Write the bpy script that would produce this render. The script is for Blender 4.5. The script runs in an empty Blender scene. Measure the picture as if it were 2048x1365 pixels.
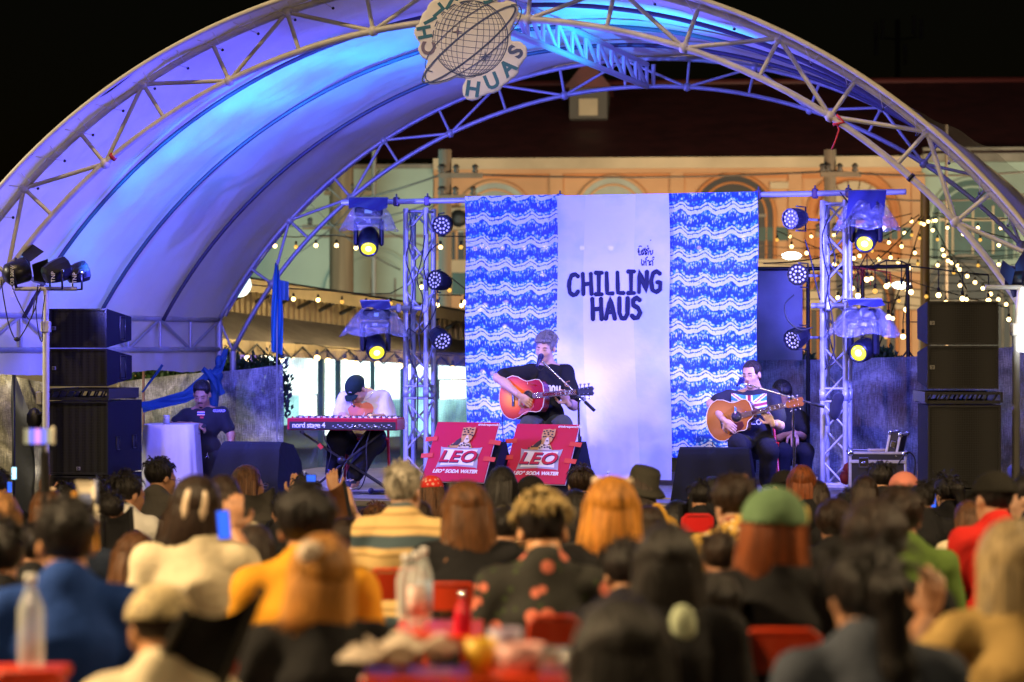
import bpy, math, random
import numpy as np
from mathutils import Matrix, Vector, noise
from mathutils.bvhtree import BVHTree
random.seed(7)
rng = np.random.default_rng(7)
PI = math.pi
R = math.radians

# ------------------------------------------------------------------ camera
F = 4836.0            # focal length in photograph pixels (2048 wide)
HC = 2.0              # lens height above the ground
HY = 690.0            # horizon row
sc = bpy.context.scene
C = sc.collection
cam = bpy.data.cameras.new("camera")
camo = bpy.data.objects.new("camera", cam)
C.objects.link(camo)
camo.location = (0, 0, HC)
camo.rotation_euler = (R(90), 0, 0)
cam.sensor_width = 36
cam.lens = F / 2048 * 36
cam.shift_y = (HY - 682.5) / 2048
cam.clip_start = 0.3
cam.clip_end = 600
cam.dof.use_dof = True
cam.dof.focus_distance = 21.2
cam.dof.aperture_fstop = 2.2
sc.camera = camo

# ------------------------------------------------------------------ world, exposure
w = bpy.data.worlds.new("World"); sc.world = w; w.use_nodes = True
nt = w.node_tree
sky = nt.nodes.new("ShaderNodeTexSky"); sky.sky_type = 'NISHITA'; sky.sun_disc = False
sky.sun_elevation = R(1.0); sky.sun_rotation = R(200)
bg = nt.nodes["Background"]
nt.links.new(sky.outputs[0], bg.inputs[0]); bg.inputs[1].default_value = 0.0012
sc.view_settings.view_transform = 'Standard'
sc.view_settings.look = 'None'
sc.view_settings.exposure = 0.15
sc.view_settings.gamma = 1.0
sc.view_settings.use_curve_mapping = False
sc.cycles.use_denoising = True
sc.cycles.sample_clamp_indirect = 2.5
sc.cycles.max_bounces = 6
sc.cycles.transparent_max_bounces = 16
sc.cycles.caustics_reflective = False
sc.cycles.caustics_refractive = False

def lamp(name, kind, loc, energy, color, target=None, size=0.2, spot=40, blend=0.6, label=None):
    l = bpy.data.lights.new(name, kind); o = bpy.data.objects.new(name, l); C.objects.link(o)
    o.location = loc; l.energy = energy; l.color = color
    if kind == 'SPOT':
        l.spot_size = R(spot); l.spot_blend = blend; l.shadow_soft_size = size
    elif kind == 'AREA':
        l.size = size
    elif kind == 'POINT':
        l.shadow_soft_size = size
    elif kind == 'SUN':
        l.angle = size
    if target is not None:
        d = Vector(target) - Vector(loc)
        o.rotation_euler = d.to_track_quat('-Z', 'Y').to_euler()
    return o

# ------------------------------------------------------------------ placing
def P(px, py, d):
    """photograph pixel + distance -> point in the place"""
    return Vector(((px - 1024) / F * d, d, HC - (py - HY) / F * d))
def S(d): return d / F
def V(*a): return Vector(a)

def lin(h):
    """'rrggbb' sRGB -> linear"""
    c = [int(h[i:i + 2], 16) / 255 for i in (0, 2, 4)]
    return tuple(x / 12.92 if x <= 0.04045 else ((x + 0.055) / 1.055) ** 2.4 for x in c)

MATS = {}
def mat(name, col=(.5, .5, .5), rough=.6, metal=0., emit=None, es=1., bump=0., bscale=40., var=0., vscale=6.,
        alpha=1., trans=0., transl=0., spec=.5, stretch=(1, 1, 1), coat=0., sheen=0.):
    if name in MATS: return MATS[name]
    if isinstance(col, str): col = lin(col)
    m = bpy.data.materials.new(name); m.use_nodes = True
    n = m.node_tree; b = n.nodes["Principled BSDF"]
    b.inputs["Base Color"].default_value = (*col, 1)
    b.inputs["Roughness"].default_value = rough
    b.inputs["Metallic"].default_value = metal
    b.inputs["Specular IOR Level"].default_value = spec
    if coat: b.inputs["Coat Weight"].default_value = coat
    if sheen: b.inputs["Sheen Weight"].default_value = sheen
    if emit is not None:
        if isinstance(emit, str): emit = lin(emit)
        b.inputs["Emission Color"].default_value = (*emit, 1)
        b.inputs["Emission Strength"].default_value = es
    if trans: b.inputs["Transmission Weight"].default_value = trans
    if alpha < 1: b.inputs["Alpha"].default_value = alpha
    if bump or var:
        tc = n.nodes.new("ShaderNodeTexCoord"); mp = n.nodes.new("ShaderNodeMapping")
        mp.inputs["Scale"].default_value = stretch
        n.links.new(tc.outputs["Object"], mp.inputs[0])
    if bump:
        nz = n.nodes.new("ShaderNodeTexNoise"); nz.inputs["Scale"].default_value = bscale
        nz.inputs["Detail"].default_value = 5
        bp = n.nodes.new("ShaderNodeBump"); bp.inputs["Strength"].default_value = bump
        bp.inputs["Distance"].default_value = .02
        n.links.new(mp.outputs[0], nz.inputs[0]); n.links.new(nz.outputs[0], bp.inputs["Height"])
        n.links.new(bp.outputs[0], b.inputs["Normal"])
    if var:
        nz = n.nodes.new("ShaderNodeTexNoise"); nz.inputs["Scale"].default_value = vscale
        nz.inputs["Detail"].default_value = 6
        hs = n.nodes.new("ShaderNodeMapRange")
        hs.inputs[1].default_value = .3; hs.inputs[2].default_value = .7
        hs.inputs[3].default_value = 1 - var; hs.inputs[4].default_value = 1 + var
        mx = n.nodes.new("ShaderNodeVectorMath"); mx.operation = 'SCALE'; mx.inputs[0].default_value = col
        n.links.new(mp.outputs[0], nz.inputs[0]); n.links.new(nz.outputs[0], hs.inputs[0])
        n.links.new(hs.outputs[0], mx.inputs["Scale"]); n.links.new(mx.outputs[0], b.inputs["Base Color"])
    if transl:
        out = n.nodes["Material Output"]; tr = n.nodes.new("ShaderNodeBsdfTranslucent")
        tr.inputs[0].default_value = (*col, 1)
        mxs = n.nodes.new("ShaderNodeMixShader"); mxs.inputs[0].default_value = transl
        n.links.new(b.outputs[0], mxs.inputs[1]); n.links.new(tr.outputs[0], mxs.inputs[2])
        n.links.new(mxs.outputs[0], out.inputs[0])
    MATS[name] = m
    return m

# ------------------------------------------------------------------ objects
W = {}
def setp(o, parent):
    if parent is not None:
        o.parent = parent
        o.matrix_parent_inverse = W[parent.as_pointer()].inverted()
def link(name, data, parent=None, M=None):
    o = bpy.data.objects.new(name, data); C.objects.link(o)
    M = M or Matrix.Identity(4)
    o.matrix_basis = M; W[o.as_pointer()] = M.copy()
    setp(o, parent)
    return o
def tag(o, label=None, cat=None, group=None, kind=None):
    if label: o["label"] = label
    if cat: o["category"] = cat
    if group: o["group"] = group
    if kind: o["kind"] = kind
    return o
def thing(name, loc, label, cat, group=None):
    return tag(link(name, None, None, Matrix.Translation(Vector(loc))), label, cat, group)
def dup(root, delta=(0, 0, 0), rz=0., label=None, parent=None, scale=1.):
    c = root.copy(); C.objects.link(c)
    if parent is None:
        M = W[root.as_pointer()]
        loc = M.translation
        N = Matrix.Translation(loc + Vector(delta)) @ Matrix.Rotation(rz, 4, 'Z') @ Matrix.Scale(scale, 4) @ Matrix.Translation(-loc) @ M
        c.matrix_basis = N; W[c.as_pointer()] = N
        if label: c["label"] = label
    else:
        c.parent = parent
    for ch in root.children:
        dup(ch, parent=c)
    return c

class MB:
    """collects shapes; build() links them as one mesh object"""
    def __init__(s): s.v = []; s.f = []; s.m = []; s.s = []; s.T = None
    def add(s, vs, fs, mi=0, smooth=False):
        o = len(s.v)
        if s.T is not None: vs = [s.T @ Vector(v) for v in vs]
        s.v += [tuple(v) for v in vs]
        for f in fs: s.f.append(tuple(i + o for i in f)); s.m.append(mi); s.s.append(smooth)
        return s
    def box(s, c, size, mi=0, rot=None, bev=0.):
        c = Vector(c); x, y, z = [a / 2 for a in size]
        if bev:
            b = min(bev, x * .9, y * .9, z * .9)
            vs = []
            for sx in (-1, 1):
                for sy in (-1, 1):
                    for sz in (-1, 1):
                        vs += [(sx * x, sy * (y - b), sz * (z - b)), (sx * (x - b), sy * y, sz * (z - b)), (sx * (x - b), sy * (y - b), sz * z)]
            idx = lambda sx, sy, sz, k: ((sx > 0) * 4 + (sy > 0) * 2 + (sz > 0)) * 3 + k
            fs = []
            for sg in (-1, 1):
                fs.append([idx(sg, -1, -1, 0), idx(sg, 1, -1, 0), idx(sg, 1, 1, 0), idx(sg, -1, 1, 0)][::sg])
                fs.append([idx(-1, sg, -1, 1), idx(1, sg, -1, 1), idx(1, sg, 1, 1), idx(-1, sg, 1, 1)][::-sg])
                fs.append([idx(-1, -1, sg, 2), idx(1, -1, sg, 2), idx(1, 1, sg, 2), idx(-1, 1, sg, 2)][::sg])
            for a in (-1, 1):
                for b2 in (-1, 1):
                    fs.append([idx(a, b2, -1, 0), idx(a, b2, 1, 0), idx(a, b2, 1, 1), idx(a, b2, -1, 1)][::-a * b2])
                    fs.append([idx(a, -1, b2, 0), idx(a, 1, b2, 0), idx(a, 1, b2, 2), idx(a, -1, b2, 2)][::a * b2])
                    fs.append([idx(-1, a, b2, 1), idx(1, a, b2, 1), idx(1, a, b2, 2), idx(-1, a, b2, 2)][::-a * b2])
                    for c2 in (-1, 1):
                        fs.append([idx(a, b2, c2, 0), idx(a, b2, c2, 1), idx(a, b2, c2, 2)][::a * b2 * c2])
        else:
            vs = [(sx * x, sy * y, sz * z) for sx in (-1, 1) for sy in (-1, 1) for sz in (-1, 1)]
            fs = [(0, 1, 3, 2), (4, 6, 7, 5), (0, 4, 5, 1), (2, 3, 7, 6), (0, 2, 6, 4), (1, 5, 7, 3)]
        if rot is not None: vs = [rot @ Vector(v) for v in vs]
        return s.add([Vector(v) + c for v in vs], fs, mi)
    def tube(s, pts, r, mi=0, n=8, cap=True, flat=None):
        """tube along points; r a number or a list; flat=(axis vector, factor) squashes the section"""
        pts = [Vector(p) for p in pts]; k = len(pts)
        rs = r if isinstance(r, (list, tuple)) else [r] * k
        vs = []; up = None
        for i, p in enumerate(pts):
            t = (pts[min(i + 1, k - 1)] - pts[max(i - 1, 0)])
            if t.length < 1e-9: t = Vector((0, 0, 1))
            t.normalize()
            if up is None: up = Vector((0, 0, 1)) if abs(t.z) < .9 else Vector((1, 0, 0))
            a = t.cross(up); a.normalize(); b = a.cross(t); up = b
            for j in range(n):
                q = 2 * PI * j / n
                o = (a * math.cos(q) + b * math.sin(q)) * rs[i]
                if flat: o -= flat[0] * o.dot(flat[0]) * (1 - flat[1])
                vs.append(p + o)
        fs = [(i * n + j, i * n + (j + 1) % n, (i + 1) * n + (j + 1) % n, (i + 1) * n + j) for i in range(k - 1) for j in range(n)]
        s.add(vs, fs, mi, True)
        if cap:
            o = len(s.v) - k * n
            s.f.append(tuple(o + j for j in range(n))[::-1]); s.m.append(mi); s.s.append(False)
            s.f.append(tuple(o + (k - 1) * n + j for j in range(n))); s.m.append(mi); s.s.append(False)
        return s
    def lathe(s, prof, c=(0, 0, 0), mi=0, n=20, axis=None, smooth=True):
        """prof: (radius, height) pairs around local z; axis = direction"""
        q = Matrix.Identity(3) if axis is None else Vector(axis).to_track_quat('Z', 'Y').to_matrix()
        c = Vector(c); k = len(prof); vs = []
        for r_, h in prof:
            for j in range(n):
                a = 2 * PI * j / n
                vs.append(c + q @ Vector((r_ * math.cos(a), r_ * math.sin(a), h)))
        fs = [(i * n + j, i * n + (j + 1) % n, (i + 1) * n + (j + 1) % n, (i + 1) * n + j) for i in range(k - 1) for j in range(n)]
        fs.append(tuple(range(n))[::-1]); fs.append(tuple((k - 1) * n + j for j in range(n)))
        return s.add(vs, fs, mi, smooth)
    def ball(s, c, r, mi=0, n=12, rot=None):
        rr = r if isinstance(r, (list, tuple)) else (r, r, r)
        vs = []; m_ = n // 2
        for i in range(m_ + 1):
            a = PI * i / m_
            for j in range(n):
                b = 2 * PI * j / n
                v = Vector((rr[0] * math.sin(a) * math.cos(b), rr[1] * math.sin(a) * math.sin(b), rr[2] * math.cos(a)))
                if rot is not None: v = rot @ v
                vs.append(v + Vector(c))
        fs = [(i * n + j, (i + 1) * n + j, (i + 1) * n + (j + 1) % n, i * n + (j + 1) % n) for i in range(m_) for j in range(n)]
        return s.add(vs, fs, mi, True)
    def prism(s, pts, o, ax, ay, depth, mi=0, mi_side=None, smooth=False):
        """polygon of 2-D points in the plane (o, ax, ay), thickened along ax x ay by depth"""
        ax = Vector(ax).normalized(); ay = Vector(ay).normalized(); nn = ax.cross(ay); o = Vector(o); k = len(pts)
        a = [o + ax * p[0] + ay * p[1] for p in pts]; b = [p + nn * depth for p in a]
        s.add(a + b, [tuple(range(k))[::-1], tuple(range(k, 2 * k))], mi)
        s.add(a + b, [(i, (i + 1) % k, k + (i + 1) % k, k + i) for i in range(k)], mi if mi_side is None else mi_side, smooth)
        return s
    def grid(s, fn, nu, nv, mi=0, smooth=True, closed=False):
        vs = [fn(i / nu, j / nv) for i in range(nu + 1) for j in range(nv + 1)]
        fs = [(i * (nv + 1) + j, (i + 1) * (nv + 1) + j, (i + 1) * (nv + 1) + j + 1, i * (nv + 1) + j + 1) for i in range(nu) for j in range(nv)]
        return s.add(vs, fs, mi, smooth)
    def mesh(s, name, mats):
        me = bpy.data.meshes.new(name)
        me.from_pydata(s.v, [], s.f)
        for m_ in (mats if isinstance(mats, (list, tuple)) else [mats]): me.materials.append(m_)
        me.polygons.foreach_set("material_index", s.m)
        me.polygons.foreach_set("use_smooth", s.s)
        me.update()
        return me
    def build(s, name, mats, parent=None, M=None):
        return link(name, s.mesh(name, mats), parent, M)

_unit = {}
def rod(name, a, b, r, m, parent=None, n=10):
    """one tube piece that shares the unit cylinder mesh"""
    key = (m.name, n)
    if key not in _unit:
        x = MB(); x.tube([(0, 0, 0), (0, 0, 1)], 1, 0, n); _unit[key] = x.mesh("rod", m)
    a = Vector(a); b = Vector(b); d = b - a
    M = Matrix.Translation(a) @ d.to_track_quat('Z', 'Y').to_matrix().to_4x4() @ Matrix.Diagonal((r, r, d.length, 1))
    return link(name, _unit[key], parent, M)

def basis(o, x, y, z):
    """4x4 with columns x, y, z and origin o"""
    M = Matrix.Identity(4)
    for i, v in enumerate((x, y, z)):
        for j in range(3): M[j][i] = v[j]
    for j in range(3): M[j][3] = o[j]
    return M

def text(name, body, size, m, M, parent=None, shear=0., offset=0., extrude=.001, align='CENTER', space=1., sx=1.):
    c = bpy.data.curves.new(name, 'FONT'); c.body = body; c.size = size; c.shear = shear; c.offset = offset
    c.extrude = extrude; c.align_x = align; c.align_y = 'CENTER'; c.space_character = space; c.resolution_u = 3
    o = bpy.data.objects.new("tmp", c); C.objects.link(o)
    me = bpy.data.meshes.new_from_object(o)
    bpy.data.objects.remove(o); bpy.data.curves.remove(c)
    me.materials.clear(); me.materials.append(m)
    me.name = name
    return link(name, me, parent, M @ Matrix.Diagonal((sx, 1, 1, 1)))

def strokes(mb, polys, o, ax, ay, wd, scale=1., mi=0):
    """brush strokes lying on the plane (o, ax, ay)"""
    ax = Vector(ax).normalized(); ay = Vector(ay).normalized(); nn = ax.cross(ay)
    for pl in polys:
        pts = [Vector(o) + ax * p[0] * scale + ay * p[1] * scale for p in pl]
        dense = []
        for i in range(len(pts) - 1):
            for k in range(4): dense.append(pts[i].lerp(pts[i + 1], k / 4))
        dense.append(pts[-1])
        n_ = len(dense)
        rs = [wd / 2 * (.95 + .07 * math.sin(i * .8 + len(pl))) for i in range(n_)]
        a = dense[0] - (dense[1] - dense[0]).normalized() * wd * .3
        b = dense[-1] + (dense[-1] - dense[-2]).normalized() * wd * .3
        mb.tube([a] + dense + [b], [rs[0] * .4] + rs + [rs[-1] * .4], mi, 8, True, (nn, .12))

# ------------------------------------------------------------------ smooth solids (distance field -> mesh)
def _smin(a, b, k):
    h = np.clip(.5 + .5 * (a - b) / k, 0, 1)
    return a * (1 - h) + b * h - k * h * (1 - h)
class Solid:
    """capsules / ellipsoids blended into one continuous skin"""
    def __init__(s, k=.02): s.p = []; s.k = k; s.T = Matrix.Identity(4)
    def cap(s, a, b, r1, r2=None, k=None, sub=False):
        a = s.T @ Vector(a); b = s.T @ Vector(b)
        s.p.append(('c', np.array(a), np.array(b), r1, r1 if r2 is None else r2, s.k if k is None else k, sub)); return s
    def chain(s, pts, rs, k=None):
        for i in range(len(pts) - 1): s.cap(pts[i], pts[i + 1], rs[i], rs[i + 1], k)
        return s
    def ell(s, c, r, rot=None, k=None, sub=False, fn=None):
        c = s.T @ Vector(c); q = s.T.to_3x3()
        if rot is not None: q = q @ rot
        s.p.append(('e', np.array(c), np.array(q), np.array(r, float), fn, s.k if k is None else k, sub)); return s
    def mesh_arrays(s, vox, region=None):
        lo = np.full(3, 1e9); hi = -lo
        bb = []
        for p in s.p:
            if p[0] == 'c':
                r = max(p[3], p[4]); l = np.minimum(p[1], p[2]) - r; h = np.maximum(p[1], p[2]) + r
            else:
                e = np.sqrt(((p[2] * p[3]) ** 2).sum(1)); l = p[1] - e; h = p[1] + e
            bb.append((l, h))
            if not p[6]: lo = np.minimum(lo, l); hi = np.maximum(hi, h)
        if region is not None: lo = np.maximum(lo, region[0]); hi = np.minimum(hi, region[1])
        lo = lo - 3 * vox; hi = hi + 3 * vox
        n = np.ceil((hi - lo) / vox).astype(int) + 1
        D = np.full(n, .3, np.float32)
        ax = [lo[i] + vox * np.arange(n[i]) for i in range(3)]
        for p, (l, h) in zip(s.p, bb):
            mg = p[5] + 3 * vox
            i0 = np.clip(np.floor((l - mg - lo) / vox).astype(int), 0, n); i1 = np.clip(np.ceil((h + mg - lo) / vox).astype(int) + 1, 0, n)
            if (i1 <= i0).any(): continue
            X, Y, Z = np.meshgrid(ax[0][i0[0]:i1[0]], ax[1][i0[1]:i1[1]], ax[2][i0[2]:i1[2]], indexing='ij')
            if p[0] == 'c':
                ab = p[2] - p[1]; L = float(ab @ ab) + 1e-12
                px, py, pz = X - p[1][0], Y - p[1][1], Z - p[1][2]
                t = np.clip((px * ab[0] + py * ab[1] + pz * ab[2]) / L, 0, 1)
                d = np.sqrt((px - ab[0] * t) ** 2 + (py - ab[1] * t) ** 2 + (pz - ab[2] * t) ** 2) - (p[3] + (p[4] - p[3]) * t)
            else:
                q = p[2]; px, py, pz = X - p[1][0], Y - p[1][1], Z - p[1][2]
                u = (px * q[0, 0] + py * q[1, 0] + pz * q[2, 0]); v = (px * q[0, 1] + py * q[1, 1] + pz * q[2, 1]); w_ = (px * q[0, 2] + py * q[1, 2] + pz * q[2, 2])
                r = p[3]
                k0 = np.sqrt((u / r[0]) ** 2 + (v / r[1]) ** 2 + (w_ / r[2]) ** 2)
                k1 = np.sqrt((u / r[0] ** 2) ** 2 + (v / r[1] ** 2) ** 2 + (w_ / r[2] ** 2) ** 2) + 1e-9
                d = k0 * (k0 - 1) / k1
                if p[4] is not None: d = np.maximum(d, p[4](u, v, w_))
            S_ = D[i0[0]:i1[0], i0[1]:i1[1], i0[2]:i1[2]]
            if p[6]: S_[...] = -_smin(-S_, d, p[5])
            else: S_[...] = _smin(S_, d, p[5])
        for a_ in range(3):            # close at the borders
            sl = [slice(None)] * 3
            sl[a_] = 0; D[tuple(sl)] = .3
            sl[a_] = -1; D[tuple(sl)] = .3
        ins = D < 0
        cor = [(i, j, k) for i in (0, 1) for j in (0, 1) for k in (0, 1)]
        m = n - 1
        cnt = sum(ins[i:i + m[0], j:j + m[1], k:k + m[2]].astype(np.int8) for i, j, k in cor)
        act = np.argwhere((cnt > 0) & (cnt < 8))
        idx = np.full(m, -1, np.int64); idx[act[:, 0], act[:, 1], act[:, 2]] = np.arange(len(act))
        cv = np.array([D[act[:, 0] + i, act[:, 1] + j, act[:, 2] + k] for i, j, k in cor])
        acc = np.zeros((len(act), 3)); nn = np.zeros(len(act))
        for a_ in range(8):
            for b_ in range(a_ + 1, 8):
                ca, cb = np.array(cor[a_]), np.array(cor[b_])
                if abs(ca - cb).sum() != 1: continue
                x, y = cv[a_], cv[b_]; mk = (x < 0) != (y < 0)
                t = np.where(mk, x / np.where(mk, x - y, 1), 0)
                acc += np.where(mk[:, None], ca + (cb - ca) * t[:, None], 0); nn += mk
        vs = lo + vox * (act + acc / nn[:, None])
        fs = []
        for a_ in range(3):
            b_, c_ = (a_ + 1) % 3, (a_ + 2) % 3
            s0 = [slice(None)] * 3; s1 = [slice(None)] * 3
            s0[a_] = slice(0, -1); s1[a_] = slice(1, None)
            for q in (b_, c_): s0[q] = slice(1, -1); s1[q] = slice(1, -1)
            A, B = ins[tuple(s0)], ins[tuple(s1)]
            e = np.argwhere(A != B)
            if not len(e): continue
            fl = A[e[:, 0], e[:, 1], e[:, 2]]
            e = e.copy(); e[:, b_] += 1; e[:, c_] += 1
            def g(db, dc):
                q = e.copy(); q[:, b_] += db; q[:, c_] += dc
                return idx[q[:, 0], q[:, 1], q[:, 2]]
            quad = np.stack([g(-1, -1), g(0, -1), g(0, 0), g(-1, 0)], 1)
            quad[~fl] = quad[~fl][:, ::-1]
            fs.append(quad)
        return vs, np.concatenate(fs)
    def build(s, name, mats, parent=None, vox=.01, extra=(), M=None, matfn=None, wr=0.):
        vs, fs = s.mesh_arrays(vox)
        if wr: vs = vs + wr * np.sin(vs[:, [2, 0, 1]] * [33, 29, 37] + 2.2 * np.sin(vs[:, [1, 2, 0]] * 19)) * (.4 + .6 * np.sin(vs[:, [0]] * 11 + vs[:, [2]] * 7) ** 2)
        for e in extra:
            v2, f2 = e; fs = np.concatenate([fs, f2 + len(vs)]); vs = np.concatenate([vs, v2])
        return raw_mesh(name, vs, fs, mats, parent, M, matfn)
def raw_mesh(name, vs, fs, mats, parent=None, M=None, matfn=None):
    me = bpy.data.meshes.new(name)
    me.vertices.add(len(vs)); me.vertices.foreach_set("co", vs.astype(np.float32).ravel())
    me.loops.add(len(fs) * 4); me.loops.foreach_set("vertex_index", fs.astype(np.int32).ravel())
    me.polygons.add(len(fs)); me.polygons.foreach_set("loop_start", np.arange(0, len(fs) * 4, 4, dtype=np.int32))
    me.polygons.foreach_set("loop_total", np.full(len(fs), 4, np.int32))
    for m_ in (mats if isinstance(mats, (list, tuple)) else [mats]): me.materials.append(m_)
    if matfn is not None:
        me.polygons.foreach_set("material_index", matfn(vs[fs].mean(1)).astype(np.int32))
    me.polygons.foreach_set("use_smooth", np.ones(len(fs), bool))
    me.update(calc_edges=True); me.validate()
    return link(name, me, parent, M)

def project(o, pts_mesh_obj, away=(0, -1, 0), off=.004, span=.6):
    """press a flat print onto a garment"""
    me = o.data; M = W[o.as_pointer()]; bv = BVHTree.FromPolygons([M @ v.co for v in me.vertices], [tuple(p.vertices) for p in me.polygons])
    pm = pts_mesh_obj.data; Mp = W[pts_mesh_obj.as_pointer()]; Mi = Mp.inverted(); aw = Vector(away).normalized()
    ys = [(Mp @ v.co).dot(aw) for v in pm.vertices]; lo = min(ys)
    for v, y_ in zip(pm.vertices, ys):
        wv = Mp @ v.co; h = bv.ray_cast(wv + aw * span, -aw)
        if h[0] is not None: v.co = Mi @ (h[0] + aw * (off + (y_ - lo)))
# ================================================================== stage lights, some standing there and some added
VIO = (.21, .17, 1.0)
WARM = (1.0, .70, .36)
# (energies tuned by eye against the photograph)
lamp("moon", 'SUN', (0, 0, 30), .004, (.7, .8, 1), (4, 10, 0), .01)
# blue PAR cans on the left and right light stands: two washes over the stage, two streaks up the canopy; canopy and front fills are added
PARL = P(112, 545, 20.6); PARL2 = P(158, 545, 20.5)
PARR = P(2120, 540, 18.6)
LAV = (.46, .42, 1.0)
lamp("wash_spot", 'SPOT', PARL + V(.25, .05, .05), 1500, (.12, .12, 1), P(1100, 690, 23.5), .12, 120, .9)
lamp("wash_spot", 'SPOT', (3.5, 20.2, 2.6), 1400, (.12, .12, 1), P(1100, 690, 23.5), .12, 120, .9)
lamp("wash_spot", 'SPOT', PARL + V(.3, .05, .0), 1300, (.10, .10, 1), P(1750, 860, 24.5), .12, 34, .9)
lamp("canopy_fill", 'SPOT', (-1.3, 20.4, 2.6), 700, (.05, .05, 1), (-4.2, 22.8, 3.6), .3, 130, 1)  # unseen fills added to turn the canopy lining blue
lamp("canopy_fill", 'SPOT', (-1.2, 20.6, 2.9), 1000, (.12, .11, 1), (4.6, 20.8, 4.0), .3, 110, 1)
lamp("front_fill", 'SPOT', (-.7, 14.5, 4.3), 430, (.22, .30, 1), P(1000, 690, 23.2), .9, 36, .6)  # unseen front spots added to light the cloths and performers
lamp("front_fill", 'SPOT', (1.1, 14.2, 4.3), 430, (.22, .30, 1), P(1230, 690, 22.8), .9, 36, .6)
# ================================================================== materials
m_alu = mat("aluminium", (.55, .55, .56), .5, .45, bump=.1, bscale=30, var=.12, vscale=9)
m_steel = mat("galvanised_steel", (.58, .56, .48), .6, .25, bump=.15, bscale=25, var=.18, vscale=7)
m_canvas = mat("canvas", (.68, .67, .72), .5, 0, bump=.8, bscale=3.6, transl=.2, var=.10, vscale=1.7, stretch=(1, .5, 1))
m_canvas_edge = mat("canvas_hem", (.68, .65, .6), .5, 0, bump=.3, bscale=9, var=.08)
m_black = mat("black_plastic", (.012, .012, .014), .45, 0, bump=.1, bscale=60)
m_blackcloth = mat("black_cloth", (.012, .012, .02), .85, 0, bump=.5, bscale=14, sheen=.2)
m_rubber = mat("black_rubber", (.01, .01, .01), .6)
m_chrome = mat("chrome", (.8, .8, .8), .15, 1)

# ================================================================== canopy
T0 = V(-.29, 20.1, -.29 + 0.0); T1 = V(1.42, 25.46, -.20)
U = V(.975, -.222, 0).normalized(); Vv = V(.222, .975, 0).normalized()
Z = V(0, 0, 1)
def arc(t, r0, r1, th, a=1.035):
    """point of the arch at depth share t; th measured from the right springing"""
    c = T0.lerp(T1, t); r = r0 + (r1 - r0) * t
    return c + U * (r * a * math.cos(th)) + Z * (r * math.sin(th))
RO = (5.35, 5.21); RI = (5.0, 4.92)
ZS = 2.27       # springing height of the outer chord
def th0(t, rr, z=ZS):
    c = T0.lerp(T1, t); r = rr[0] + (rr[1] - rr[0]) * t
    return math.asin((z - c.z) / r)

canopy = thing("stage_canopy", (T0.x, T0.y, 0), "large arched white fabric canopy on steel lattice arches over the stage, lit blue inside", "canopy")
def arch(t, m, r1=.029, r2=.016):
    a0 = th0(t, RO); b0 = th0(t, RI, 1.93)
    x = MB(); x.tube([arc(t, *RO, a0 + (PI - 2 * a0) * i / 60) for i in range(61)], r1, 0, 10)
    x.build("outer_chord", m, canopy)
    x = MB(); x.tube([arc(t, *RI, b0 + (PI - 2 * b0) * i / 60) for i in range(61)], r1, 0, 10)
    x.build("inner_chord", m, canopy)
    st = R(7.4); c0 = R(92.6)
    for n_ in range(-9, 10):
        th = c0 + st * n_
        if not (a0 < th < PI - a0): continue
        po, pi_ = arc(t, *RO, th), arc(t, *RI, th)
        rod("web", po, pi_, r2 + .003, m, canopy)
        if n_ % 2 == 0:
            for s_ in (-1, 1):
                q = th + s_ * st
                if a0 - .05 < q < PI - a0 + .05: rod("web", po, arc(t, *RI, q), r2 + .003, m, canopy)
            x = MB(); x.ball(po, (.05, .04, .05), 0, 8); x.build("weld_plate", m, canopy)
        else:
            x = MB(); x.ball(pi_, (.05, .04, .05), 0, 8); x.build("weld_plate", m, canopy)
    for sgn in (0, 1):
        th = a0 if sgn == 0 else PI - a0; tb = b0 if sgn == 0 else PI - b0
        po, pi_ = arc(t, *RO, th), arc(t, *RI, tb)
        rod("web", po, pi_, r2, m, canopy)
        rod("leg", V(po.x, po.y, 0), po, .036, m, canopy)
        rod("leg", V(pi_.x, pi_.y, 0) + (po - pi_) * V(.0, .0, 0), pi_, .036, m, canopy)
arch(0, m_steel)
arch(1, m_alu, .024, .013)
for t in (.25, .5, .75):
    x = MB(); a0 = th0(t, RO)
    x.tube([arc(t, RO[0] - .035, RO[1] - .035, a0 + (PI - 2 * a0) * i / 60) for i in range(61)], .021, 0, 8)
    x.build("rib", mat("dark_rib", (.07, .06, .10), .5, .2), canopy)
# eave trusses on both sides
for side in (0, 1):
    def E(t, lower):
        if lower:
            b = th0(t, RI, 1.93); p = arc(t, *RO, th0(t, RO) if side else PI - th0(t, RO)); return V(p.x, p.y, 1.95)
        return arc(t, *RO, th0(t, RO) if side else PI - th0(t, RO))
    x = MB(); x.tube([E(i / 8, 0) for i in range(9)], .028); x.build("eave_chord", m_alu, canopy)
    x = MB(); x.tube([E(i / 8, 1) for i in range(9)], .028); x.build("eave_chord", m_alu, canopy)
    for i in range(9):
        rod("web", E(i / 8, 0), E(i / 8, 1), .017, m_alu, canopy)
        if i < 8: rod("web", E(i / 8, i % 2), E((i + 1) / 8, 1 - i % 2), .017, m_alu, canopy)
# ridge truss
def RG(t, lo): 
    p = arc(t, *(RI if lo else (RO[0] - .06, RO[1] - .06)), PI / 2); return p
for lo in (0, 1):
    rod("ridge_chord", RG(0, lo), RG(1, lo), .03, m_alu, canopy)
for i in range(13):
    rod("web", RG(i / 12, 0), RG(i / 12, 1), .022, m_alu, canopy)
    if i < 12: rod("web", RG(i / 12, 0), RG((i + 1) / 12, 1), .02, m_alu, canopy)
for dx in (-.07, .07):
    rod("web", RG(1, 0) + U * dx, RG(1, 1) + U * dx, .024, m_alu, canopy)
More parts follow.
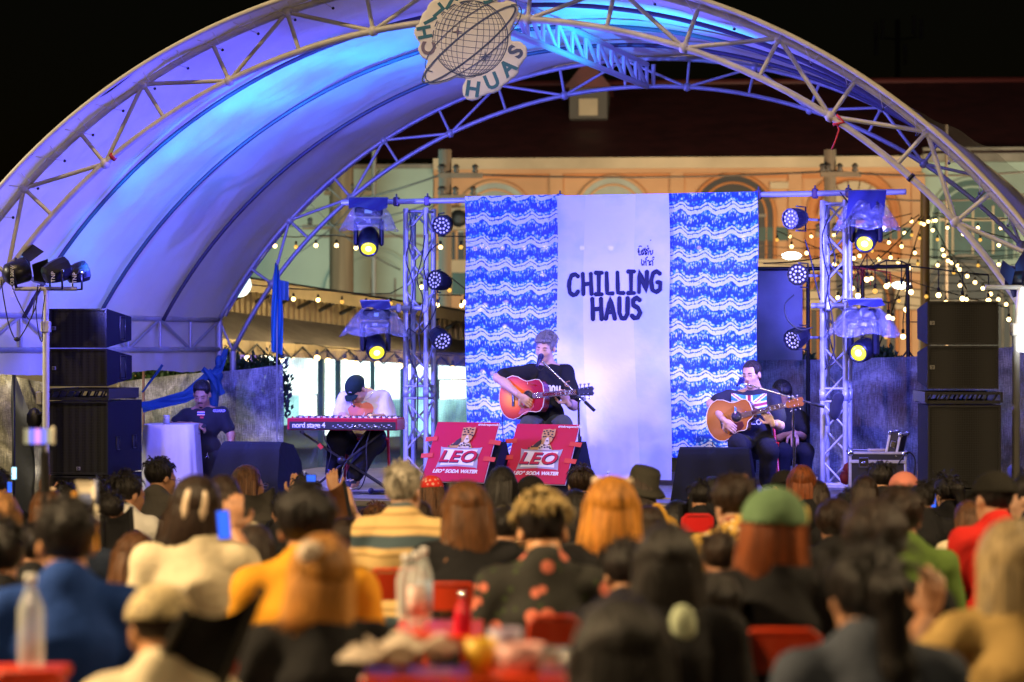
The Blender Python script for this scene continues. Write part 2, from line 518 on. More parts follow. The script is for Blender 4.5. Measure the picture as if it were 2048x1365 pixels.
# the skin, its hem and the side valances
def skin(u, v):
    t = -.045 + 1.075 * u; rr = .045 - .034 * math.sin(u * 4 * PI * 1.0) ** 2
    a0 = th0(min(max(t, 0), 1), RO) ; th = a0 + (PI - 2 * a0) * v
    wob = .010 * math.sin(th * 46 + t * 9) * (1 if u < .06 or u > .93 else .35) + .006 * math.sin(th * 23)
    p = arc(t, RO[0], RO[1], th); rr += .030 * noise.noise(p * 1.6) + .016 * noise.noise(V(p.x * 2, p.y * 9, p.z * 2)) + .006 * noise.noise(p * 9)
    return arc(t, RO[0] + rr + wob, RO[1] + rr + wob, th)
x = MB(); x.grid(skin, 66, 260); x.build("fabric_skin", m_canvas, canopy)
for t, nm in ((-.05, "front_hem"), (1.035, "rear_hem")):
    x = MB(); a0 = th0(0, RO)
    x.tube([arc(t, RO[0] + .045, RO[1] + .045, a0 + (PI - 2 * a0) * i / 90) for i in range(91)], .022, 0, 8)
    x.build(nm, m_canvas_edge, canopy)
for side in (0, 1):
    def val(u, v):
        t = -.045 + 1.075 * u; a0 = th0(min(max(t, 0), 1), RO); p = skin(u, 0 if side else 1)
        return V(p.x, p.y, p.z - .56 * v) + U * ((1 if side else -1) * (.02 + .012 * math.sin(u * 60) * v))
    x = MB(); x.grid(val, 80, 8); x.build("side_valance", m_canvas, canopy)
# inner front flap of pale fabric folded over the first arch
def flap(u, v):
    a0 = th0(0, RO); th = a0 + (PI - 2 * a0) * v
    dr = -.03 - .30 * u - .03 * math.sin(th * 31) * u
    return arc(.035 + .03 * math.sin(u * 2), RO[0] + dr, RO[1] + dr, th)
for t_, th_, en, sp in ((.36, 148, 330, 26), (.37, 141, 420, 26), (.39, 133, 800, 26), (.41, 125, 1300, 26), (.44, 115, 2600, 28), (.5, 102, 3600, 28)):
    lamp("streak_spot", 'SPOT', PARL2 + V(.1, .1, .1), en, (.0, .27, 1), arc(t_, *RO, R(th_)), .06, sp, 1)
lamp("streak_spot", 'SPOT', (3.2, 20.4, 2.8), 3000, (.0, .50, 1), arc(.42, *RO, R(83)), .08, 34, 1)
# grommets and lacing along the front hem
for i in range(34):
    th = R(28) + R(124) * (i + .5) / 34
    a_ = arc(-.03, RO[0] + .04, RO[1] + .04, th); b_ = arc(.01, RO[0] - .07, RO[1] - .07, th + .012); c_ = arc(-.03, RO[0] + .04, RO[1] + .04, th + .028)
    x = MB(); x.tube([a_, b_, c_], .0035, 0, 5); x.ball(b_, .014, 1, 6); x.build("lacing", [m_canvas_edge, m_black], canopy)
for th in (R(128.4), R(46.3)):
    x = MB(); p = arc(0, *RI, th); q = arc(0, *RI, th + .006); x.tube([p, q], .038, 0, 10)
    x.build("tape_band", mat("red_tape" if th > 1.6 else "black_tape", (.5, .02, .02) if th > 1.6 else (.01, .01, .01), .5), canopy)
x = MB(); p = arc(0, *RI, R(55)); x.tube([p, p + V(.02, -.04, -.08), p + V(-.01, -.05, -.17), p + V(-.04, -.05, -.24)], .008, 0, 6); x.tube([p + V(0, -.04, .04), p + V(.06, -.04, -.02), p + V(-.03, -.04, -.04)], .012)
x.build("red_string", mat("red_string", (.6, .03, .03), .6), canopy)

# clear rain sheet hanging beyond the right side of the canopy
def vin(u, v):
    th = R(52 - 22 * u); p = arc(.02 + .12 * v, RO[0] + .05, RO[1] + .05, th)
    out = .24 * math.sin(min(1, u * 1.6) * PI / 2)
    return p + U * (out * v * math.cos(th)) + Z * (out * v * math.sin(th) * .9) + Z * (.012 * math.sin(u * 40))
x = MB(); x.grid(vin, 40, 10)
m_vinyl = mat("clear_vinyl", (.5, .5, .55), .12, 0, alpha=.30, bump=.5, bscale=6)
tag(x.build("rain_sheet", m_vinyl), "clear glossy plastic rain sheet bulging outside the right slope of the canopy", "plastic sheet")

# ------------------------------------------------------------------ round hanging logo board
LB = P(941, 86, 19.7)
lb_R = Matrix.Rotation(R(-9), 3, 'Y') @ Matrix.Identity(3)
ls = S(19.7)
lx = V(1, -.1, 0).normalized(); lz = V(0, 0, 1); ly = lz.cross(lx)
def L2(px, py, off=0.):      # logo pixel -> world point on the board face
    return LB + lx * ((px - 941) * ls) + lz * (-(py - 86) * ls) - ly * off
m_board = mat("cream_board", (.85, .82, .74), .5, 0, var=.06, vscale=5)
m_navy = mat("slate_ink", (.07, .10, .20), .5)
m_teal = mat("teal_ink", (.03, .17, .24), .5)
m_taupe = mat("taupe_ink", (.20, .16, .20), .5)
letters = [("C", 858, 97, 83, m_taupe), ("H", 850, 64, 100, m_teal), ("I", 862, 40, 117, m_teal), ("L", 876, 20, 130, m_teal), ("L", 897, 3, 148, m_teal), ("I", 918, -13, 160, m_teal),
           ("N", 944, -18, 185, m_teal), ("G", 975, -8, 205, m_teal)]
letters2 = [("H", 946, 180, -8, m_teal), ("U", 985, 165, 22, m_teal), ("A", 1017, 138, 42, m_teal), ("S", 1033, 106, 60, m_navy)]
sd = Solid(.012); q_ = Matrix((lx, -ly, lz)).transposed()
sd.T = Matrix.Identity(4)
def flat(px, py, rx, ry, ang=0):
    rot = q_ @ Matrix.Rotation(ang, 3, 'Y')
    sd.ell(L2(px, py), (rx * ls, .5, ry * ls), rot, fn=lambda u, v, w_: np.abs(v) - .012)
flat(941, 78, 82, 82)
flat(942, 86, 120, 42, R(-40))
for c_, x_, y_, an, m_ in letters + letters2: flat(x_, y_, 23, 23)
flat(966, 172, 24, 20); flat(1002, 152, 22, 20); flat(1026, 122, 20, 20)
logo = sd.build("round_logo_board", m_board, None, .016)
tag(logo, "round cream board with wireframe globe and teal letters hung at the canopy top", "logo board")
OF = .016
def circle_pts(cx, cy, rx, ry, ang, a0=0, a1=2 * PI, n=60, off=OF):
    out = []
    for i in range(n + 1):
        a = a0 + (a1 - a0) * i / n
        x_, y_ = rx * math.cos(a), ry * math.sin(a)
        out.append(L2(cx + x_ * math.cos(ang) - y_ * math.sin(ang), cy + x_ * math.sin(ang) + y_ * math.cos(ang), off))
    return out
FL = (ly, .15)
x = MB(); rr_ = 76; cx_, cy_ = 941, 78; tilt = R(12)
x.tube(circle_pts(cx_, cy_, rr_, rr_, 0), .003, 0, 6, False, FL)
for k in range(1, 9):
    x.tube(circle_pts(cx_, cy_, rr_ * math.sin(k * PI / 18) , rr_, tilt * .5), .0022, 0, 5, False, FL)
for k in range(-8, 9):
    h = rr_ * math.sin(k * PI / 19); w_ = math.sqrt(rr_ ** 2 - h * h)
    pts = [L2(cx_ + a * w_ - h * .1, cy_ + h + a * w_ * .12 + 5 * (1 - a * a), OF) for a in [i / 10 for i in range(-10, 11)]]
    x.tube(pts, .0022, 0, 5, False, FL)
x.build("globe_lines", m_navy, logo)
x = MB()
x.tube(circle_pts(938, 90, 118, 23, R(-38.5), off=OF + .003), .0075, 0, 6, False, FL)
x.build("orbit_ring", m_navy, logo)
x = MB(); x.tube(circle_pts(947, 88, 118, 36, R(-37), R(-25), R(205), off=OF + .003), .005, 0, 6, False, FL)
x.tube(circle_pts(942, 70, 112, 34, R(-37), R(160), R(372), off=OF + .003), .004, 0, 6, False, FL)
x.build("orbit_ring", m_navy, logo)
for sx_, sy_, r_ in ((915, 64, 11), (971, 115, 14)):
    pts = []
    for k in range(8):
        a = k * PI / 4; r2 = r_ if k % 2 == 0 else r_ * .2
        pts.append((math.sin(a) * r2 * ls, math.cos(a) * r2 * ls))
    x = MB(); x.prism(pts, L2(sx_, sy_, OF + .008), lx, lz, -.004); x.build("star", m_taupe if r_ < 12 else m_navy, logo)
for c_, px_, py_, an, m_ in letters:
    ang = R(an); 
    M = basis(L2(px_, py_, OF), lx * math.cos(ang) + lz * math.sin(ang), lz * math.cos(ang) - lx * math.sin(ang), -ly)
    text("letter", c_, .155, m_, M, logo, offset=.006, extrude=.003)
for c_, px_, py_, an, m_ in letters2:
    ang = R(an)
    M = basis(L2(px_, py_, OF), lx * math.cos(ang) + lz * math.sin(ang), lz * math.cos(ang) - lx * math.sin(ang), -ly)
    text("letter", c_, .17, m_, M, logo, offset=.006, extrude=.003)

# ================================================================== ground and stage
m_ground = mat("asphalt", (.05, .048, .045), .85, 0, bump=.4, bscale=8, var=.3, vscale=1.5)
x = MB(); x.add([(-260, -20, 0), (260, -20, 0), (260, 320, 0), (-260, 320, 0)], [(0, 1, 2, 3)])
tag(x.build("ground", m_ground), kind="structure")
SZ = .69
A0 = V(-3.25, 21.15, 0); sU = V(.97, -.243, 0).normalized(); sV = V(.243, .97, 0).normalized()
stage = thing("stage", A0, "low modular stage with dark plywood deck, metal front edge and black skirt", "stage")
stage["kind"] = "structure"; del stage["category"]
m_deck = mat("stage_deck", (.15, .15, .17), .5, 0, bump=.08, bscale=40, var=.2, vscale=4)
for i in range(6):
    for j in range(4):
        x = MB(); x.box((0, 0, 0), (1.21, 1.21, .05), 0, Matrix((sU, sV, Z)).transposed(), .004)
        c_ = A0 + sU * (1.22 * (i + .5)) + sV * (1.22 * (j + .5)) + Z * (SZ - .025)
        if i == 0 and j == 0: dk = x.mesh("deck_panel", m_deck)
        link("deck_panel", dk, stage, Matrix.Translation(c_))
m_trim = mat("yellow_brass_trim", (.55, .5, .25), .3, .8)
x = MB(); x.box(A0 + sU * 3.66 - sV * .012 + Z * (SZ - .04), (7.34, .02, .05), 0, Matrix((sU, sV, Z)).transposed(), .004); x.build("front_trim", m_trim, stage)
x = MB(); x.box(A0 + sU * 3.66 + sV * .5 + Z * (SZ + .006), (7.2, .03, .01), 0, Matrix((sU, sV, Z)).transposed()); x.build("deck_strip", m_trim, stage)
def skirt(u, v):
    return A0 + sU * (7.32 * u) - sV * (.03 + .02 * math.sin(u * 120) * (.3 + v)) + Z * (SZ - .07 - (SZ - .08) * v)
x = MB(); x.grid(skirt, 240, 3); x.build("skirt", m_blackcloth, stage)
for i in range(7):
    for j in (0, 4): rod("leg", A0 + sU * (.1 + 1.19 * i) + sV * (.1 + 1.16 * j), A0 + sU * (.1 + 1.19 * i) + sV * (.1 + 1.16 * j) + Z * (SZ - .055), .03, m_alu, stage)

# ================================================================== backdrop: lighting towers, cross beam, cloths
BA = P(684, 406, 23.62); BB = P(1812, 384, 21.85)
def B(px, dz=0., out=0.):
    dx, dy = BB.x - BA.x, BB.y - BA.y; k = (px - 1024) / F
    t = (k * BA.y - BA.x) / (dx - k * dy)
    p = BA.lerp(BB, t); n_ = V(dy, -dx, 0).normalized()
    if n_.y > 0: n_ = -n_
    return p + n_ * out + Z * dz
bU = (BB - BA); bU.z = 0; bU.normalize(); bN = V(bU.y, -bU.x, 0)
if bN.y > 0: bN = -bN
def tower(px, label):
    """box truss of 29 cm standing on the deck; px = middle"""
    top = B(px).z - .06; c = B(px, 0, -.145 - .05); c.z = SZ
    t = thing("lighting_tower", c, label, "truss tower", "square truss towers holding the lamps")
    h = top - SZ; g = .105
    cor = [c + bU * (a * g) + bN * (b * g) for a, b in ((-1, -1), (1, -1), (1, 1), (-1, 1))]
    for q in cor: rod("chord", q, q + Z * h, .025, m_alu, t, 12)
    x = MB(); x.box(c + Z * .012, (.34, .34, .02), 0, Matrix((bU, -bN, Z)).transposed(), .003); x.build("base_plate", m_alu, t)
    n_ = int(h / .25); st = h / n_
    for s_ in range(4):
        a_, b_ = cor[s_], cor[(s_ + 1) % 4]
        for k in range(n_):
            p, q = (a_, b_) if (k + s_) % 2 == 0 else (b_, a_)
            rod("brace", p + Z * (st * k + .02), q + Z * (st * (k + 1) - .02), .011, m_alu, t, 8)
        for zz in (.03, h * .30, h * .345, h - .03): rod("rung", a_ + Z * zz, b_ + Z * zz, .012, m_alu, t, 8)
    for q in cor:
        x = MB(); x.tube([q + Z * (h * .30 + .01), q + Z * (h * .345 - .01)], .031, 0, 10); x.build("coupler", m_alu, t)
    return t, c, cor, h
tL, cL, corL, hL = tower(825, "left box truss tower of lattice tubing with three round stage lamps on its right side")
tR, cR, corR, hR = tower(1664, "right box truss tower of lattice tubing with three round stage lamps on its left side")
beam = thing("cross_beam", B(1240), "long horizontal steel pipe across both truss towers holding the cloths", "pipe beam")
rod("pipe", BA, BB, .026, m_alu, beam, 14)
for px in (793, 855, 1517, 1630, 1697, 1120):
    x = MB(); x.box(B(px), (.05, .075, .09), 0, Matrix((bU, -bN, Z)).transposed(), .01); x.tube([B(px, .03), B(px, .075)], .008); x.build("clamp", mat("dark_clamp", (.12, .08, .14), .4, .6), beam)
def arm(px0, px1, py, label, d_out=0.):
    a_, b_ = B(px0, 0, d_out), B(px1, 0, d_out)
    z = HC - (py - HY) / F * a_.y; a_.z = z; b_.z = z
    t = thing("short_pipe", a_, label, "pipe"); rod("pipe", a_, b_, .024, m_alu, t, 12)
    for q in (a_.lerp(b_, .45), a_.lerp(b_, .93)):
        x = MB(); x.box(q, (.05, .07, .085), 0, None, .01); x.build("clamp", m_alu, t)
arm(752, 858, 617, "short silver pipe clamped halfway up the left truss tower holding the lower moving lamp", .03)
arm(1625, 1700, 612, "short silver pipe clamped halfway up the right truss tower holding the lower moving lamp", .03)

# tie-dye cloth material (printed rows of waves)
def tiedye():
    m = bpy.data.materials.new("tie_dye_cloth"); m.use_nodes = True; n = m.node_tree; N = n.nodes.new; Lk = n.links.new
    b = n.nodes["Principled BSDF"]; b.inputs["Roughness"].default_value = .8
    uv = N("ShaderNodeUVMap"); sp = N("ShaderNodeSeparateXYZ"); Lk(uv.outputs[0], sp.inputs[0])
    def mth(op, a, b_=None, c=None, clamp=False):
        k = N("ShaderNodeMath"); k.operation = op; k.use_clamp = clamp
        for i, v in enumerate((a, b_, c)):
            if v is None: continue
            if isinstance(v, (int, float)): k.inputs[i].default_value = v
            else: Lk(v, k.inputs[i])
        return k.outputs[0]
    X, Y = sp.outputs[0], sp.outputs[1]          # metres
    s1 = mth('SINE', mth('MULTIPLY', X, 2 * PI / .245)); s2 = mth('SINE', mth('MULTIPLY_ADD', X, 4 * PI / .245, .9))
    wv = mth('ADD', mth('MULTIPLY', s1, .022), mth('MULTIPLY', s2, .008))
    def noise(scx, scy, det=3, rough=.6, sc=1.):
        cb = N("ShaderNodeCombineXYZ"); Lk(mth('MULTIPLY', X, scx), cb.inputs[0]); Lk(mth('MULTIPLY', Y, scy), cb.inputs[1])
        z = N("ShaderNodeTexNoise"); z.inputs["Scale"].default_value = sc; z.inputs["Detail"].default_value = det; z.inputs["Roughness"].default_value = rough
        Lk(cb.outputs[0], z.inputs[0]); return mth('SUBTRACT', z.outputs[0], .5)
    jit = mth('ADD', noise(55, 50), mth('MULTIPLY', noise(2.2, 2.6, 2), 2.0))
    f = mth('FRACT', mth('DIVIDE', mth('ADD', mth('ADD', Y, wv), mth('MULTIPLY', jit, .022)), .222))
    streak = noise(150, 16, 2)
    blob = N("ShaderNodeTexVoronoi"); blob.inputs["Scale"].default_value = 38; cbv = N("ShaderNodeCombineXYZ"); Lk(X, cbv.inputs[0]); Lk(Y, cbv.inputs[1]); Lk(cbv.outputs[0], blob.inputs[0])
    # f: 0 bottom .. 1 top of one row.  white wave .42-.62, dark thread .64, white .68-.80 broken, deep blue .85-1/0-.08, streaks .08-.42
    ramp = N("ShaderNodeValToRGB"); e = ramp.color_ramp.elements
    e[0].position = 0; e[0].color = (.08,) * 3 + (1,); e[1].position = 1; e[1].color = (.02,) * 3 + (1,)
    for p, v in ((.10, .22), (.22, .46), (.34, .50), (.385, .34), (.41, .95), (.555, 1), (.58, .18), (.60, .2), (.625, .9), (.69, .95), (.735, .3), (.78, .62), (.86, .48), (.93, .2)):
        q = e.new(p); q.color = (v, v, v, 1)
    Lk(f, ramp.inputs[0])
    amt = mth('ADD', ramp.outputs[0], mth('MULTIPLY', streak, mth('MULTIPLY', mth('SUBTRACT', 1.0, mth('ABSOLUTE', mth('MULTIPLY', mth('SUBTRACT', mth('FRACT', mth('ADD', f, .5)), .62), 3.0))), 3.2)))
    amt = mth('ADD', amt, mth('MULTIPLY', mth('SUBTRACT', .35, blob.outputs[0]), .8))
    st = N("ShaderNodeMapRange"); st.inputs[1].default_value = .20; st.inputs[2].default_value = .66; Lk(amt, st.inputs[0])
    cr = N("ShaderNodeValToRGB"); e = cr.color_ramp.elements
    e[0].position = 0; e[0].color = (.01, .06, .50, 1); e[1].position = 1; e[1].color = (.82, .84, .86, 1)
    q = e.new(.22); q.color = (.012, .27, .82, 1); q = e.new(.5); q.color = (.14, .50, .85, 1); q = e.new(.68); q.color = (.66, .76, .85, 1)
    Lk(st.outputs[0], cr.inputs[0]); Lk(cr.outputs[0], b.inputs["Base Color"])
    tr = N("ShaderNodeBsdfTransparent"); ms = N("ShaderNodeMixShader"); ms.inputs[0].default_value = .05
    Lk(b.outputs[0], ms.inputs[1]); Lk(tr.outputs[0], ms.inputs[2]); Lk(ms.outputs[0], n.nodes["Material Output"].inputs[0])
    return m
m_tie = tiedye()
def cloth(name, px0, px1, z0, z1, out, m, seed, amp=.012, nu=70, nv=60, sag=0., skew=0.):
    a_, b_ = B(px0, 0, out), B(px1, 0, out); wd = (b_ - a_).length; vs = []; uvs = []
    def f(u, v):
        amp_ = amp * (.25 + v)
        dn = amp_ * (math.sin(u * wd * 9 + seed) + .6 * math.sin(u * wd * 21 + seed * 2 + v * 2)) + .02 * v * math.sin(u * 5 + seed)
        top = z0 + (b_.z - a_.z) * u + sag * math.sin(u * PI * 5 + seed) * (1 - v) * .3
        p = a_.lerp(b_, u) + bU * (skew * v + .008 * math.sin(v * 9 + seed) * (1 if u < .02 or u > .98 else 0))
        return V(p.x, p.y, top + (z1 - top) * v + (sag * math.sin(u * PI) * v)) + bN * dn
    x = MB(); x.grid(f, nu, nv); me = x.mesh(name, m)
    uvl = me.uv_layers.new(name="UVMap")
    for l in me.loops:
        i = l.vertex_index; u = (i // (nv + 1)) / nu; v = (i % (nv + 1)) / nv
        uvl.data[l.index].uv = (u * wd + .03 * math.sin(v * 4) + seed, (1 - v) * (z0 - z1) + .02 * math.sin(u * 3) + seed * .3)
    return link(name, me)
def zz(px, py): return HC - (py - HY) / F * B(px).y
tag(cloth("tie_dye_cloth", 933, 1131, zz(933, 394), SZ + .18, .045, m_tie, .0, skew=.02), "left blue and white wave patterned tie-dye cloth hanging behind the singer", "backdrop cloth")
tag(cloth("tie_dye_cloth", 1338, 1517, zz(1338, 388), SZ + .26, .045, m_tie, .055), "right blue and white wave patterned tie-dye cloth hanging behind the woman guitarist", "backdrop cloth")
def sheet_mat():
    m = bpy.data.materials.new("white_sheet"); m.use_nodes = True; n = m.node_tree; N = n.nodes.new; Lk = n.links.new
    b = n.nodes["Principled BSDF"]; b.inputs["Roughness"].default_value = .8; b.inputs["Base Color"].default_value = (.72, .72, .76, 1)
    tc = N("ShaderNodeUVMap"); nz = N("ShaderNodeTexNoise"); nz.inputs["Scale"].default_value = 2.2; nz.inputs["Detail"].default_value = 6
    cr = N("ShaderNodeValToRGB"); cr.color_ramp.elements[0].color = (.55, .62, .80, 1); cr.color_ramp.elements[1].color = (.80, .76, .80, 1)
    cr.color_ramp.elements[0].position = .35; cr.color_ramp.elements[1].position = .62
    sp = N("ShaderNodeSeparateXYZ"); Lk(tc.outputs[0], sp.inputs[0])
    # two sewn widths: the middle one is warmer
    mr = N("ShaderNodeMath"); mr.operation = 'SUBTRACT'; Lk(sp.outputs[0], mr.inputs[0]); mr.inputs[1].default_value = .66
    ab = N("ShaderNodeMath"); ab.operation = 'ABSOLUTE'; Lk(mr.outputs[0], ab.inputs[0])
    lt = N("ShaderNodeMath"); lt.operation = 'LESS_THAN'; Lk(ab.outputs[0], lt.inputs[0]); lt.inputs[1].default_value = .245
    ad = N("ShaderNodeMath"); ad.operation = 'MULTIPLY_ADD'; Lk(lt.outputs[0], ad.inputs[0]); ad.inputs[1].default_value = .16; Lk(nz.outputs[0], ad.inputs[2])
    Lk(tc.outputs[0], nz.inputs[0]); Lk(ad.outputs[0], cr.inputs[0]); Lk(cr.outputs[0], b.inputs["Base Color"])
    nb = N("ShaderNodeTexNoise"); nb.inputs["Scale"].default_value = 7; nb.inputs["Detail"].default_value = 7; Lk(tc.outputs[0], nb.inputs[0])
    bp = N("ShaderNodeBump"); bp.inputs["Strength"].default_value = .25; bp.inputs["Distance"].default_value = .03; Lk(nb.outputs[0], bp.inputs["Height"]); Lk(bp.outputs[0], b.inputs["Normal"])
    tr = N("ShaderNodeBsdfTransparent"); ms = N("ShaderNodeMixShader"); ms.inputs[0].default_value = .03
    Lk(b.outputs[0], ms.inputs[1]); Lk(tr.outputs[0], ms.inputs[2]); Lk(ms.outputs[0], n.nodes["Material Output"].inputs[0])
    return m
banner = cloth("white_banner", 1119, 1342, zz(1119, 393), SZ + .05, .085, sheet_mat(), .13, .007, skew=.02)
tag(banner, "white cloth banner painted with CHILLING HAUS in dark blue, hanging between the tie-dye cloths", "banner")
m_ink = mat("dark_blue_paint", (.006, .006, .035), .7)
def glyphs():
    G = {}
    G["C"] = [[(.8, .86), (.55, .98), (.25, .92), (.08, .68), (.04, .4), (.12, .12), (.38, .0), (.62, .04), (.8, .2)]]
    G["H"] = [[(.06, 1), (.10, .5), (.12, 0)], [(.72, 1), (.74, .5), (.78, 0)], [(.1, .48), (.74, .52)]]
    G["I"] = [[(0, 1), (.56, 1)], [(.28, 1), (.28, 0)], [(0, 0), (.56, 0)]]
    G["L"] = [[(.06, 1), (.08, .5), (.1, .02), (.6, .02)]]
    G["N"] = [[(.08, 0), (.1, 1), (.68, .05), (.72, 1)]]
    G["G"] = [[(.78, .84), (.5, .98), (.22, .88), (.06, .5), (.16, .1), (.48, .0), (.76, .12), (.78, .46), (.5, .46)]]
    G["A"] = [[(.02, 0), (.36, 1), (.74, 0)], [(.16, .34), (.6, .34)]]
    G["U"] = [[(.06, 1), (.06, .3), (.22, .03), (.5, .02), (.68, .25), (.70, 1)]]
    G["S"] = [[(.68, .84), (.42, .98), (.14, .86), (.14, .62), (.5, .5), (.68, .28), (.5, .04), (.2, .02), (.02, .16)]]
    return G
G = glyphs()
def word(w_, px0, px1, ytop0, ytop1, hpx, wdm, name):
    tot = sum(max(p[0] for s_ in G[c] for p in s_) + .24 for c in w_) - .24
    x0 = 0
    for c in w_:
        adv = max(p[0] for s_ in G[c] for p in s_)
        k = x0 / tot; px = px0 + (px1 - px0) * k; py = ytop0 + (ytop1 - ytop0) * k + hpx
        o = B(px, 0, .112); o.z = HC - (py - HY) / F * o.y
        sw = (px1 - px0) / tot * S(o.y); sh = hpx * S(o.y)
        x = MB(); strokes(x, [[(p[0] * sw, p[1] * sh) for p in s_] for s_ in G[c]], o, bU, Z, wdm)
        project(banner, x.build("letter", m_ink, banner), bN, .002); x0 += adv + .24
word("CHILLING", 1143, 1326, 548, 541, 43, .043, "chilling")
word("HAUS", 1189, 1286, 597, 594, 43, .046, "haus")
# two short lines in Thai script above, hand painted
def thai(polys, px, py, k):
    o = B(px, 0, .110); o.z = HC - (py - HY) / F * o.y; kk = k * S(o.y)
    x = MB(); strokes(x, [[(a * kk, -b * kk) for a, b in p] for p in polys], o, bU, Z, .0095); project(banner, x.build("letter", m_ink, banner), bN, .002)
chi = [[(1, 6), (0, 8), (1, 10), (3, 9), (2, 5), (0, 3), (2, 1)], [(2, 9), (2, 15), (7, 15), (7, 7), (9, 5)], [(2, -2), (4, -4), (8, -3)]]
lo = [[(0, 9), (1, 6), (4, 5), (6, 8), (6, 15)], [(0, 15), (2, 13), (0, 11), (0, 15)], [(2, 9), (3, 11), (2, 14)]]
ng = [[(0, 6), (2, 6), (2, 9), (0, 8)], [(2, 9), (3, 15), (7, 11), (7, 5)]]
ii = [[(0, 2), (3, 0), (6, 1), (6, -2)], [(4, -4), (4, -7)]]
for g_, px in ((chi, 1281), (lo, 1290), (lo, 1296), (ng, 1304)): thai(g_, px, 496, .95)
thai([[(0, 2), (3, 0), (6, 2), (6, -2)]], 1290, 498, .9); thai(ii, 1297, 498, .95); thai([[(0, 0), (1.5, -1), (.5, -.2)]], 1306, 481, .9)
ee = [[(0, 14), (2, 15), (2, 12), (0, 12), (0, 2)]]
ho = [[(0, 5), (2, 6), (2, 15)], [(2, 9), (6, 6), (7, 15)], [(5, 4), (8, 2)]]
aa = [[(0, 6), (3, 4), (5, 7), (5, 15)]]
so = [[(0, 9), (1, 6), (4, 5), (6, 8), (6, 15)], [(0, 15), (2, 13), (0, 11), (0, 15)], [(4, 5), (8, 2)], [(5, 0), (7, -3), (9, -1)]]
for g_, px in ((ee, 1289), (ho, 1292), (aa, 1300), (so, 1307 - 1)): thai(g_, px - 1, 517, .95)
thai([[(0, 2), (2, 0), (5, -2)]], 1296, 516, .9)
# ================================================================== night sky backdrop geometry: buildings, shed, poles, bulbs
m_orange = mat("orange_plaster", (.52, .29, .15), .8, 0, bump=.2, bscale=4, var=.12, vscale=.8)
m_orange2 = mat("deep_orange_plaster_and_shade", (.50, .20, .07), .8, 0, bump=.2, bscale=4, var=.15, vscale=.8)
m_cream = mat("cream_moulding", (.50, .40, .27), .8, 0, var=.2, vscale=.7, bump=.1, bscale=5)
m_mint = mat("pale_mint_plaster", (.34, .44, .38), .8, 0, var=.16, vscale=.5, bump=.1, bscale=5)
m_roof = mat("maroon_roof_tiles", (.09, .018, .020), .6, 0, bump=.5, bscale=2, var=.3, vscale=2)
m_dark = mat("dark_interior", (.012, .014, .016), .5)
m_teal_dk = mat("dark_teal_shutter", (.01, .06, .055), .5, var=.3, vscale=3)
m_glass = mat("window_glass", (.03, .05, .05), .08, 0, spec=.8)
m_conc = mat("weathered_concrete", (.22, .20, .17), .9, 0, var=.3, vscale=2, bump=.2, bscale=10)
DB = 60.
bX = V(.995, .10, 0).normalized() * V(1, -1, 1); bX = V(bX.x, -.07, 0).normalized(); bY = V(-bX.y, bX.x, 0)
bld = thing("townhouse_row", P(1355, 700, DB) * V(1, 1, 0), "long orange and mint plastered building with arched upper windows under a dark maroon roof", "building")
BM = Matrix((bX, bY, Z)).transposed()
O_ = P(1024, HY, DB); O_.z = 0
def BP(px, py, off=0.):
    """point of the facade plane seen at this pixel; off = towards the viewer"""
    k = (px - 1024) / F; t = (k * O_.y - O_.x) / (bX.x - k * bX.y); p = O_ + bX * t
    z = HC - (py - HY) / F * p.y
    q = p - bY * off; return V(q.x, q.y, z)
def slab(name, px0, px1, py0, py1, m, out=0., dep=.3, parent=bld):
    a_ = BP(px0, py0); b_ = BP(px1, py0); c_ = (a_ + b_) / 2; zb = BP((px0 + px1) / 2, py1).z; zt = (a_.z + b_.z) / 2
    x = MB(); x.box(V(c_.x, c_.y, (zt + zb) / 2) + bY * (dep / 2 - out), ((b_ - a_).length, dep, zt - zb), 0, BM)
    return x.build(name, m, parent)
slab("wall", 868, 1842, 316, 1000, m_orange, 0, .5)
slab("wall", 300, 866, 332, 1000, m_mint, -.02, .5)
slab("wall", 1844, 2300, 314, 1000, m_mint, -.02, .5)
slab("cornice", 868, 1842, 316, 338, m_cream, .22, .3)
slab("cornice", 868, 1842, 338, 347, m_orange, .14, .2)
slab("cornice", 640, 866, 330, 338, m_conc, .15, .3)
slab("cornice", 1844, 2300, 296, 324, m_conc, .25, .4)
for px in (1113, 1354, 1590, 1836): slab("pilaster", px - 13, px + 13, 347, 1000, m_orange, .10, .15)
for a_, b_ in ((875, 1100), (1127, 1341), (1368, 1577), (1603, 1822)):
    slab("painted_shade_band", a_, b_, 348, 357, m_orange2, .03, .05)  # darker orange slab painted in as the shade under the cornice
slab("sill_band", 868, 1842, 520, 545, m_cream, .16, .25)
slab("sill_band", 640, 866, 470, 476, m_conc, .08, .15)
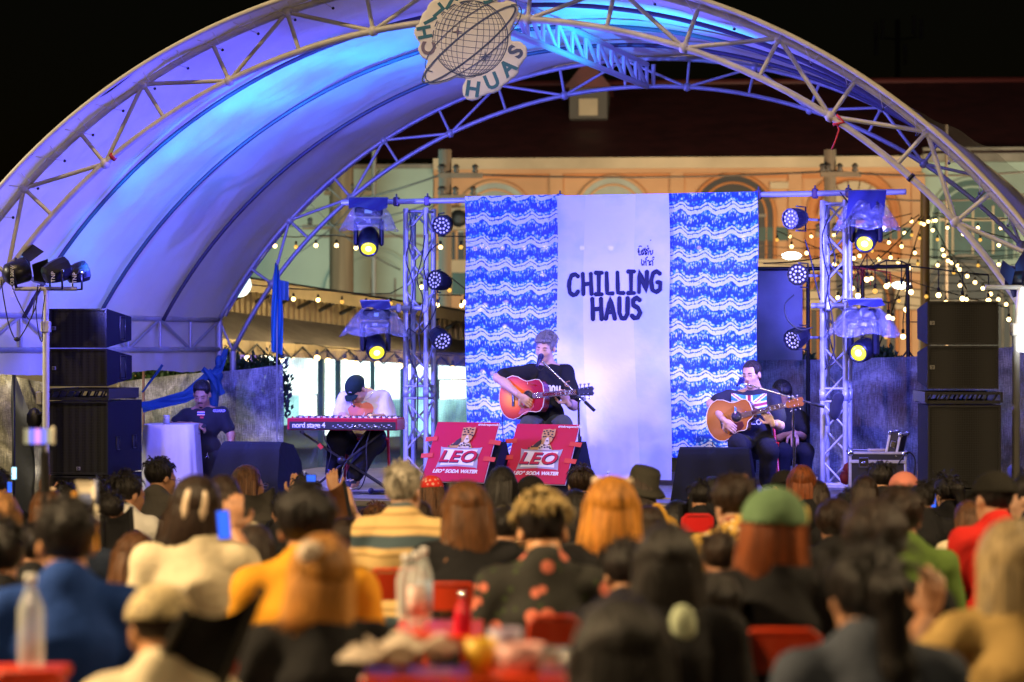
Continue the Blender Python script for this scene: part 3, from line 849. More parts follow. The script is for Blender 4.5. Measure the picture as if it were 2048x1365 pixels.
def arch_window(cx, top, r, bottom, frame_m, inner_m, parts=0):
    t = link("arched_window", None, bld, Matrix.Translation(BP(cx, bottom)))
    k = S(BP(cx, top).y)
    c_ = BP(cx, top + r)
    def A_(a, rr, off): p = c_ + bX * (rr * k * math.cos(a)) + Z * (rr * k * math.sin(a)); return p - bY * off
    zb = BP(cx, bottom).z
    x = MB(); n_ = 20
    outer = [A_(PI * i / n_, r, .0) for i in range(n_ + 1)]
    poly = [((p - c_).dot(bX), (p - c_).z) for p in outer] + [(-r * k, zb - c_.z), (r * k, zb - c_.z)]
    x.prism(poly, c_ - bY * .035, bX, Z, .03); x.build("pane", inner_m, t)
    x = MB()
    for rr, th_ in ((r + 3, .05), (r - 14, .035)):
        pts = [A_(PI * i / n_, rr, .06) for i in range(n_ + 1)]
        pts = [V(pts[0].x, pts[0].y, zb)] + pts + [V(pts[-1].x, pts[-1].y, zb)]
        x.tube(pts, th_, 0, 6)
    x.build("surround", frame_m, t)
    x = MB()
    if parts == 1:      # shop awning fan and shutters
        for i in range(9):
            a0, a1 = PI * i / 9 + .02, PI * (i + 1) / 9 - .02
            x.add([A_(a0, r * .2, .1), A_(a0, r * .8, .3), A_(a1, r * .8, .3), A_(a1, r * .2, .1)], [(0, 1, 2, 3)], 0)
        x.build("awning", m_cream, t)
    else:
        for s_ in (-1, 0, 1): x.box(c_ + bX * (s_ * r * .5 * k) - bY * .06 - Z * .25, (.05, .05, (r * k) * 1.2), 0, BM)
        x.box(c_ - bY * .07, (2 * (r - 14) * k, .05, .07), 0, BM)
        x.build("glazing_bar", m_cream if parts == 0 else m_conc, t)
m_greyglass = mat("pale_lit_glass", (.25, .27, .22), .3, 0, emit=(.5, .5, .36), es=.10, var=.3, vscale=1.2)
arch_window(990, 366, 74, 520, m_orange, m_greyglass)
arch_window(1226, 356, 72, 520, m_orange, m_greyglass)
arch_window(1466, 352, 80, 520, m_orange2, m_dark, 2)
arch_window(1706, 346, 88, 520, m_orange2, m_orange2, 1)
arch_window(1945, 360, 80, 520, m_mint, m_teal_dk, 0)
arch_window(745, 500, 92, 700, m_mint, m_mint, 2)
arch_window(1470, 560, 80, 760, m_orange2, m_dark, 2)
arch_window(1706, 522, 84, 760, m_orange2, m_dark, 2)
arch_window(1930, 515, 88, 760, m_conc, m_dark, 2)
for a_, b_, c_, d_, m_ in ((955, 1010, 426, 470, m_teal_dk), (1190, 1262, 420, 520, m_teal_dk), (905, 940, 465, 520, m_dark), (905, 1060, 545, 590, m_teal_dk), (1515, 1575, 455, 482, m_teal_dk),
                           (1640, 1860, 456, 480, m_teal_dk), (1540, 1580, 365, 378, m_cream), (1420, 1500, 425, 480, m_dark)):
    slab("shutter", a_, b_, c_, d_, m_, .09, .06)
x = MB(); p = BP(922, 440, .35); x.box(p, (.75, .5, .55), 0, BM, .03); x.lathe([(.22, 0), (.22, .03), (.05, .03)], p - bY * .27, 1, 20, -bY)
x.build("air_conditioner", [m_cream, m_dark], bld)
x = MB(); p = BP(1570, 372, .3)
for i in range(3): x.box(BP(1640 + 90 * i, 600, .3), (.8, .4, .5), 0, BM, .03)
x.build("air_conditioner", [m_cream], bld)
# roof, dormers, gables
def roofp(px, py, back): p = BP(px, py); return p + bY * back
x = MB()
a_, b_ = BP(700, 322, .5), BP(2400, 306, .5); c_, d_ = BP(2400, 306) + bY * 6, BP(640, 322) + bY * 6
zt = 9.1
x.add([a_, b_, V(c_.x, c_.y, zt), V(d_.x, d_.y, zt)], [(0, 1, 2, 3)])
x.build("roof", m_roof, bld)
x = MB(); x.tube([V(d_.x, d_.y, zt), V(c_.x, c_.y, zt)], .12, 0, 8); x.build("ridge_cap", mat("ridge_red", (.08, .012, .012), .6), bld)
for px in (1105, 1410, 1700, 2000):
    x = MB(); p0 = BP(px + 75, 200) + bY * 4; p1 = BP(px - 5, 305) + bY * 1.0
    x.tube([V(p0.x, p0.y, zt - 2.0 + .1), V(p1.x, p1.y, BP(px, 318).z + .25)], .14, 0, 6); x.build("roof_valley", m_dark, bld)
def dormer(px, py, w_, h_):
    p = BP(px, py) + bY * 3.2; k = S(p.y)
    d = link("dormer", None, bld, Matrix.Translation(p))
    x = MB(); x.box(p, (w_ * k, 2.2, h_ * k), 0, BM); x.build("dormer_wall", mat("dormer_grey", (.10, .09, .08), .9), d)
    x = MB(); W2 = w_ * k * .62
    x.prism([(-W2, 0), (W2, 0), (0, .75)], p + Z * (h_ * k / 2) - bY * 1.3, bX, Z, -2.6); x.build("dormer_roof", m_roof, d)
    x = MB(); x.box(p - bY * 1.12 - Z * .1, (w_ * k * .5, .05, h_ * k * .55), 0, BM); x.build("pane", m_cream, d)
dormer(1170, 190, 74, 60)

# ------------------------------------------------------------------ cell antennas on a mast, far off in the dark
am = thing("antenna_mast", P(1790, 690, 90) * V(1, 1, 0), "faint tall mast with vertical panel antennas against the black sky", "antenna mast")
m_ant = mat("antenna_grey", (.10, .10, .10), .6)
rod("pole", P(1795, 690, 90) * V(1, 1, 0), P(1795, 40, 90), .09, m_dark, am)
for px, py in ((1752, 65), (1765, 60), (1828, 52), (1842, 58), (1810, 110), (1752, 92)):
    x = MB(); x.box(P(px, py, 89.5), (.14, .12, .75), 0, None, .03); x.build("panel_antenna", m_ant, am)
for px in (1760, 1835): rod("bracket", P(px, 75, 89.7), P(1795, 80, 90), .03, m_dark, am)
am2 = dup(am, (9.2 * .55, 0, -.2), 0, "second antenna mast partly cut off by the right edge of the sky")

# ------------------------------------------------------------------ poles and overhead wires
def pole(px, ptop, d, r, m, label, cross=(), name="utility_pole"):
    b_ = P(px, 690, d); t = thing(name, (b_.x, b_.y, 0), label, "pole")
    rod("shaft", (b_.x, b_.y, 0), (b_.x, b_.y, P(px, ptop, d).z), r, m, t, 12)
    for py, l_, r_ in cross:
        z = P(px, py, d).z
        x = MB(); x.box((b_.x + (r_ - l_) / 2, b_.y - .1, z), (l_ + r_, .1, .1)); x.build("crossarm", m, t)
        for k in (-l_ * .8, -l_ * .3, r_ * .3, r_ * .8):
            x = MB(); x.lathe([(.03, 0), (.07, .03), (.04, .08), (.07, .12), (.03, .17)], (b_.x + k, b_.y - .1, z + .05), 0, 8); x.build("insulator", m_dark, t)
m_pole = mat('pole_concrete', (.075, .07, .06), .9, 0, var=.2)
pole(890, 300, 48, .13, m_pole, "concrete power pole with dark insulators in front of the orange wall left of the cloths", ((352, .1, .75), (396, .1, .7)))
pole(1660, 300, 48, .12, m_pole, "concrete power pole with a dark transformer in front of the second right arch", ((350, .2, .6), (470, .3, .3)))
pole(748, 250, 52, .05, mat("dark_pole", (.10, .09, .08), .8), "thin dark steel pole rising behind the left truss tower")
pole(683, 330, 56, .28, mat("brown_weathered_post", (.14, .10, .06), .9, var=.3, vscale=3), "thick brown weathered pole with crossarms left of the left truss tower", ((387, .4, .8), (455, .9, .5)))
pole(1850, 380, 36, .07, mat("yellow_steel", (.35, .24, .06), .5, .3), "tall yellowish steel pole among the light bulbs on the right")
pole(1893, 250, 47, .03, m_pole, "thin wire stay pole right of the yellowish pole")
m_wire = mat("overhead_wire", (.02, .02, .02), .6)
def wire(pts, d0, d1, r=.012, sag=.15, label="thin black overhead power cable crossing the facade", name="power_cable"):
    x = MB(); q = [P(a, b, d0 + (d1 - d0) * i / (len(pts) - 1)) for i, (a, b) in enumerate(pts)]
    out = []
    for i in range(len(q) - 1):
        for k in range(8): t = k / 8; out.append(q[i].lerp(q[i + 1], t) - Z * (sag * 4 * t * (1 - t)))
    out.append(q[-1]); x.tube(out, r, 0, 6); return tag(x.build(name, m_wire), label, "cable")
wire([(560, 430), (890, 347), (1660, 343), (2100, 340)], 50, 47, .022, .1, "heavy black power cable crossing under the orange cornice")
wire([(560, 452), (890, 396), (1660, 384), (2100, 380)], 50, 47, .018, .2, "second black power cable crossing the tops of the arched windows")
for i in range(8):
    wire([(1440, 478 + i * 17), (1760, 484 + i * 17), (2100, 490 + i * 15)], 46, 44, .009, .15, "thin overhead wire before the right facade, " + ["first","second","third","fourth","fifth","sixth","seventh","eighth"][i] + " from the top", "power_cable")["group"] = "thin parallel wires across the right facade"
for i, (a_, b_) in enumerate((((570, 520), (760, 340)), ((560, 340), (800, 540)), ((600, 470), (890, 400)), ((640, 360), (880, 500)))):
    wire([a_, b_], 49, 50, .014, .25, "thin wire sloping before the mint wall, " + ["rising steeply right", "falling steeply right", "rising gently right", "falling gently right"][i])["group"] = "sloping wires before the mint wall"

# ------------------------------------------------------------------ long market shed on the left
m_fascia = mat("tan_fascia", (.30, .24, .13), .7, 0, var=.2, vscale=2)
m_corr = mat("corrugated_sheet", (.42, .34, .20), .5, .3, var=.2, vscale=1.5)
m_awn = mat("grey_awning", (.12, .11, .10), .7, 0, bump=.3, bscale=4, var=.2)
shed = thing("market_shed", P(700, 700, 38) * V(1, 1, 0), "long market shed with corrugated wall, grey awning and brightly lit white shop fronts", "shed")
def SH(px, py, t=0.):    # facade runs from 34 m (left) to 43 m (right)
    d = 34 + (px - 300) / 700 * 10 + t; return P(px, py, d)
def quadstrip(name, top, bot, m, n_=40, corr=0., t0=0., t1=0., per=12):
    x = MB()
    def f(u, v):
        a_ = SH(300 + 700 * u, top[0] + (top[1] - top[0]) * u, t0); b_ = SH(300 + 700 * u, bot[0] + (bot[1] - bot[0]) * u, t1)
        p = a_.lerp(b_, v); p.y += corr * (1 if (int(u * n_) // 1) % 2 else -1); return p
    x.grid(f, n_, 2, 0, corr == 0); return x.build(name, m, shed)
quadstrip("fascia_board", (528, 634), (556, 654), m_fascia, t0=-1.2, t1=-1.2)
quadstrip("roof_edge", (524, 630), (528, 634), m_conc, 40, 0, .5, -1.3)
quadstrip("corrugated_wall", (552, 652), (606, 694), m_corr, 130, .05)
quadstrip("awning", (604, 690), (668, 716), m_awn, 40, 0, -.1, -2.2)
quadstrip("scalloped_valance", (668, 716), (700, 738), m_fascia, 60, .03, -2.2, -2.2)
quadstrip("soffit", (552, 652), (553, 653), m_dark, 10, 0, -1.2, 0)
for i in range(16):
    px = 330 + i * 42; a_ = SH(px, 556 + (px - 300) * .14, -1.15); rod("rafter", a_, SH(px - 26, 570 + (px - 300) * .14, -.1), .035, m_dark, shed, 6)
for i in range(15):
    px = 330 + i * 46; y0 = 674 + (px - 300) * .067
    rod("lattice_bar", SH(px, y0, -2.25), SH(px + 23, y0 + 25, -2.25), .014, m_dark, shed, 5); rod("lattice_bar", SH(px + 23, y0 + 25, -2.25), SH(px + 46, y0 + 3, -2.25), .014, m_dark, shed, 5)
def shopmat(name, e, es):
    m = mat(name, (.3, .3, .3), .5, 0, emit=e, es=es); n = m.node_tree; N = n.nodes.new
    tc = N("ShaderNodeTexCoord"); nz = N("ShaderNodeTexNoise"); nz.inputs["Scale"].default_value = .9; nz.inputs["Detail"].default_value = 3
    mr = N("ShaderNodeMapRange"); mr.inputs[1].default_value = .35; mr.inputs[2].default_value = .65; mr.inputs[3].default_value = es * .35; mr.inputs[4].default_value = es * 1.5
    n.links.new(tc.outputs["Object"], nz.inputs[0]); n.links.new(nz.outputs[0], mr.inputs[0]); n.links.new(mr.outputs[0], n.nodes["Principled BSDF"].inputs["Emission Strength"])
    return m
m_shopW = shopmat("lit_shop_white", (.78, 1.0, .95), 3.0)
m_shopT = shopmat("lit_shop_teal", (.45, .95, .9), 1.2)
m_shopD = mat("shop_column", (.05, .12, .12), .6)
m_shopV = shopmat("lit_shop_violet", (.35, .22, .8), .5)
m_shopY = shopmat("lit_shop_yellow", (1, .55, .08), .5)
def shop(px0, px1, py0, py1, m, t, name="shop_front"):
    a_, b_ = SH(px0, py0, t), SH(px1, py0, t); zb = SH((px0 + px1) / 2, py1, t).z
    x = MB(); x.add([a_, b_, V(b_.x, b_.y, zb), V(a_.x, a_.y, zb), a_ + V(0, .3, 0), b_ + V(0, .3, 0), V(b_.x, b_.y + .3, zb), V(a_.x, a_.y + .3, zb)],
                    [(0, 1, 2, 3), (7, 6, 5, 4), (0, 4, 5, 1), (1, 5, 6, 2), (2, 6, 7, 3), (3, 7, 4, 0)])
    return x.build(name, m, shed)
for a_, b_, c_, d_, m_ in ((480, 520, 700, 760, m_shopV), (520, 560, 695, 800, m_shopW), (562, 632, 700, 790, m_shopW), (650, 668, 700, 870, m_shopW), (682, 740, 700, 870, m_shopW), (750, 800, 715, 800, m_shopW),
                           (800, 870, 720, 760, m_shopW), (875, 935, 722, 758, m_shopW), (600, 630, 792, 855, m_shopW), (562, 598, 792, 850, m_shopT), (750, 935, 800, 870, m_shopT), (810, 870, 765, 798, m_shopT), (880, 935, 762, 798, m_shopW), (262, 300, 735, 752, m_shopY), (305, 420, 738, 748, m_shopY)):
    shop(a_, b_, c_, d_, m_, .6)
for px in (556, 641, 675, 745, 805, 872): 
    x = MB(); a_ = SH(px, 700, .2); x.box((a_.x, a_.y, a_.z / 2), (.08, .08, a_.z)); x.build("post", m_shopD, shed)
# round lit sign peeping between canopy and shed
x = MB(); x.lathe([(.0, 0), (.17, 0), (.17, .06), (0, .06)], P(478, 570, 33), 0, 24, (0, -1, 0)); sgn = x.build("round_sign", mat("lit_round_sign", (.2, .2, .2), .5, emit=(.75, 1, .95), es=1.6))
tag(sgn, "small round glowing white sign at the edge of the canopy", "sign")

# ------------------------------------------------------------------ bulbs on strings
m_bulb = mat("warm_bulb", (.5, .4, .2), .3, 0, emit=(1.0, .66, .24), es=8)
m_bulbdim = mat("dim_bulb", (.3, .2, .05), .3, 0, emit=(1.0, .52, .08), es=1.1)
def bulb_mesh(m):
    x = MB(); x.ball((0, 0, -.028), .026, 0, 12); x.lathe([(.014, -.004), (.016, .03), (.012, .045)], (0, 0, 0), 1, 8); return x.mesh("bulb", [m, m_rubber])
BM1, BM2 = bulb_mesh(m_bulb), bulb_mesh(m_bulbdim)
def string(pts, label, n_=None, dims=(), hang=.05, sag=.0, scale=1.1, cable=True, grp="bulb strings over the market"):
    """pts: (px, py, depth) of the bulbs when n_ is None, else of the cable ends"""
    if n_ is None: bl = [P(*p) for p in pts]
    else:
        a_, b_ = P(*pts[0]), P(*pts[1]); bl = []
        for i in range(n_):
            t = (i + .5) / n_; bl.append(a_.lerp(b_, t) - Z * (sag * 4 * t * (1 - t)))
    t_ = thing("bulb_string", bl[0], label, "string lights", grp)
    x = MB(); x.tube([p + Z * (.07 * scale + hang) for p in bl], .008, 0, 5); x.build("cable", m_wire, t_)
    for i, p in enumerate(bl):
        M = Matrix.Translation(p) @ Matrix.Scale(scale, 4)
        link("bulb", BM2 if i in dims else BM1, t_, M)
        if hang > .03: rod("lead", p + Z * .04 * scale, p + Z * (.07 * scale + hang), .006, m_wire, t_, 5)
string([(a, b, 34) for a, b in ((550, 488), (592, 490), (632, 487), (673, 487), (712, 492))], "row of warm round bulbs crossing behind the upper left moving lamp", None, (1,), .03)
string([(a, b, 31) for a, b in ((881, 490), (922, 490), (975, 492))], "short row of warm bulbs between the left tower and the cloth", None, (1,), .03)
string([(a, b, 33) for a, b in ((487, 584), (587, 594), (636, 596), (684, 600), (732, 604), (781, 603), (843, 570), (875, 606), (923, 607))], "row of warm bulbs along the tan fascia of the market shed", None, (3, 5), .03)
string([(a, b, 30) for a, b in ((899, 576), (930, 600), (960, 615))], "three bulbs on a drooping cable just left of the cloth", None, (0,), .06)
string([(a, b, 36) for a, b in ((468, 710), (495, 711), (520, 713), (534, 702), (562, 712), (585, 706), (634, 710), (656, 716), (690, 718), (712, 722), (755, 722), (800, 726), (850, 728), (905, 732))], "row of warm bulbs under the awning of the market shed", None, (), .03, scale=1.7)
string([(a, b, 27.5) for a, b in ((950, 492), (965, 487), (1005, 491), (1048, 491), (1090, 490), (1164, 491), (1222, 491), (1398, 491), (1443, 473), (1488, 471))], "row of warm bulbs glowing through the backdrop cloths", None, (), .02)
string([(a, b, 28) for a, b in ((970, 605), (1012, 600), (1085, 544), (1010, 648), (965, 738), (985, 742))], "scattered warm bulbs glowing through the left tie-dye cloth", None, (), .02)
# right hand canopy of strings radiating from the yellowish pole
apex = (1852, 432, 36)
def ray(end, n_, lab, sag=.12, dims=()): string([apex, end], lab, n_, dims, .03, sag, .9)
ray((1500, 545, 25), 9, "string of warm bulbs falling from the yellowish pole to the far left", .22, (0, 3, 6))
ray((1560, 470, 44), 6, "string of warm bulbs running from the yellowish pole behind the right truss tower", .10, (2,))
ray((1660, 600, 27), 8, "string of warm bulbs falling from the yellowish pole past the moving lamps", .12, (1, 4))
ray((2060, 500, 28), 6, "short string of warm bulbs falling from the yellowish pole to the right arch", .06, (3,))
ray((1940, 610, 28), 8, "steep string of warm bulbs falling from the yellowish pole to the right", -.02, (2, 5))
ray((2130, 430, 30), 6, "topmost string of warm bulbs running from the yellowish pole to the right", .15, (1,))
ray((1750, 730, 26), 9, "steep string of warm bulbs falling from the yellowish pole behind the lower lamp", .05, (1, 5, 7))
string([(1540, 470, 38), (2040, 640, 30)], "long string of warm bulbs crossing from the lamps down to the right speakers", 14, (0, 4, 5, 9), .04, .10, 1.05)
string([(1700, 505, 40), (2060, 520, 38)], "level string of warm bulbs passing before the mint wall on the right", 9, (3, 6), .03, .12, 1.05)
string([(1880, 500, 38), (2020, 610, 38)], "dense diagonal string of warm bulbs ending above the right speakers", 9, (), .03, .05, 1.1)
string([(a, b, 24.6) for a, b in ((1701, 568), (1716, 586), (1734, 554), (1750, 577), (1773, 567), (1803, 569), (1822, 579), (1877, 585), (1925, 592), (1977, 596))], "near string of larger bulbs on black leads strung from the black frame towards the right", None, (0, 3), .16, 0, 1.05)
string([(a, b, 26) for a, b in ((1690, 720), (1733, 620), (1777, 629), (1812, 614), (1806, 668), (1841, 668), (1990, 668))], "scattered low bulbs hanging behind the lower right moving lamp", None, (1,), .05, 0, 1.1)
# bright white fluorescent lamps under the far arches
for px, py, lab in ((1583, 512, "flat glowing white ceiling lamp on the orange facade right of the cloths"), (1803, 571, "glowing white lamp behind the black frame on the right")):
    x = MB(); x.ball(P(px, py, 50), (.20, .1, .07), 0, 12); tag(x.build("fluorescent_lamp", mat("cool_lamp", (.3, .3, .3), .5, emit=(.75, 1, .95), es=12)), lab, "lamp")

# ------------------------------------------------------------------ black frame stand with board, right
m_frame = mat("black_frame_steel", (.012, .012, .014), .5, .3)
fr = thing("black_frame", P(1670, 980, 25) * V(1, 1, 0), "black square-tube frame stand behind the right truss tower carrying cables and string lights", "frame stand")
fd = 24.8
for (a_, b_), (c2, d2) in (((1508, 538), (1616, 538)), ((1616, 538), (1815, 533)), ((1616, 538), (1616, 960)), ((1725, 538), (1725, 960)), ((1815, 533), (1818, 960)), ((1508, 538), (1508, 960))):
    rod("bar", P(a_, b_, fd), P(c2, d2, fd), .021, m_frame, fr, 8)
for px in (1790, 1840): rod("foot", P(1816, 700, fd), P(px, 735, fd), .01, m_frame, fr, 6)
x = MB(); p = P(1706, 535, fd - .03)
for k in range(6): x.tube([p + V(.02 * k, 0, 0), p + V(.03 * k + .02, -.02, -.05 - .02 * k), p + V(.035 * k, -.03, -.12 - .03 * (k % 3))], .006, 0, 5)
x.tube([P(1700, 533, fd - .03), P(1730, 538, fd - .03), P(1780, 545, fd - .03), P(1782, 575, fd - .03)], .008); x.build("red_ribbon", mat("red_ribbon", (.6, .08, .05), .6), fr)
x = MB(); a_, b_ = P(1512, 541, fd + .03), P(1606, 541, fd + .03); x.box((a_ + b_) / 2 - Z * .46, (.47, .03, .93), 0, None, .004)
tag(x.build("projector_board", mat("lilac_board", (.30, .30, .38), .6, bump=.1, var=.1)), "blank violet-lit board standing in the black frame right of the tie-dye cloth", "board")

# ------------------------------------------------------------------ shade net fences
def netmat(name, base, al, holes=0.):
    m = bpy.data.materials.new(name); m.use_nodes = True; n = m.node_tree; N = n.nodes.new; Lk = n.links.new
    b = n.nodes["Principled BSDF"]; b.inputs["Roughness"].default_value = .38
    uv = N("ShaderNodeUVMap"); mp = N("ShaderNodeMapping"); mp.inputs["Scale"].default_value = (30, 75, 1); Lk(uv.outputs[0], mp.inputs[0])
    n1 = N("ShaderNodeTexNoise"); n1.inputs["Scale"].default_value = 1; n1.inputs["Detail"].default_value = 6; n1.inputs["Roughness"].default_value = .75; Lk(mp.outputs[0], n1.inputs[0])
    mp2 = N("ShaderNodeMapping"); mp2.inputs["Scale"].default_value = (120, 8, 1); Lk(uv.outputs[0], mp2.inputs[0])
    n3 = N("ShaderNodeTexNoise"); n3.inputs["Scale"].default_value = 1; n3.inputs["Detail"].default_value = 2; Lk(mp2.outputs[0], n3.inputs[0])
    n2 = N("ShaderNodeTexNoise"); n2.inputs["Scale"].default_value = 2.2; n2.inputs["Detail"].default_value = 5; n2.inputs["Distortion"].default_value = 1.5; Lk(uv.outputs[0], n2.inputs[0])
    ad = N("ShaderNodeMath"); ad.operation = 'ADD'; Lk(n1.outputs[0], ad.inputs[0]); Lk(n3.outputs[0], ad.inputs[1])
    mu = N("ShaderNodeMath"); mu.operation = 'MULTIPLY_ADD'; Lk(ad.outputs[0], mu.inputs[0]); mu.inputs[1].default_value = .7; Lk(n2.outputs[0], mu.inputs[2])
    cr = N("ShaderNodeValToRGB"); e = cr.color_ramp.elements; mr = N("ShaderNodeMapRange"); mr.inputs[1].default_value = .95; mr.inputs[2].default_value = 1.5; Lk(mu.outputs[0], mr.inputs[0])
    e[0].color = (*[c * .12 for c in base], 1); e[1].color = (*base, 1); q = e.new(.5); q.color = (*[c * .4 for c in base], 1); Lk(mr.outputs[0], cr.inputs[0]); Lk(cr.outputs[0], b.inputs["Base Color"])
    bp = N("ShaderNodeBump"); bp.inputs["Strength"].default_value = .6; bp.inputs["Distance"].default_value = .04; Lk(n2.outputs[0], bp.inputs["Height"]); Lk(bp.outputs[0], b.inputs["Normal"])
    tr = N("ShaderNodeBsdfTransparent"); ms = N("ShaderNodeMixShader")
    m2 = N("ShaderNodeMapRange"); m2.inputs[1].default_value = .9; m2.inputs[2].default_value = 1.6; m2.inputs[3].default_value = al + holes; m2.inputs[4].default_value = max(0, al - holes); Lk(mu.outputs[0], m2.inputs[0])
    Lk(m2.outputs[0], ms.inputs[0]); Lk(b.outputs[0], ms.inputs[1]); Lk(tr.outputs[0], ms.inputs[2]); Lk(ms.outputs[0], n.nodes["Material Output"].inputs[0])
    return m
def net(name, p0, p1, tops, m, label, seed=0., amp=.06):
    """p0, p1 (px, depth); tops: list of row values along the top edge"""
    x = MB(); nu, nv = 90, 30
    A_, B_ = P(p0[0], 0, p0[1]), P(p1[0], 0, p1[1]); Lw = math.hypot(B_.x - A_.x, B_.y - A_.y)
    def f(u, v):
        k = u * (len(tops) - 1); i = min(int(k), len(tops) - 2); py = tops[i] + (tops[i + 1] - tops[i]) * (k - i)
        x_ = A_.x + (B_.x - A_.x) * u; y_ = A_.y + (B_.y - A_.y) * u; zt = HC - (py - HY) / F * y_
        z = zt * (1 - v) + .02
        return V(x_, y_ + amp * (math.sin(u * Lw * 3 + seed + v * 5) + .6 * math.sin(v * 13 + u * Lw * 1.4 + seed) + .3 * math.sin(u * Lw * 9 - v * 7)), z)
    x.grid(f, nu, nv); me = x.mesh(name, m); uvl = me.uv_layers.new(name="UVMap")
    for l in me.loops:
        i = l.vertex_index; uvl.data[l.index].uv = ((i // (nv + 1)) / nu * Lw + seed, (i % (nv + 1)) / nv * 1.9)
    return tag(link(name, me), label, "net")
m_netL = netmat("grey_shade_net", (.78, .78, .76), .10, .08)
m_netM = netmat("see_through_shade_net", (.26, .32, .31), .72, .24)
m_netR = netmat("dark_shade_net", (.60, .60, .68), .02, .03)
m_netE = netmat("olive_tarpaulin", (.5, .45, .26), .0)
net("shade_net", (238, 26.3), (566, 26.0), (768, 760, 752, 748, 742, 733), m_netL, "wrinkled grey shade net fence behind the security guard", 1.)
net("shade_net", (560, 26.2), (960, 25.6), (712, 706, 702, 706, 712), m_netM, "see-through shade net behind the keyboard player with bright shops showing through", 4., .04)
net("shade_net", (1500, 25.4), (2140, 23.4), (718, 724, 720, 716, 700, 690), m_netR, "blue-lit dark shade net fence behind the right truss tower", 7.)
net("tarpaulin", (-120, 23.5), (98, 23.0), (790, 770, 742, 760, 770), m_netE, "olive tarpaulin propped up at the far left edge behind the speakers", 2., .09)
x = MB(); p = P(28, 700, 22.6); x.tube([V(p.x, p.y, 0), P(28, 735, 22.6)], .012); tag(x.build("tarpaulin_prop", m_frame), "thin dark stick propping up the olive tarpaulin", "stick")
net("tarpaulin", (25, 22.9), (70, 22.7), (738, 800, 850), mat("black_tarp", (.02, .02, .02), .6, bump=.5, bscale=5), "black fold of tarpaulin hanging left of the stacked speakers", 3., .05)
# yellowish wall beyond the net at far left
x = MB(); x.box(P(40, 760, 32), (2.6, .2, 1.4)); tag(x.build("low_wall", m_corr), "yellowish corrugated wall behind the olive tarpaulin at the far left", "wall")
for px, py0, py1, r in ((283, 735, 985, .014), (554, 545, 985, .012)):
    pass
x = MB(); x.tube([P(287, 990, 25.5), P(287, 735, 25.5)], .014); tag(x.build("net_post", mat("rusty_post", (.22, .12, .08), .7)), "thin rusty post in front of the grey shade net left of the guard", "post")

# ------------------------------------------------------------------ shrubs above the nets
m_leaf = mat("dark_leaf", (.035, .08, .02), .5, 0, var=.5, vscale=9)
def shrub(px, py, d, rx, rz, n_, label):
    c_ = P(px, py, d); t = thing("shrub", (c_.x, c_.y, 0), label, "shrub", "shrubs above the nets")
    rod("trunk", (c_.x, c_.y, 0), c_, .03, mat("bark", (.08, .05, .03), .9), t, 6)
    vs = []; fs = []
    for i in range(n_):
        a = random.random() * 2 * PI; b = math.acos(random.uniform(-.6, 1)); r_ = random.random() ** .4
        p = c_ + V(rx * r_ * math.sin(b) * math.cos(a), .3 * r_ * math.sin(b) * math.sin(a), rz * r_ * math.cos(b) * (1 + .3 * math.sin(a * 5)))
        dr = V(random.gauss(0, .6), random.gauss(0, .6), 1).normalized(); l_ = random.uniform(.05, .10); sd_ = dr.cross(V(random.gauss(0, 1), random.gauss(0, 1), .1)).normalized() * l_ * .22
        o = len(vs); vs += [p, p + dr * l_ * .5 + sd_, p + dr * l_, p + dr * l_ * .5 - sd_]; fs.append((o, o + 1, o + 2, o + 3))
    x = MB(); x.add(vs, fs); x.build("crown", m_leaf, t)
for a_ in ((300, 765, 27, .30, .20, 500, "low leafy shrub top left of the rusty post"), (370, 752, 27, .32, .17, 500, "leafy shrub top above the net behind the guard"), (460, 745, 27, .22, .24, 450, "pointed leafy shrub top right of the blue cloth knot"),
           (518, 745, 27, .22, .16, 400, "small leafy shrub left of the blue flag pole"), (1532, 745, 26, .14, .26, 350, "dark shrub beside the right tie-dye cloth"), (1612, 735, 25.8, .12, .12, 250, "small shrub top beside the lamp on the right tower"), (1770, 722, 25.6, .14, .12, 250, "small shrub top behind the lower right moving lamp"),
           (420, 775, 27, .25, .12, 350, "low leafy shrub top between the two taller shrubs"), (545, 790, 26.6, .22, .45, 700, "tall shrub outlined against the bright shop behind the keyboard")):
    shrub(*a_)

# ------------------------------------------------------------------ warm lights of the market (street lamps, shed lights) and added unseen fills
def street_lamp(loc, e, col, label, aim_=None):
    t = thing("street_lamp", (loc[0], loc[1], 0), label, "street lamp")
    rod("post", (loc[0], loc[1], 0), loc, .05, m_steel, t, 8)
    x = MB(); x.ball(loc, (.22, .22, .08), 0, 12); x.build("lamp_head", mat("sodium_lamp", (.5, .4, .2), .4, emit=(1, .7, .35), es=20), t)
    o = lamp("street_lamp_light", 'SPOT' if aim_ else 'POINT', V(*loc) - Z * .25, e, col, aim_, .25, 112 if loc[2] < 9 else 60, .7); o.parent = t; o.matrix_parent_inverse = W[t.as_pointer()].inverted()
street_lamp((-5.6, 6.5, 5.6), 5000, WARM, "street lamp beside the audience on the left, outside the picture", (.5, 8.5, .6))
street_lamp((6.2, 8.5, 5.8), 2600, WARM, "street lamp beside the audience on the right, outside the picture", (.5, 10.5, .6))
street_lamp((-5.2, 11.0, 15.0), 5600, WARM, "added floodlight mast over the audience, outside the picture, warming the front arch", (.2, 20.1, 4.2))  # made-up mast, set high to warm the arch and spare the banner
street_lamp((-3.5, -2.5, 7), 1500, WARM, "street lamp behind the audience, outside the picture")
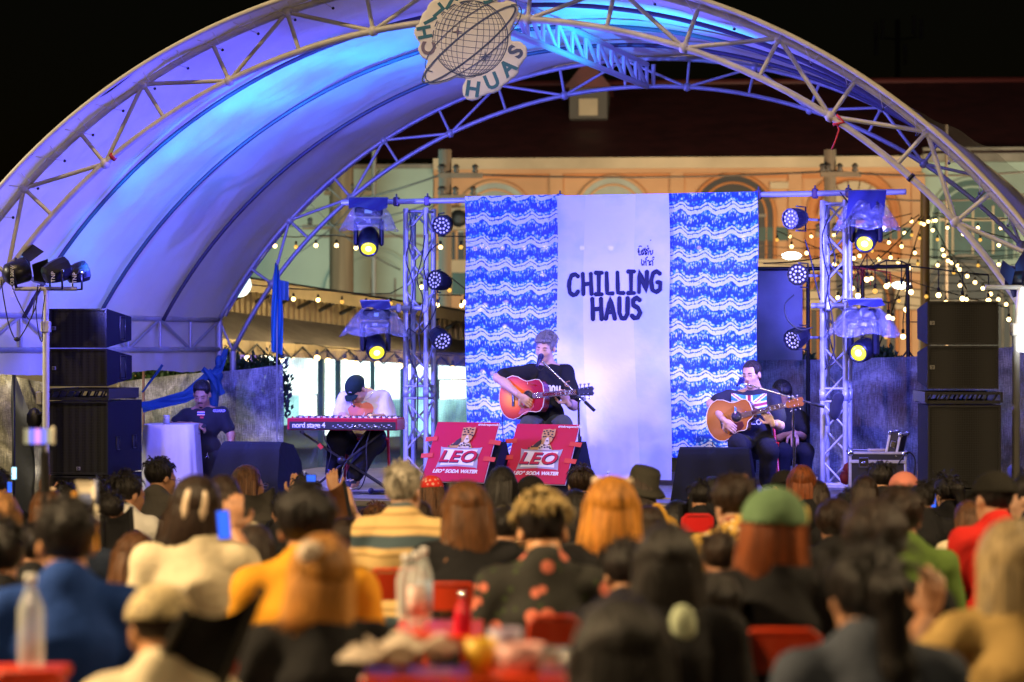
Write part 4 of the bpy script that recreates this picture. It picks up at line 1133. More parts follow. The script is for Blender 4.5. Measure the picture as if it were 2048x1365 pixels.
for x_, y_, z_, e, c_, tx in ((2.6, 45, 3.0, 850, (1, .60, .30), 1.8), (9.3, 45, 3.0, 760, (1, .60, .30), 7), (-5, 46, 3.5, 800, (.75, 1, .85), -6), (13, 45, 3.5, 800, (.85, .95, .7), 14)):
    lamp("facade_fill", 'AREA', (x_, y_, z_), e, c_, (tx, 60, 5.2), 2)  # unseen area lights added to brighten the far facades
lamp('net_fill', 'AREA', (-8.2, 20.5, 3.8), 260, (1, .86, .62), (-3.2, 26.2, 1.0), .6)  # unseen area light added to brighten the left net
for px in (520, 640, 760, 880):
    p = SH(px, 640, -3.5); lamp("shed_light", 'POINT', p, 60, (1, .72, .35), None, .1)
# ================================================================== stage lamps
m_par = mat("par_housing", (.010, .010, .020), .35, .2, bump=.1, bscale=50)
m_lens = mat("led_lens", (.75, .72, .85), .12, .1, spec=.9, emit=(.55, .50, 1.0), es=.45)  # weak violet glow painted in for reflected light; these lamps are off
m_yel = mat("yellow_lens", (.3, .3, .02), .2, 0, emit=(.85, .80, .02), es=1.35)
m_yelc = mat("yellow_core", (.5, .5, .1), .2, 0, emit=(1, .95, .25), es=3.2)
m_cyan = mat("blue_led", (.1, .3, .5), .2, 0, emit=(.15, .55, 1.0), es=9)
m_cover = mat("clear_rain_cover", (.80, .80, .82), .16, .75, alpha=.30, bump=2.5, bscale=16, spec=1.)
def aim(d, roll=0.):
    d = Vector(d).normalized(); q = d.to_track_quat('Z', 'Y').to_matrix(); return q @ Matrix.Rotation(roll, 3, 'Z')
def par_can(px, py, d, direc, label, r=.098, L=.19, lens=None, side=1, group="round LED stage lamps on the towers", txt=None, clampto=None, bright=None):
    p = P(px, py, d); t = thing("par_can", p, label, "stage lamp", group)
    q = aim(direc); ax = q @ V(0, 0, 1)
    c = p - ax * L * .5
    x = MB(); n_ = 10
    x.lathe([(r * .35, -L * .55), (r * .72, -L * .5), (r * .9, -L * .2), (r, L * .1), (r * 1.02, L * .44), (r * .98, L * .5), (r * .90, L * .5), (r * .88, L * .42), (.001, L * .42)], c, 0, n_, ax, False)
    x.build("housing", m_par, t)
    x = MB()
    for k in range(6): a = 2 * PI * k / 6; x.ball(c + ax * L * .43 + q @ V(math.cos(a), math.sin(a), 0) * r * .34, (r * .125, r * .125, r * .06), 0, 8, q)
    for k in range(12): a = 2 * PI * (k + .5) / 12; x.ball(c + ax * L * .43 + q @ V(math.cos(a), math.sin(a), 0) * r * .70, (r * .125, r * .125, r * .06), 0, 8, q)
    x.build("led_array", lens or m_lens, t)["kind"] = "stuff"
    # bracket
    sx = V(0, 0, 1).cross(ax).normalized(); up = V(0, 0, 1)
    if clampto is not None:
        b_ = Vector(clampto); x = MB(); e = c + up * (r + .012); f = c - up * (r + .012); back = (b_ - c); back.z = 0; back.normalize(); k = c + back * (r + .06)
        x.tube([e, k + up * (r + .012), k - up * (r + .012), f], .008, 0, 6); x.build("bracket", m_par, t)
        rod("clamp_arm", k, V(b_.x, b_.y, k.z), .012, m_alu, t)
    else:
        x = MB(); x.tube([c + sx * (r + .015), c + sx * (r + .015) - up * (r + .05), c - sx * (r + .015) - up * (r + .05), c - sx * (r + .015)], .009, 0, 6); x.build("bracket", m_par, t)
        for s_ in (-1, 1):
            x = MB(); x.lathe([(.016, 0), (.016, .02)], c + sx * (s_ * (r + .012)), 0, 8, sx * s_); x.build("knob", m_chrome, t)
    if txt:
        M = basis(c + V(0, -r - .02, -r * .5), V(0, 0, 1), V(-1, 0, 0), V(0, -1, 0)); text("lettering", txt, .05, mat("white_print", (.8, .8, .8), .6), M, t, extrude=.0005)
    return t
def twr(cor, k): return cor[k]
par_can(883, 452, 23.25, (-.25, -1, -.2), "topmost round LED lamp on the left tower, facing the camera", clampto=corL[1] )
par_can(868, 560, 23.2, (-.8, -1, .15), "middle round LED lamp on the left tower, turned to the left", clampto=corL[1])
par_can(886, 684, 23.2, (.5, -1, -.5), "lowest round LED lamp on the left tower, tilted down to the right", clampto=corL[1])
par_can(1580, 438, 21.9, (-.95, -1, -.1), "topmost round LED lamp on the right tower, turned to the left", clampto=corR[0])
par_can(1595, 549, 21.9, (-.25, -1, .05), "middle round LED lamp on the right tower, facing the camera", clampto=corR[0])
par_can(1583, 682, 21.9, (-1.1, -1, -.5), "lowest round LED lamp on the right tower, turned down to the left", clampto=corR[0])
def moving_head(px, py, d, direc, label, lensr=.072, cover=(.19, .17), cov_dy=-55, drape=None, hang=.22, beamtop=None):
    """px, py = centre of the lens"""
    p = P(px, py, d); t = thing("moving_head", p, label, "stage lamp", "moving head lamps under plastic rain covers")
    q = aim(direc); ax = q @ V(0, 0, 1); c = p - ax * .13
    x = MB()
    x.lathe([(.04, -.17), (.075, -.16), (.098, -.09), (.102, 0), (.095, .09), (.088, .13), (.078, .13), (.075, .115), (.001, .115)], c, 0, 20, ax); x.build("lamp_barrel", m_par, t)
    x = MB(); x.lathe([(.072, 0), (.072, .006), (.045, .012), (.001, .014)], c + ax * .112, 0, 24, ax); x.lathe([(.034, 0), (.03, .006), (.001, .009)], c + ax * .122, 1, 20, ax); x.build("lens", [m_yel, m_yelc], t)
    sx = ax.cross(V(0, 0, 1)).normalized(); sx = V(sx.x, sx.y, 0).normalized() if abs(sx.z) < .9 else V(1, 0, 0)
    top = c + V(0, .03, 0) + Z * hang
    for s_ in (-1, 1):
        x = MB(); x.box(c.lerp(top, .42) + sx * (s_ * .122), (.045, .10, hang + .06), 0, Matrix((sx, Z.cross(sx), Z)).transposed(), .018); x.build("yoke_arm", m_par, t)
    x = MB(); x.box(top + Z * -.01, (.29, .12, .06), 0, Matrix((sx, Z.cross(sx), Z)).transposed(), .02); x.build("yoke_arm", m_par, t)
    x = MB(); x.box(top + Z * .085, (.27, .22, .10), 0, Matrix((sx, Z.cross(sx), Z)).transposed(), .02); b_ = x.build("base_box", m_par, t)
    x = MB(); x.box(top + Z * .085 - V(0, .112, 0), (.07, .004, .035), 0, None); x.build("display", mat("display_blue", (.1, .1, .2), .2, emit=(.2, .4, 1), es=.6), b_)
    rod("hook", top + Z * .13, top + Z * .20, .02, m_par, t)
    M = basis(top + V(0, -.085, -.01), V(1, 0, 0), V(0, 0, 1), V(0, -1, 0)); text("lettering", "SPE", .035, mat("white_print", (.8, .8, .8), .6), M, t, extrude=.0005)
    # crumpled clear bell over base and yoke
    sd2 = random.random() * 9
    def bell(u, v):
        a = u * 2 * PI; rr_ = (.09 + (cover[0]) * (v ** .8)) * (1 + .07 * math.sin(a * 7 + sd2 + v * 3) + .04 * math.sin(a * 17 + v * 9))
        return top + V(rr_ * math.cos(a) * 1.0, rr_ * math.sin(a) * .8 - .01, .15 - cover[1] * 1.35 * v ** 1.2 + .02 * math.sin(a * 5 + sd2))
    x = MB(); x.grid(bell, 72, 14); x.tube([bell(i / 48, 1) for i in range(49)], .004, 0, 5, False); x.build("rain_cover", m_cover, t)
    if drape:
        w_, h_, sk = drape
        def dr(u, v):
            a_ = top + V(-w_ / 2 + w_ * u + sk * v, -.10 - .05 * v - .02 * math.sin(u * 9 + v * 4), .215 - h_ * v * (1 - .18 * math.sin(u * 7)))
            return a_
        x = MB(); x.grid(dr, 24, 12)
        def dr2(u, v): return top + V(-w_ / 2 + w_ * u, -.10 + .2 * v, .215 + .012 * math.sin(v * PI))
        x.grid(dr2, 12, 6); x.build("cloth_wrap", mat("navy_cloth", (.008, .010, .07), .8, bump=.4, bscale=9, sheen=.3), t)
    return t
moving_head(737, 499, 23.1, (.03, -.80, -.60), "upper yellow-lit moving lamp in a clear rain cover, left of the left tower", drape=(.37, .11, 0), cover=(.18, .17), hang=.20)
moving_head(754, 707, 23.1, (.18, -.85, -.50), "lower yellow-lit moving lamp in a clear rain cover, left of the left tower", drape=(.28, .07, .02), cover=(.23, .19), hang=.22)
moving_head(1729, 489, 21.6, (-.25, -.82, -.50), "upper yellow-lit moving lamp under a large blue cloth, right of the right tower", drape=(.34, .26, -.03), cover=(.20, .20), hang=.20)
moving_head(1716, 707, 21.7, (-.48, -.85, -.22), "lower yellow-lit moving lamp in a crumpled silver cover, right of the right tower", drape=(.32, .06, .02), cover=(.24, .19), hang=.24)
for p_, tgt in ((P(754, 707, 22.8), P(715, 800, 22.0)), (P(1716, 707, 21.4), P(1560, 830, 21.3)), (P(737, 499, 22.8), P(760, 980, 21.5)), (P(1729, 489, 21.4), P(1500, 740, 21.9))):
    lamp("moving_beam", 'SPOT', p_, 55, (.95, .92, .08), tgt, .05, 24, .5)

# lamp stand on the left, one on the right
def light_stand(base, tops, label):
    t = thing("light_stand", (base.x, base.y, 0), label, "light stand")
    rod("pole", (base.x, base.y, 0), (base.x, base.y, tops.z - .32), .03, m_steel, t); rod("pole", (base.x, base.y, tops.z - .35), tops, .022, m_steel, t)
    x = MB(); x.box((base.x, base.y, tops.z - .33), (.08, .08, .1), 0, None, .01); x.build("collar", m_steel, t)
    for k in range(3):
        a = k * 2.09 + .5; rod("leg", V(base.x, base.y, .5), V(base.x + .5 * math.cos(a), base.y + .5 * math.sin(a), .0), .015, m_steel, t)
    rod("crossbar", tops - V(.27, 0, 0), tops + V(.27, 0, 0), .018, m_steel, t)
    return t
d_ = 20.9
ls_top = P(92, 578, d_)
light_stand(P(92, 578, d_), ls_top, "weathered steel lamp stand with a crossbar holding three lamps above the left speaker stack")
par_can(133, 535, d_ - .02, (.75, .55, .35), "left of the two blue-glowing round lamps on the left stand", .105, .21, m_cyan, group="blue lamps on the left light stand", txt="TNP")
par_can(172, 541, d_ + .05, (.80, .50, .30), "right of the two blue-glowing round lamps on the left stand", .092, .17, m_cyan, group="blue lamps on the left light stand", txt="TNP")
cob = thing("barn_door_lamp", P(40, 545, d_), "black lamp with open barn doors at the far left of the lamp stand", "stage lamp")
p = P(34, 545, d_); ax_ = V(.7, .5, .3).normalized()
x = MB(); x.lathe([(.05, -.12), (.10, -.08), (.11, .08), (.10, .09), (.001, .09)], p, 0, 18, ax_); x.build("housing", m_par, cob)
x = MB(); x.lathe([(.09, .092), (.001, .1)], p, 0, 18, ax_); x.build("lens", mat("cyan_glass", (.1, .2, .2), .1, emit=(.3, .8, .9), es=2), cob)
for k in range(4):
    a = k * PI / 2 + .4; q = aim(ax_); e1 = q @ V(math.cos(a), math.sin(a), 0); e2 = ax_.cross(e1)
    b_ = p + ax_ * .1 + e1 * .10; x = MB(); x.add([b_ + e2 * .08, b_ - e2 * .08, b_ - e2 * .12 + e1 * .07 + ax_ * .12, b_ + e2 * .12 + e1 * .07 + ax_ * .12], [(0, 1, 2, 3)]); x.build("barn_door", m_par, cob)
x = MB(); x.tube([p + V(-.01, 0, .12), p + V(-.01, -.12, 0), p + V(.02, -.12, -.14)], .012); x.build("bracket", m_par, cob)
text("lettering", "LED COB 200W", .04, mat("white_print", (.8, .8, .8), .6), basis(p + V(-.012, -.14, -.08), V(0, 0, 1), V(-1, 0, 0), V(0, -1, 0)), cob, extrude=.0005)
# cables of that stand
def cable(pts, r, label, name="audio_cable", m=None):
    x = MB(); q = [Vector(p) for p in pts]; out = []
    for i in range(len(q) - 1):
        p0 = q[max(i - 1, 0)]; p1 = q[i]; p2 = q[i + 1]; p3 = q[min(i + 2, len(q) - 1)]
        for k in range(6):
            t = k / 6; out.append(.5 * ((2 * p1) + (p2 - p0) * t + (2 * p0 - 5 * p1 + 4 * p2 - p3) * t * t + (3 * p1 - p0 - 3 * p2 + p3) * t ** 3))
    out.append(q[-1]); x.tube(out, r, 0, 6); return tag(x.build(name, m or m_rubber), label, "cable")
def pc(l, d): return [P(a, b, d) for a, b in l]
cable(pc([(2, 560), (8, 600), (18, 650), (32, 680), (45, 668), (60, 640), (72, 610), (76, 570)], 20.8), .006, "looping black cable hanging at the far left from the barn door lamp")
cable(pc([(20, 560), (35, 600), (60, 640), (70, 600), (82, 575)], 20.85), .005, "second black cable loop under the left lamp stand crossbar")
cable(pc([(75, 575), (72, 620), (78, 670), (85, 682), (84, 640), (90, 590)], 20.8), .005, "black cable hanging beside the pole of the left lamp stand")
x = MB(); x.ball(P(34, 679, 20.78), (.03, .02, .02), 0, 8); tag(x.build("plug", m_rubber), "black plug dangling at the bottom of the cable loop at far left", "plug")
# right stand at the frame edge
rs = P(2010, 545, 18.9)
light_stand(P(2032, 560, 18.9), P(2040, 575, 18.9), "lamp stand at the right edge of the picture above the right speaker stack")
par_can(2052, 545, 18.7, (-.9, .4, .25), "blue-glowing round lamp cut by the right edge of the picture", .11, .2, m_cyan, group="lamps at the right edge")
t = thing("barn_door_lamp", P(2015, 560, 18.9), "dark blue barn door lamp in front of the arch at the right edge", "stage lamp")
for k, (a_, b_, c_, d2) in enumerate((((2005, 520), (2030, 540), (2022, 575), (2000, 545)), ((2030, 530), (2048, 500), (2052, 540), (2034, 570)), ((2018, 575), (2050, 560), (2044, 590), (2026, 596)))):
    x = MB(); q = [P(*s, 18.9 + .03 * k) for s in (a_, b_, c_, d2)]; x.add(q + [s + V(0, .004, 0) for s in q], [(0, 1, 2, 3), (7, 6, 5, 4), (0, 4, 5, 1), (1, 5, 6, 2), (2, 6, 7, 3), (3, 7, 4, 0)]); x.build("barn_door", mat("navy_metal", (.02, .02, .09), .4, .4), t)
x = MB(); x.lathe([(.07, -.1), (.09, 0), (.09, .08), (.001, .08)], P(2034, 556, 19.0), 0, 16, V(-.8, .3, .1)); x.build("housing", m_par, t)
x = MB(); a_, b_ = P(2038, 580, 18.8), P(2100, 574, 18.7); x.box((a_ + b_) / 2 - Z * .25, (.24, .05, .50), 0, Matrix.Rotation(-.15, 3, 'Z') @ Matrix.Rotation(.06, 3, 'Y'), .01)
tag(x.build("softbox", mat("lit_panel", (.5, .5, .5), .4, emit=(.95, .95, 1), es=3.5)), "bright white glowing panel at the right edge of the picture", "light panel")

# ================================================================== speakers
def grillemat(name, sc_):
    m = mat(name, (.014, .014, .015), .45, .3); n = m.node_tree; N = n.nodes.new
    tc = N("ShaderNodeTexCoord"); v = N("ShaderNodeTexVoronoi"); v.inputs["Scale"].default_value = sc_; v.inputs["Randomness"].default_value = .0
    cr = N("ShaderNodeValToRGB"); cr.color_ramp.elements[0].position = .25; cr.color_ramp.elements[0].color = (.002, .002, .002, 1); cr.color_ramp.elements[1].position = .5; cr.color_ramp.elements[1].color = (.03, .03, .032, 1)
    n.links.new(tc.outputs["Object"], v.inputs[0]); n.links.new(v.outputs[0], cr.inputs[0]); n.links.new(cr.outputs[0], n.nodes["Principled BSDF"].inputs["Base Color"]); return m
m_grille = grillemat("speaker_grille", 75)
m_box = mat("speaker_paint", (.016, .016, .020), .42, 0, bump=.2, bscale=120)
m_boxb = mat("speaker_side_paint", (.010, .010, .014), .75, 0, spec=.15, bump=.2, bscale=120)
m_badge = mat("badge_metal", (.6, .6, .6), .3, .8)
def cabinet(name, px0, px1, py0, py1, d, depth, yaw, label, taper=1., badge=(.06, .0), handles=(), grille_in=.012, round_=0.012, group=None):
    a_, b_ = P(px0, py0, d), P(px1, py0, d); wd = b_.x - a_.x; zt, zb = a_.z, P(px0, py1, d).z; h = zt - zb
    rot = Matrix.Rotation(yaw, 3, 'Z'); c = V(a_.x, d, (zt + zb) / 2)          # front-left edge
    ex, ey = rot @ V(1, 0, 0), rot @ V(0, 1, 0); wd = wd / max(.5, ex.x)
    o = c + ex * wd / 2 + ey * depth / 2
    t = thing(name, V(o.x, o.y, zb), label, "speaker", group)
    t["category"] = "speaker"
    T_ = basis(o, ex, ey, Z)
    x = MB(); x.T = T_; hw, hd, hh = wd / 2, depth / 2, h / 2; b = .008
    tp = taper
    prof = [(-hh + b, hw), (-hh, hw - b), ]
    # tapered box: rear face height shrinks to taper*h (wedge cabinets)
    F_ = [(-hw, -hd, -hh), (hw, -hd, -hh), (hw, -hd, hh), (-hw, -hd, hh)]; K_ = [(-hw, hd, -hh * tp), (hw, hd, -hh * tp), (hw, hd, hh * tp), (-hw, hd, hh * tp)]
    # rim frame at the front, recessed grille
    g_ = .016
    G_ = [(-hw + g_, -hd, -hh + g_), (hw - g_, -hd, -hh + g_), (hw - g_, -hd, hh - g_), (-hw + g_, -hd, hh - g_)]; G2 = [(a, -hd + grille_in, c2) for a, _, c2 in G_]
    x.add(F_ + G_, [(0, 1, 5, 4), (1, 2, 6, 5), (2, 3, 7, 6), (3, 0, 4, 7)]); x.add(G_ + G2, [(0, 1, 5, 4), (1, 2, 6, 5), (2, 3, 7, 6), (3, 0, 4, 7)])
    x.add(F_ + K_, [(0, 3, 7, 4), (2, 1, 5, 6), (3, 2, 6, 7), (1, 0, 4, 5), (5, 4, 7, 6)], 1)
    x.build("cabinet", [m_box, m_boxb], t)
    x = MB(); x.T = T_; x.box((0, -hd + grille_in + .003, 0), (wd - 2 * g_ + .002, .006, h - 2 * g_ + .002)); x.build("grille", m_grille, t)
    bx = -hw + badge[0] * wd; bz = -hh + badge[1] * h
    x = MB(); x.T = T_; x.box((bx, -hd + grille_in - .004, bz), (.038, .006, .032), 0, None, .003); bg_ = x.build("badge", m_badge, t)
    x = MB(); x.T = T_; x.tube([(bx - .009, -hd + grille_in - .009, bz + .009), (bx + .009, -hd + grille_in - .009, bz + .004), (bx - .006, -hd + grille_in - .009, bz - .009)], .003, 0, 5); x.build("badge_mark", m_black, bg_)
    for (fy, fz, hw2, hh2) in handles:
        y_ = -hd + depth * fy; z_ = -hh + h * fz
        x = MB(); x.T = T_; e = hw + .002
        x.add([(e, y_ - hw2, z_ - hh2), (e, y_ + hw2, z_ - hh2), (e, y_ + hw2, z_ + hh2), (e, y_ - hw2, z_ + hh2), (hw - .0, y_ - hw2, z_ - hh2), (hw, y_ + hw2, z_ - hh2), (hw, y_ + hw2, z_ + hh2), (hw, y_ - hw2, z_ + hh2)], [(0, 1, 2, 3)])
        x.build("handle_recess", m_dark, t)
        x = MB(); x.T = T_; x.tube([(e + .002, y_ + hw2 * 1.15, z_ - hh2 * 1.15), (e + .002, y_ - hw2 * 1.15, z_ - hh2 * 1.15), (e + .002, y_ - hw2 * 1.15, z_ + hh2 * 1.15), (e + .002, y_ + hw2 * 1.15, z_ + hh2 * 1.15), (e + .002, y_ + hw2 * 1.15, z_ - hh2 * 1.15)], .006, 0, 5); x.build("handle", m_box, t)
    return t
yl = -.20
cabinet("line_array_speaker", 98, 217, 618, 696, 21.3, .62, yl, "uppermost box of the left speaker stack, black with small logo badge", .62, (.08, .50), ((.62, .5, .055, .09),), group="left speaker stack")
cabinet("line_array_speaker", 98, 218, 698, 773, 21.3, .62, yl, "second box from the top of the left speaker stack, black with logo badge", .62, (.08, .48), ((.62, .5, .055, .09),), group="left speaker stack")
def frame(px0, px1, py0, py1, d, depth, yaw, label):
    a_, b_ = P(px0, py0, d), P(px1, py0, d); zt, zb = a_.z, P(px0, py1, d).z; rot = Matrix.Rotation(yaw, 3, 'Z'); ex, ey = rot @ V(1, 0, 0), rot @ V(0, 1, 0); wd = (b_.x - a_.x) / ex.x
    o = V(a_.x, d, (zt + zb) / 2) + ex * wd / 2 + ey * depth / 2; t = thing("flying_frame", o, label, "mounting frame"); T_ = basis(o, ex, ey, Z); h = zt - zb
    for s_ in (-1, 1):
        x = MB(); x.T = T_; x.box((0, s_ * (depth / 2 - .02), h * .3), (wd, .03, h * .2)); x.box((0, s_ * (depth / 2 - .02), -h * .38), (wd, .03, h * .24)); x.build("rail", m_box, t)
        for k in range(8):
            x = MB(); x.T = T_; xx = -wd / 2 + wd * (k + .5) / 8; x.tube([(xx - .02, s_ * (depth / 2 - .02), -h * .3), (xx + .012, s_ * (depth / 2 - .02), h * .25)], .009, 0, 6); x.build("strut", m_box, t)
        x = MB(); x.T = T_; x.box((s_ * (wd / 2 + .005), 0, 0), (.02, depth * 1.05, h * .8)); x.build("side_plate", m_box, t)
frame(96, 220, 775, 801, 21.3, .72, yl, "black slotted steel frame between the upper and lower boxes of the left speaker stack")
cabinet("subwoofer", 95, 220, 803, 949, 21.3, .85, yl, "large bass speaker with perforated front in the left stack", 1, (.5, .08), ((.28, .42, .035, .05), (.76, .42, .035, .05)), .02, group="left speaker stack")
cabinet("subwoofer", 95, 220, 952, 1098, 21.3, .85, yl, "lowest bass speaker of the left stack, mostly hidden by the audience", 1, (.5, .08), ((.28, .42, .035, .05),), .02, group="left speaker stack")
yr = .06
cabinet("line_array_speaker", 1855, 1996, 603, 690, 18.6, .62, yr - .10, "uppermost box of the right speaker stack, black with small logo badge", .7, (.07, .5), ((.6, .5, .055, .09),), group="right speaker stack")
cabinet("line_array_speaker", 1855, 1996, 692, 778, 18.6, .62, yr - .10, "second box from the top of the right speaker stack, black with logo badge", .7, (.07, .5), ((.6, .5, .055, .09),), group="right speaker stack")
frame(1853, 2000, 782, 808, 18.6, .7, yr - .10, "black slotted steel frame between the upper and lower boxes of the right speaker stack")
cabinet("subwoofer", 1856, 2001, 811, 976, 18.6, .62, yr - .10, "large bass speaker in the right stack beside the flight case", 1, (.83, .06), (), .012, group="right speaker stack")
cabinet("subwoofer", 1856, 2001, 979, 1144, 18.6, .62, yr - .10, "lowest bass speaker of the right stack, mostly hidden behind the audience", 1, (.83, .90), (), .012, group="right speaker stack")
x = MB(); x.tube([P(62, 862, 21.5), P(70, 830, 21.5), P(92, 828, 21.45)], .02); x.ball(P(68, 838, 21.5), (.07, .05, .10), 0, 10); x.box(P(78, 797, 21.4), (.06, .03, .12), 1, None, .01)
tag(x.build("cable_winch", [m_black, m_alu]), "black hand winch on the pole left of the left speaker stack", "winch")
x = MB(); x.box(P(2030, 960, 19.2), (.12, .06, .24), 0, None, .03); tag(x.build("flat_case", mat("pale_violet_panel", (.3, .3, .45), .5)), "small pale violet panel low at the right edge behind the speaker stack", "panel")

# wedge monitors under dark cloths
m_monc = mat("monitor_cover", (.012, .014, .022), .85, 0, bump=.6, bscale=5, spec=.15)
def wedge(px0, px1, pyt, pyb, d, label, lean=.30, depth=.42, yaw=-.15, side=.16):
    a_, b_ = P(px0, pyb, d), P(px1, pyb, d); wd = b_.x - a_.x; h = P(0, pyt, d).z - a_.z; h = min(h, P(0, pyt, d).z - SZ - .005) if a_.z < SZ else h
    t = thing("wedge_monitor", V((a_.x + b_.x) / 2, d + .2, SZ), label, "monitor speaker")
    ex = Matrix.Rotation(yaw, 3, 'Z') @ V(1, 0, 0); ey = Z.cross(ex)
    o = V(a_.x, d, SZ + .004); ztop = P(0, pyt, d).z - SZ
    prof = [(0, 0), (.02, ztop * .28), (lean * .45, ztop * .86), (lean * .62, ztop * .97), (lean * .8, ztop), (depth * .8, ztop * .93), (depth, ztop * .6), (depth, 0)]
    x = MB(); n_ = 14
    def f(u, v):
        k = v * (len(prof) - 1); i = min(int(k), len(prof) - 2); q = k - i; y_ = prof[i][0] + (prof[i + 1][0] - prof[i][0]) * q; z_ = prof[i][1] + (prof[i + 1][1] - prof[i][1]) * q
        xx = wd * u + (.03 * (z_ / ztop - .5)) * (1 if u < .5 else -1) * 2
        return o + ex * xx + ey * (y_ + .010 * math.sin(u * 14 + v * 5)) + Z * z_
    x.grid(f, n_, 35)
    for u in (0, 1):
        ps = [f(u, j / 35) for j in range(36)]; x.add(ps, [tuple(range(36)) if u == 0 else tuple(range(36))[::-1]])
    x.build("cloth_cover", m_monc, t)
    x = MB(); a2 = o + ex * (.04) + ey * (-.004) + Z * .02; x.box(o + ex * wd / 2 + ey * .06 + Z * .03, (wd * .96, .05, .05), 0, Matrix((ex, ey, Z)).transposed()); x.build("cabinet_edge", m_black, t)
    return t
wedge(418, 560, 886, 1000, 20.6 + .35, "large wedge monitor draped in dark cloth on the left of the stage", .34, .62, -.30)
wedge(1348, 1502, 897, 1000, 20.2, "wide wedge monitor draped in dark cloth in front of the woman guitarist", .26, .5, -.16)

# ================================================================== red sponsor boards leaning on two wedges
m_red = mat("crimson_print", (.52, .005, .05), .35, 0, var=.05, vscale=3)
m_white = mat("white_print", (.8, .8, .8), .6)
m_whiteboard = mat("board_white", (.75, .74, .8), .5)
m_navyprint = mat("navy_print", (.03, .01, .10), .5)
m_redtape = mat("red_cloth_tape", (.62, .04, .03), .5)
def leo(px_l, py_l, label):
    """px_l, py_l: the lower-left corner"""
    d = 20.75; bl = P(px_l, py_l, d); yaw = -.40; th = R(56); wd = .58; ht = .60
    e1 = V(math.cos(yaw), math.sin(yaw), 0); e2h = V(-math.sin(yaw), math.cos(yaw), 0); e2 = e2h * math.cos(th) + Z * math.sin(th); nn = e1.cross(e2)
    t = thing("sponsor_board", bl, label, "sign board", "red sponsor boards at the stage front")
    def Q(u, v, o=0.): return bl + e1 * (u * wd) + e2 * (v * ht) + nn * o
    RM = Matrix((e1, e2, nn)).transposed()
    x = MB(); x.box(Q(.5, .5, -.006), (wd, ht, .010), 0, RM, .002); x.build("board", m_red, t)
    x = MB(); x.box(Q(.5, .5, -.014), (wd + .006, ht + .006, .005), 0, RM); x.build("board_edge", m_whiteboard, t)
    def poly(name, pts, m, o):
        x = MB(); x.prism([(a * wd, b * ht) for a, b in pts], Q(0, 0, o), e1, e2, .0015); return x.build(name, m, t)
    # grey shield with white face
    poly("label_plate", [(.17, .22), (.20, .235), (.50, .255), (.80, .235), (.84, .22), (.81, .40), (.84, .58), (.80, .565), (.5, .55), (.2, .565), (.17, .58), (.20, .40)], mat("grey_print", (.36, .36, .46), .5), .001)
    poly("label_plate", [(.23, .265), (.5, .28), (.77, .265), (.755, .40), (.78, .535), (.5, .525), (.23, .535), (.25, .40)], m_white, .004)
    M = basis(Q(.487, .393, .0075), e1, e2, nn); text("logo_letters", "LEO", .158, m_navyprint, M, t, shear=.2, offset=.006, extrude=.0008, sx=1.15, space=1.08)
    M = basis(Q(.48, .402, .0105), e1, e2, nn); text("logo_letters", "LEO", .158, m_red, M, t, shear=.2, offset=.004, extrude=.0008, sx=1.15, space=1.08)
    M = basis(Q(.50, .165, .003), e1, e2, nn); text("tagline", "LEO° SODA WATER", .047, m_white, M, t, shear=.2, offset=.0022, extrude=.0008)
    M = basis(Q(.86, .955, .003), e1, e2, nn); text("small_print", "drinkresponsible", .032, m_white, M, t, shear=.1, offset=.0006, extrude=.0008)
    # leopard
    lt = mat("leopard_tan", (.55, .30, .10), .6); lw = mat("leopard_cream", (.70, .60, .48), .6); lb = mat("leopard_spot", (.03, .015, .02), .6)
    poly("leopard", [(.27, .56), (.34, .63), (.42, .68), (.50, .70), (.60, .68), (.68, .56)], lt, .003)
    poly("leopard", [(.44, .555), (.47, .64), (.55, .66), (.63, .62), (.665, .555)], lw, .006)
    poly("leopard", [(.47, .70), (.455, .80), (.46, .90), (.50, .895), (.555, .91), (.61, .895), (.655, .91), (.66, .80), (.63, .70), (.585, .635), (.53, .635)], lt, .009)
    poly("leopard", [(.52, .66), (.545, .76), (.575, .76), (.605, .66), (.58, .635), (.54, .635)], lw, .012)
    poly("leopard", [(.34, .60), (.40, .68), (.47, .74), (.475, .66), (.43, .60)], lb, .0075)
    x = MB(); rn = random.Random(3)
    for a, b in [(.30, .575), (.34, .60), (.62, .60), (.64, .575), (.47, .58), (.50, .60), (.55, .59), (.59, .60), (.53, .63), (.48, .86), (.52, .87), (.58, .87), (.62, .86), (.55, .84), (.50, .82), (.62, .81), (.49, .77), (.64, .76), (.56, .81)]:
        x.prism([(.010 * math.cos(k * 1.05) + a * wd, .008 * math.sin(k * 1.05) + b * ht) for k in range(6)], Q(0, 0, .0135), e1, e2, .001)
    for a, b in ((.52, .775), (.60, .775), (.565, .70)): x.prism([(.013 * math.cos(k * 1.05) + a * wd, .006 * math.sin(k * 1.05) + b * ht) for k in range(6)], Q(0, 0, .0145), e1, e2, .001)
    o_ = x.build("leopard_spots", lb, t); o_["kind"] = "stuff"
    # tape tabs
    for u, v, sg in ((-.02, .70, 1), (-.02, .42, 1), (1.02, .66, -1), (1.0, .38, -1)):
        x = MB(); x.box(Q(u, v, .004), (.11, .045, .002), 0, RM @ Matrix.Rotation(.1 * sg, 3, 'Z')); x.build("tape_strip", m_redtape, t)
    # the wedge behind
    b2 = Q(.5, 0, -.02); w_ = thing("wedge_monitor", V(b2.x, b2.y + .2, SZ), label.replace("red LEO board", "black wedge monitor behind the red board").replace("with a leopard ", ""), "monitor speaker", "wedge monitors behind the red boards")
    x = MB(); o = Q(-.06, .06, -.02); o.z = SZ + .003
    prof = [(0, 0), (0, .12), (.30, .46), (.38, .47), (.52, .20), (.52, 0)]
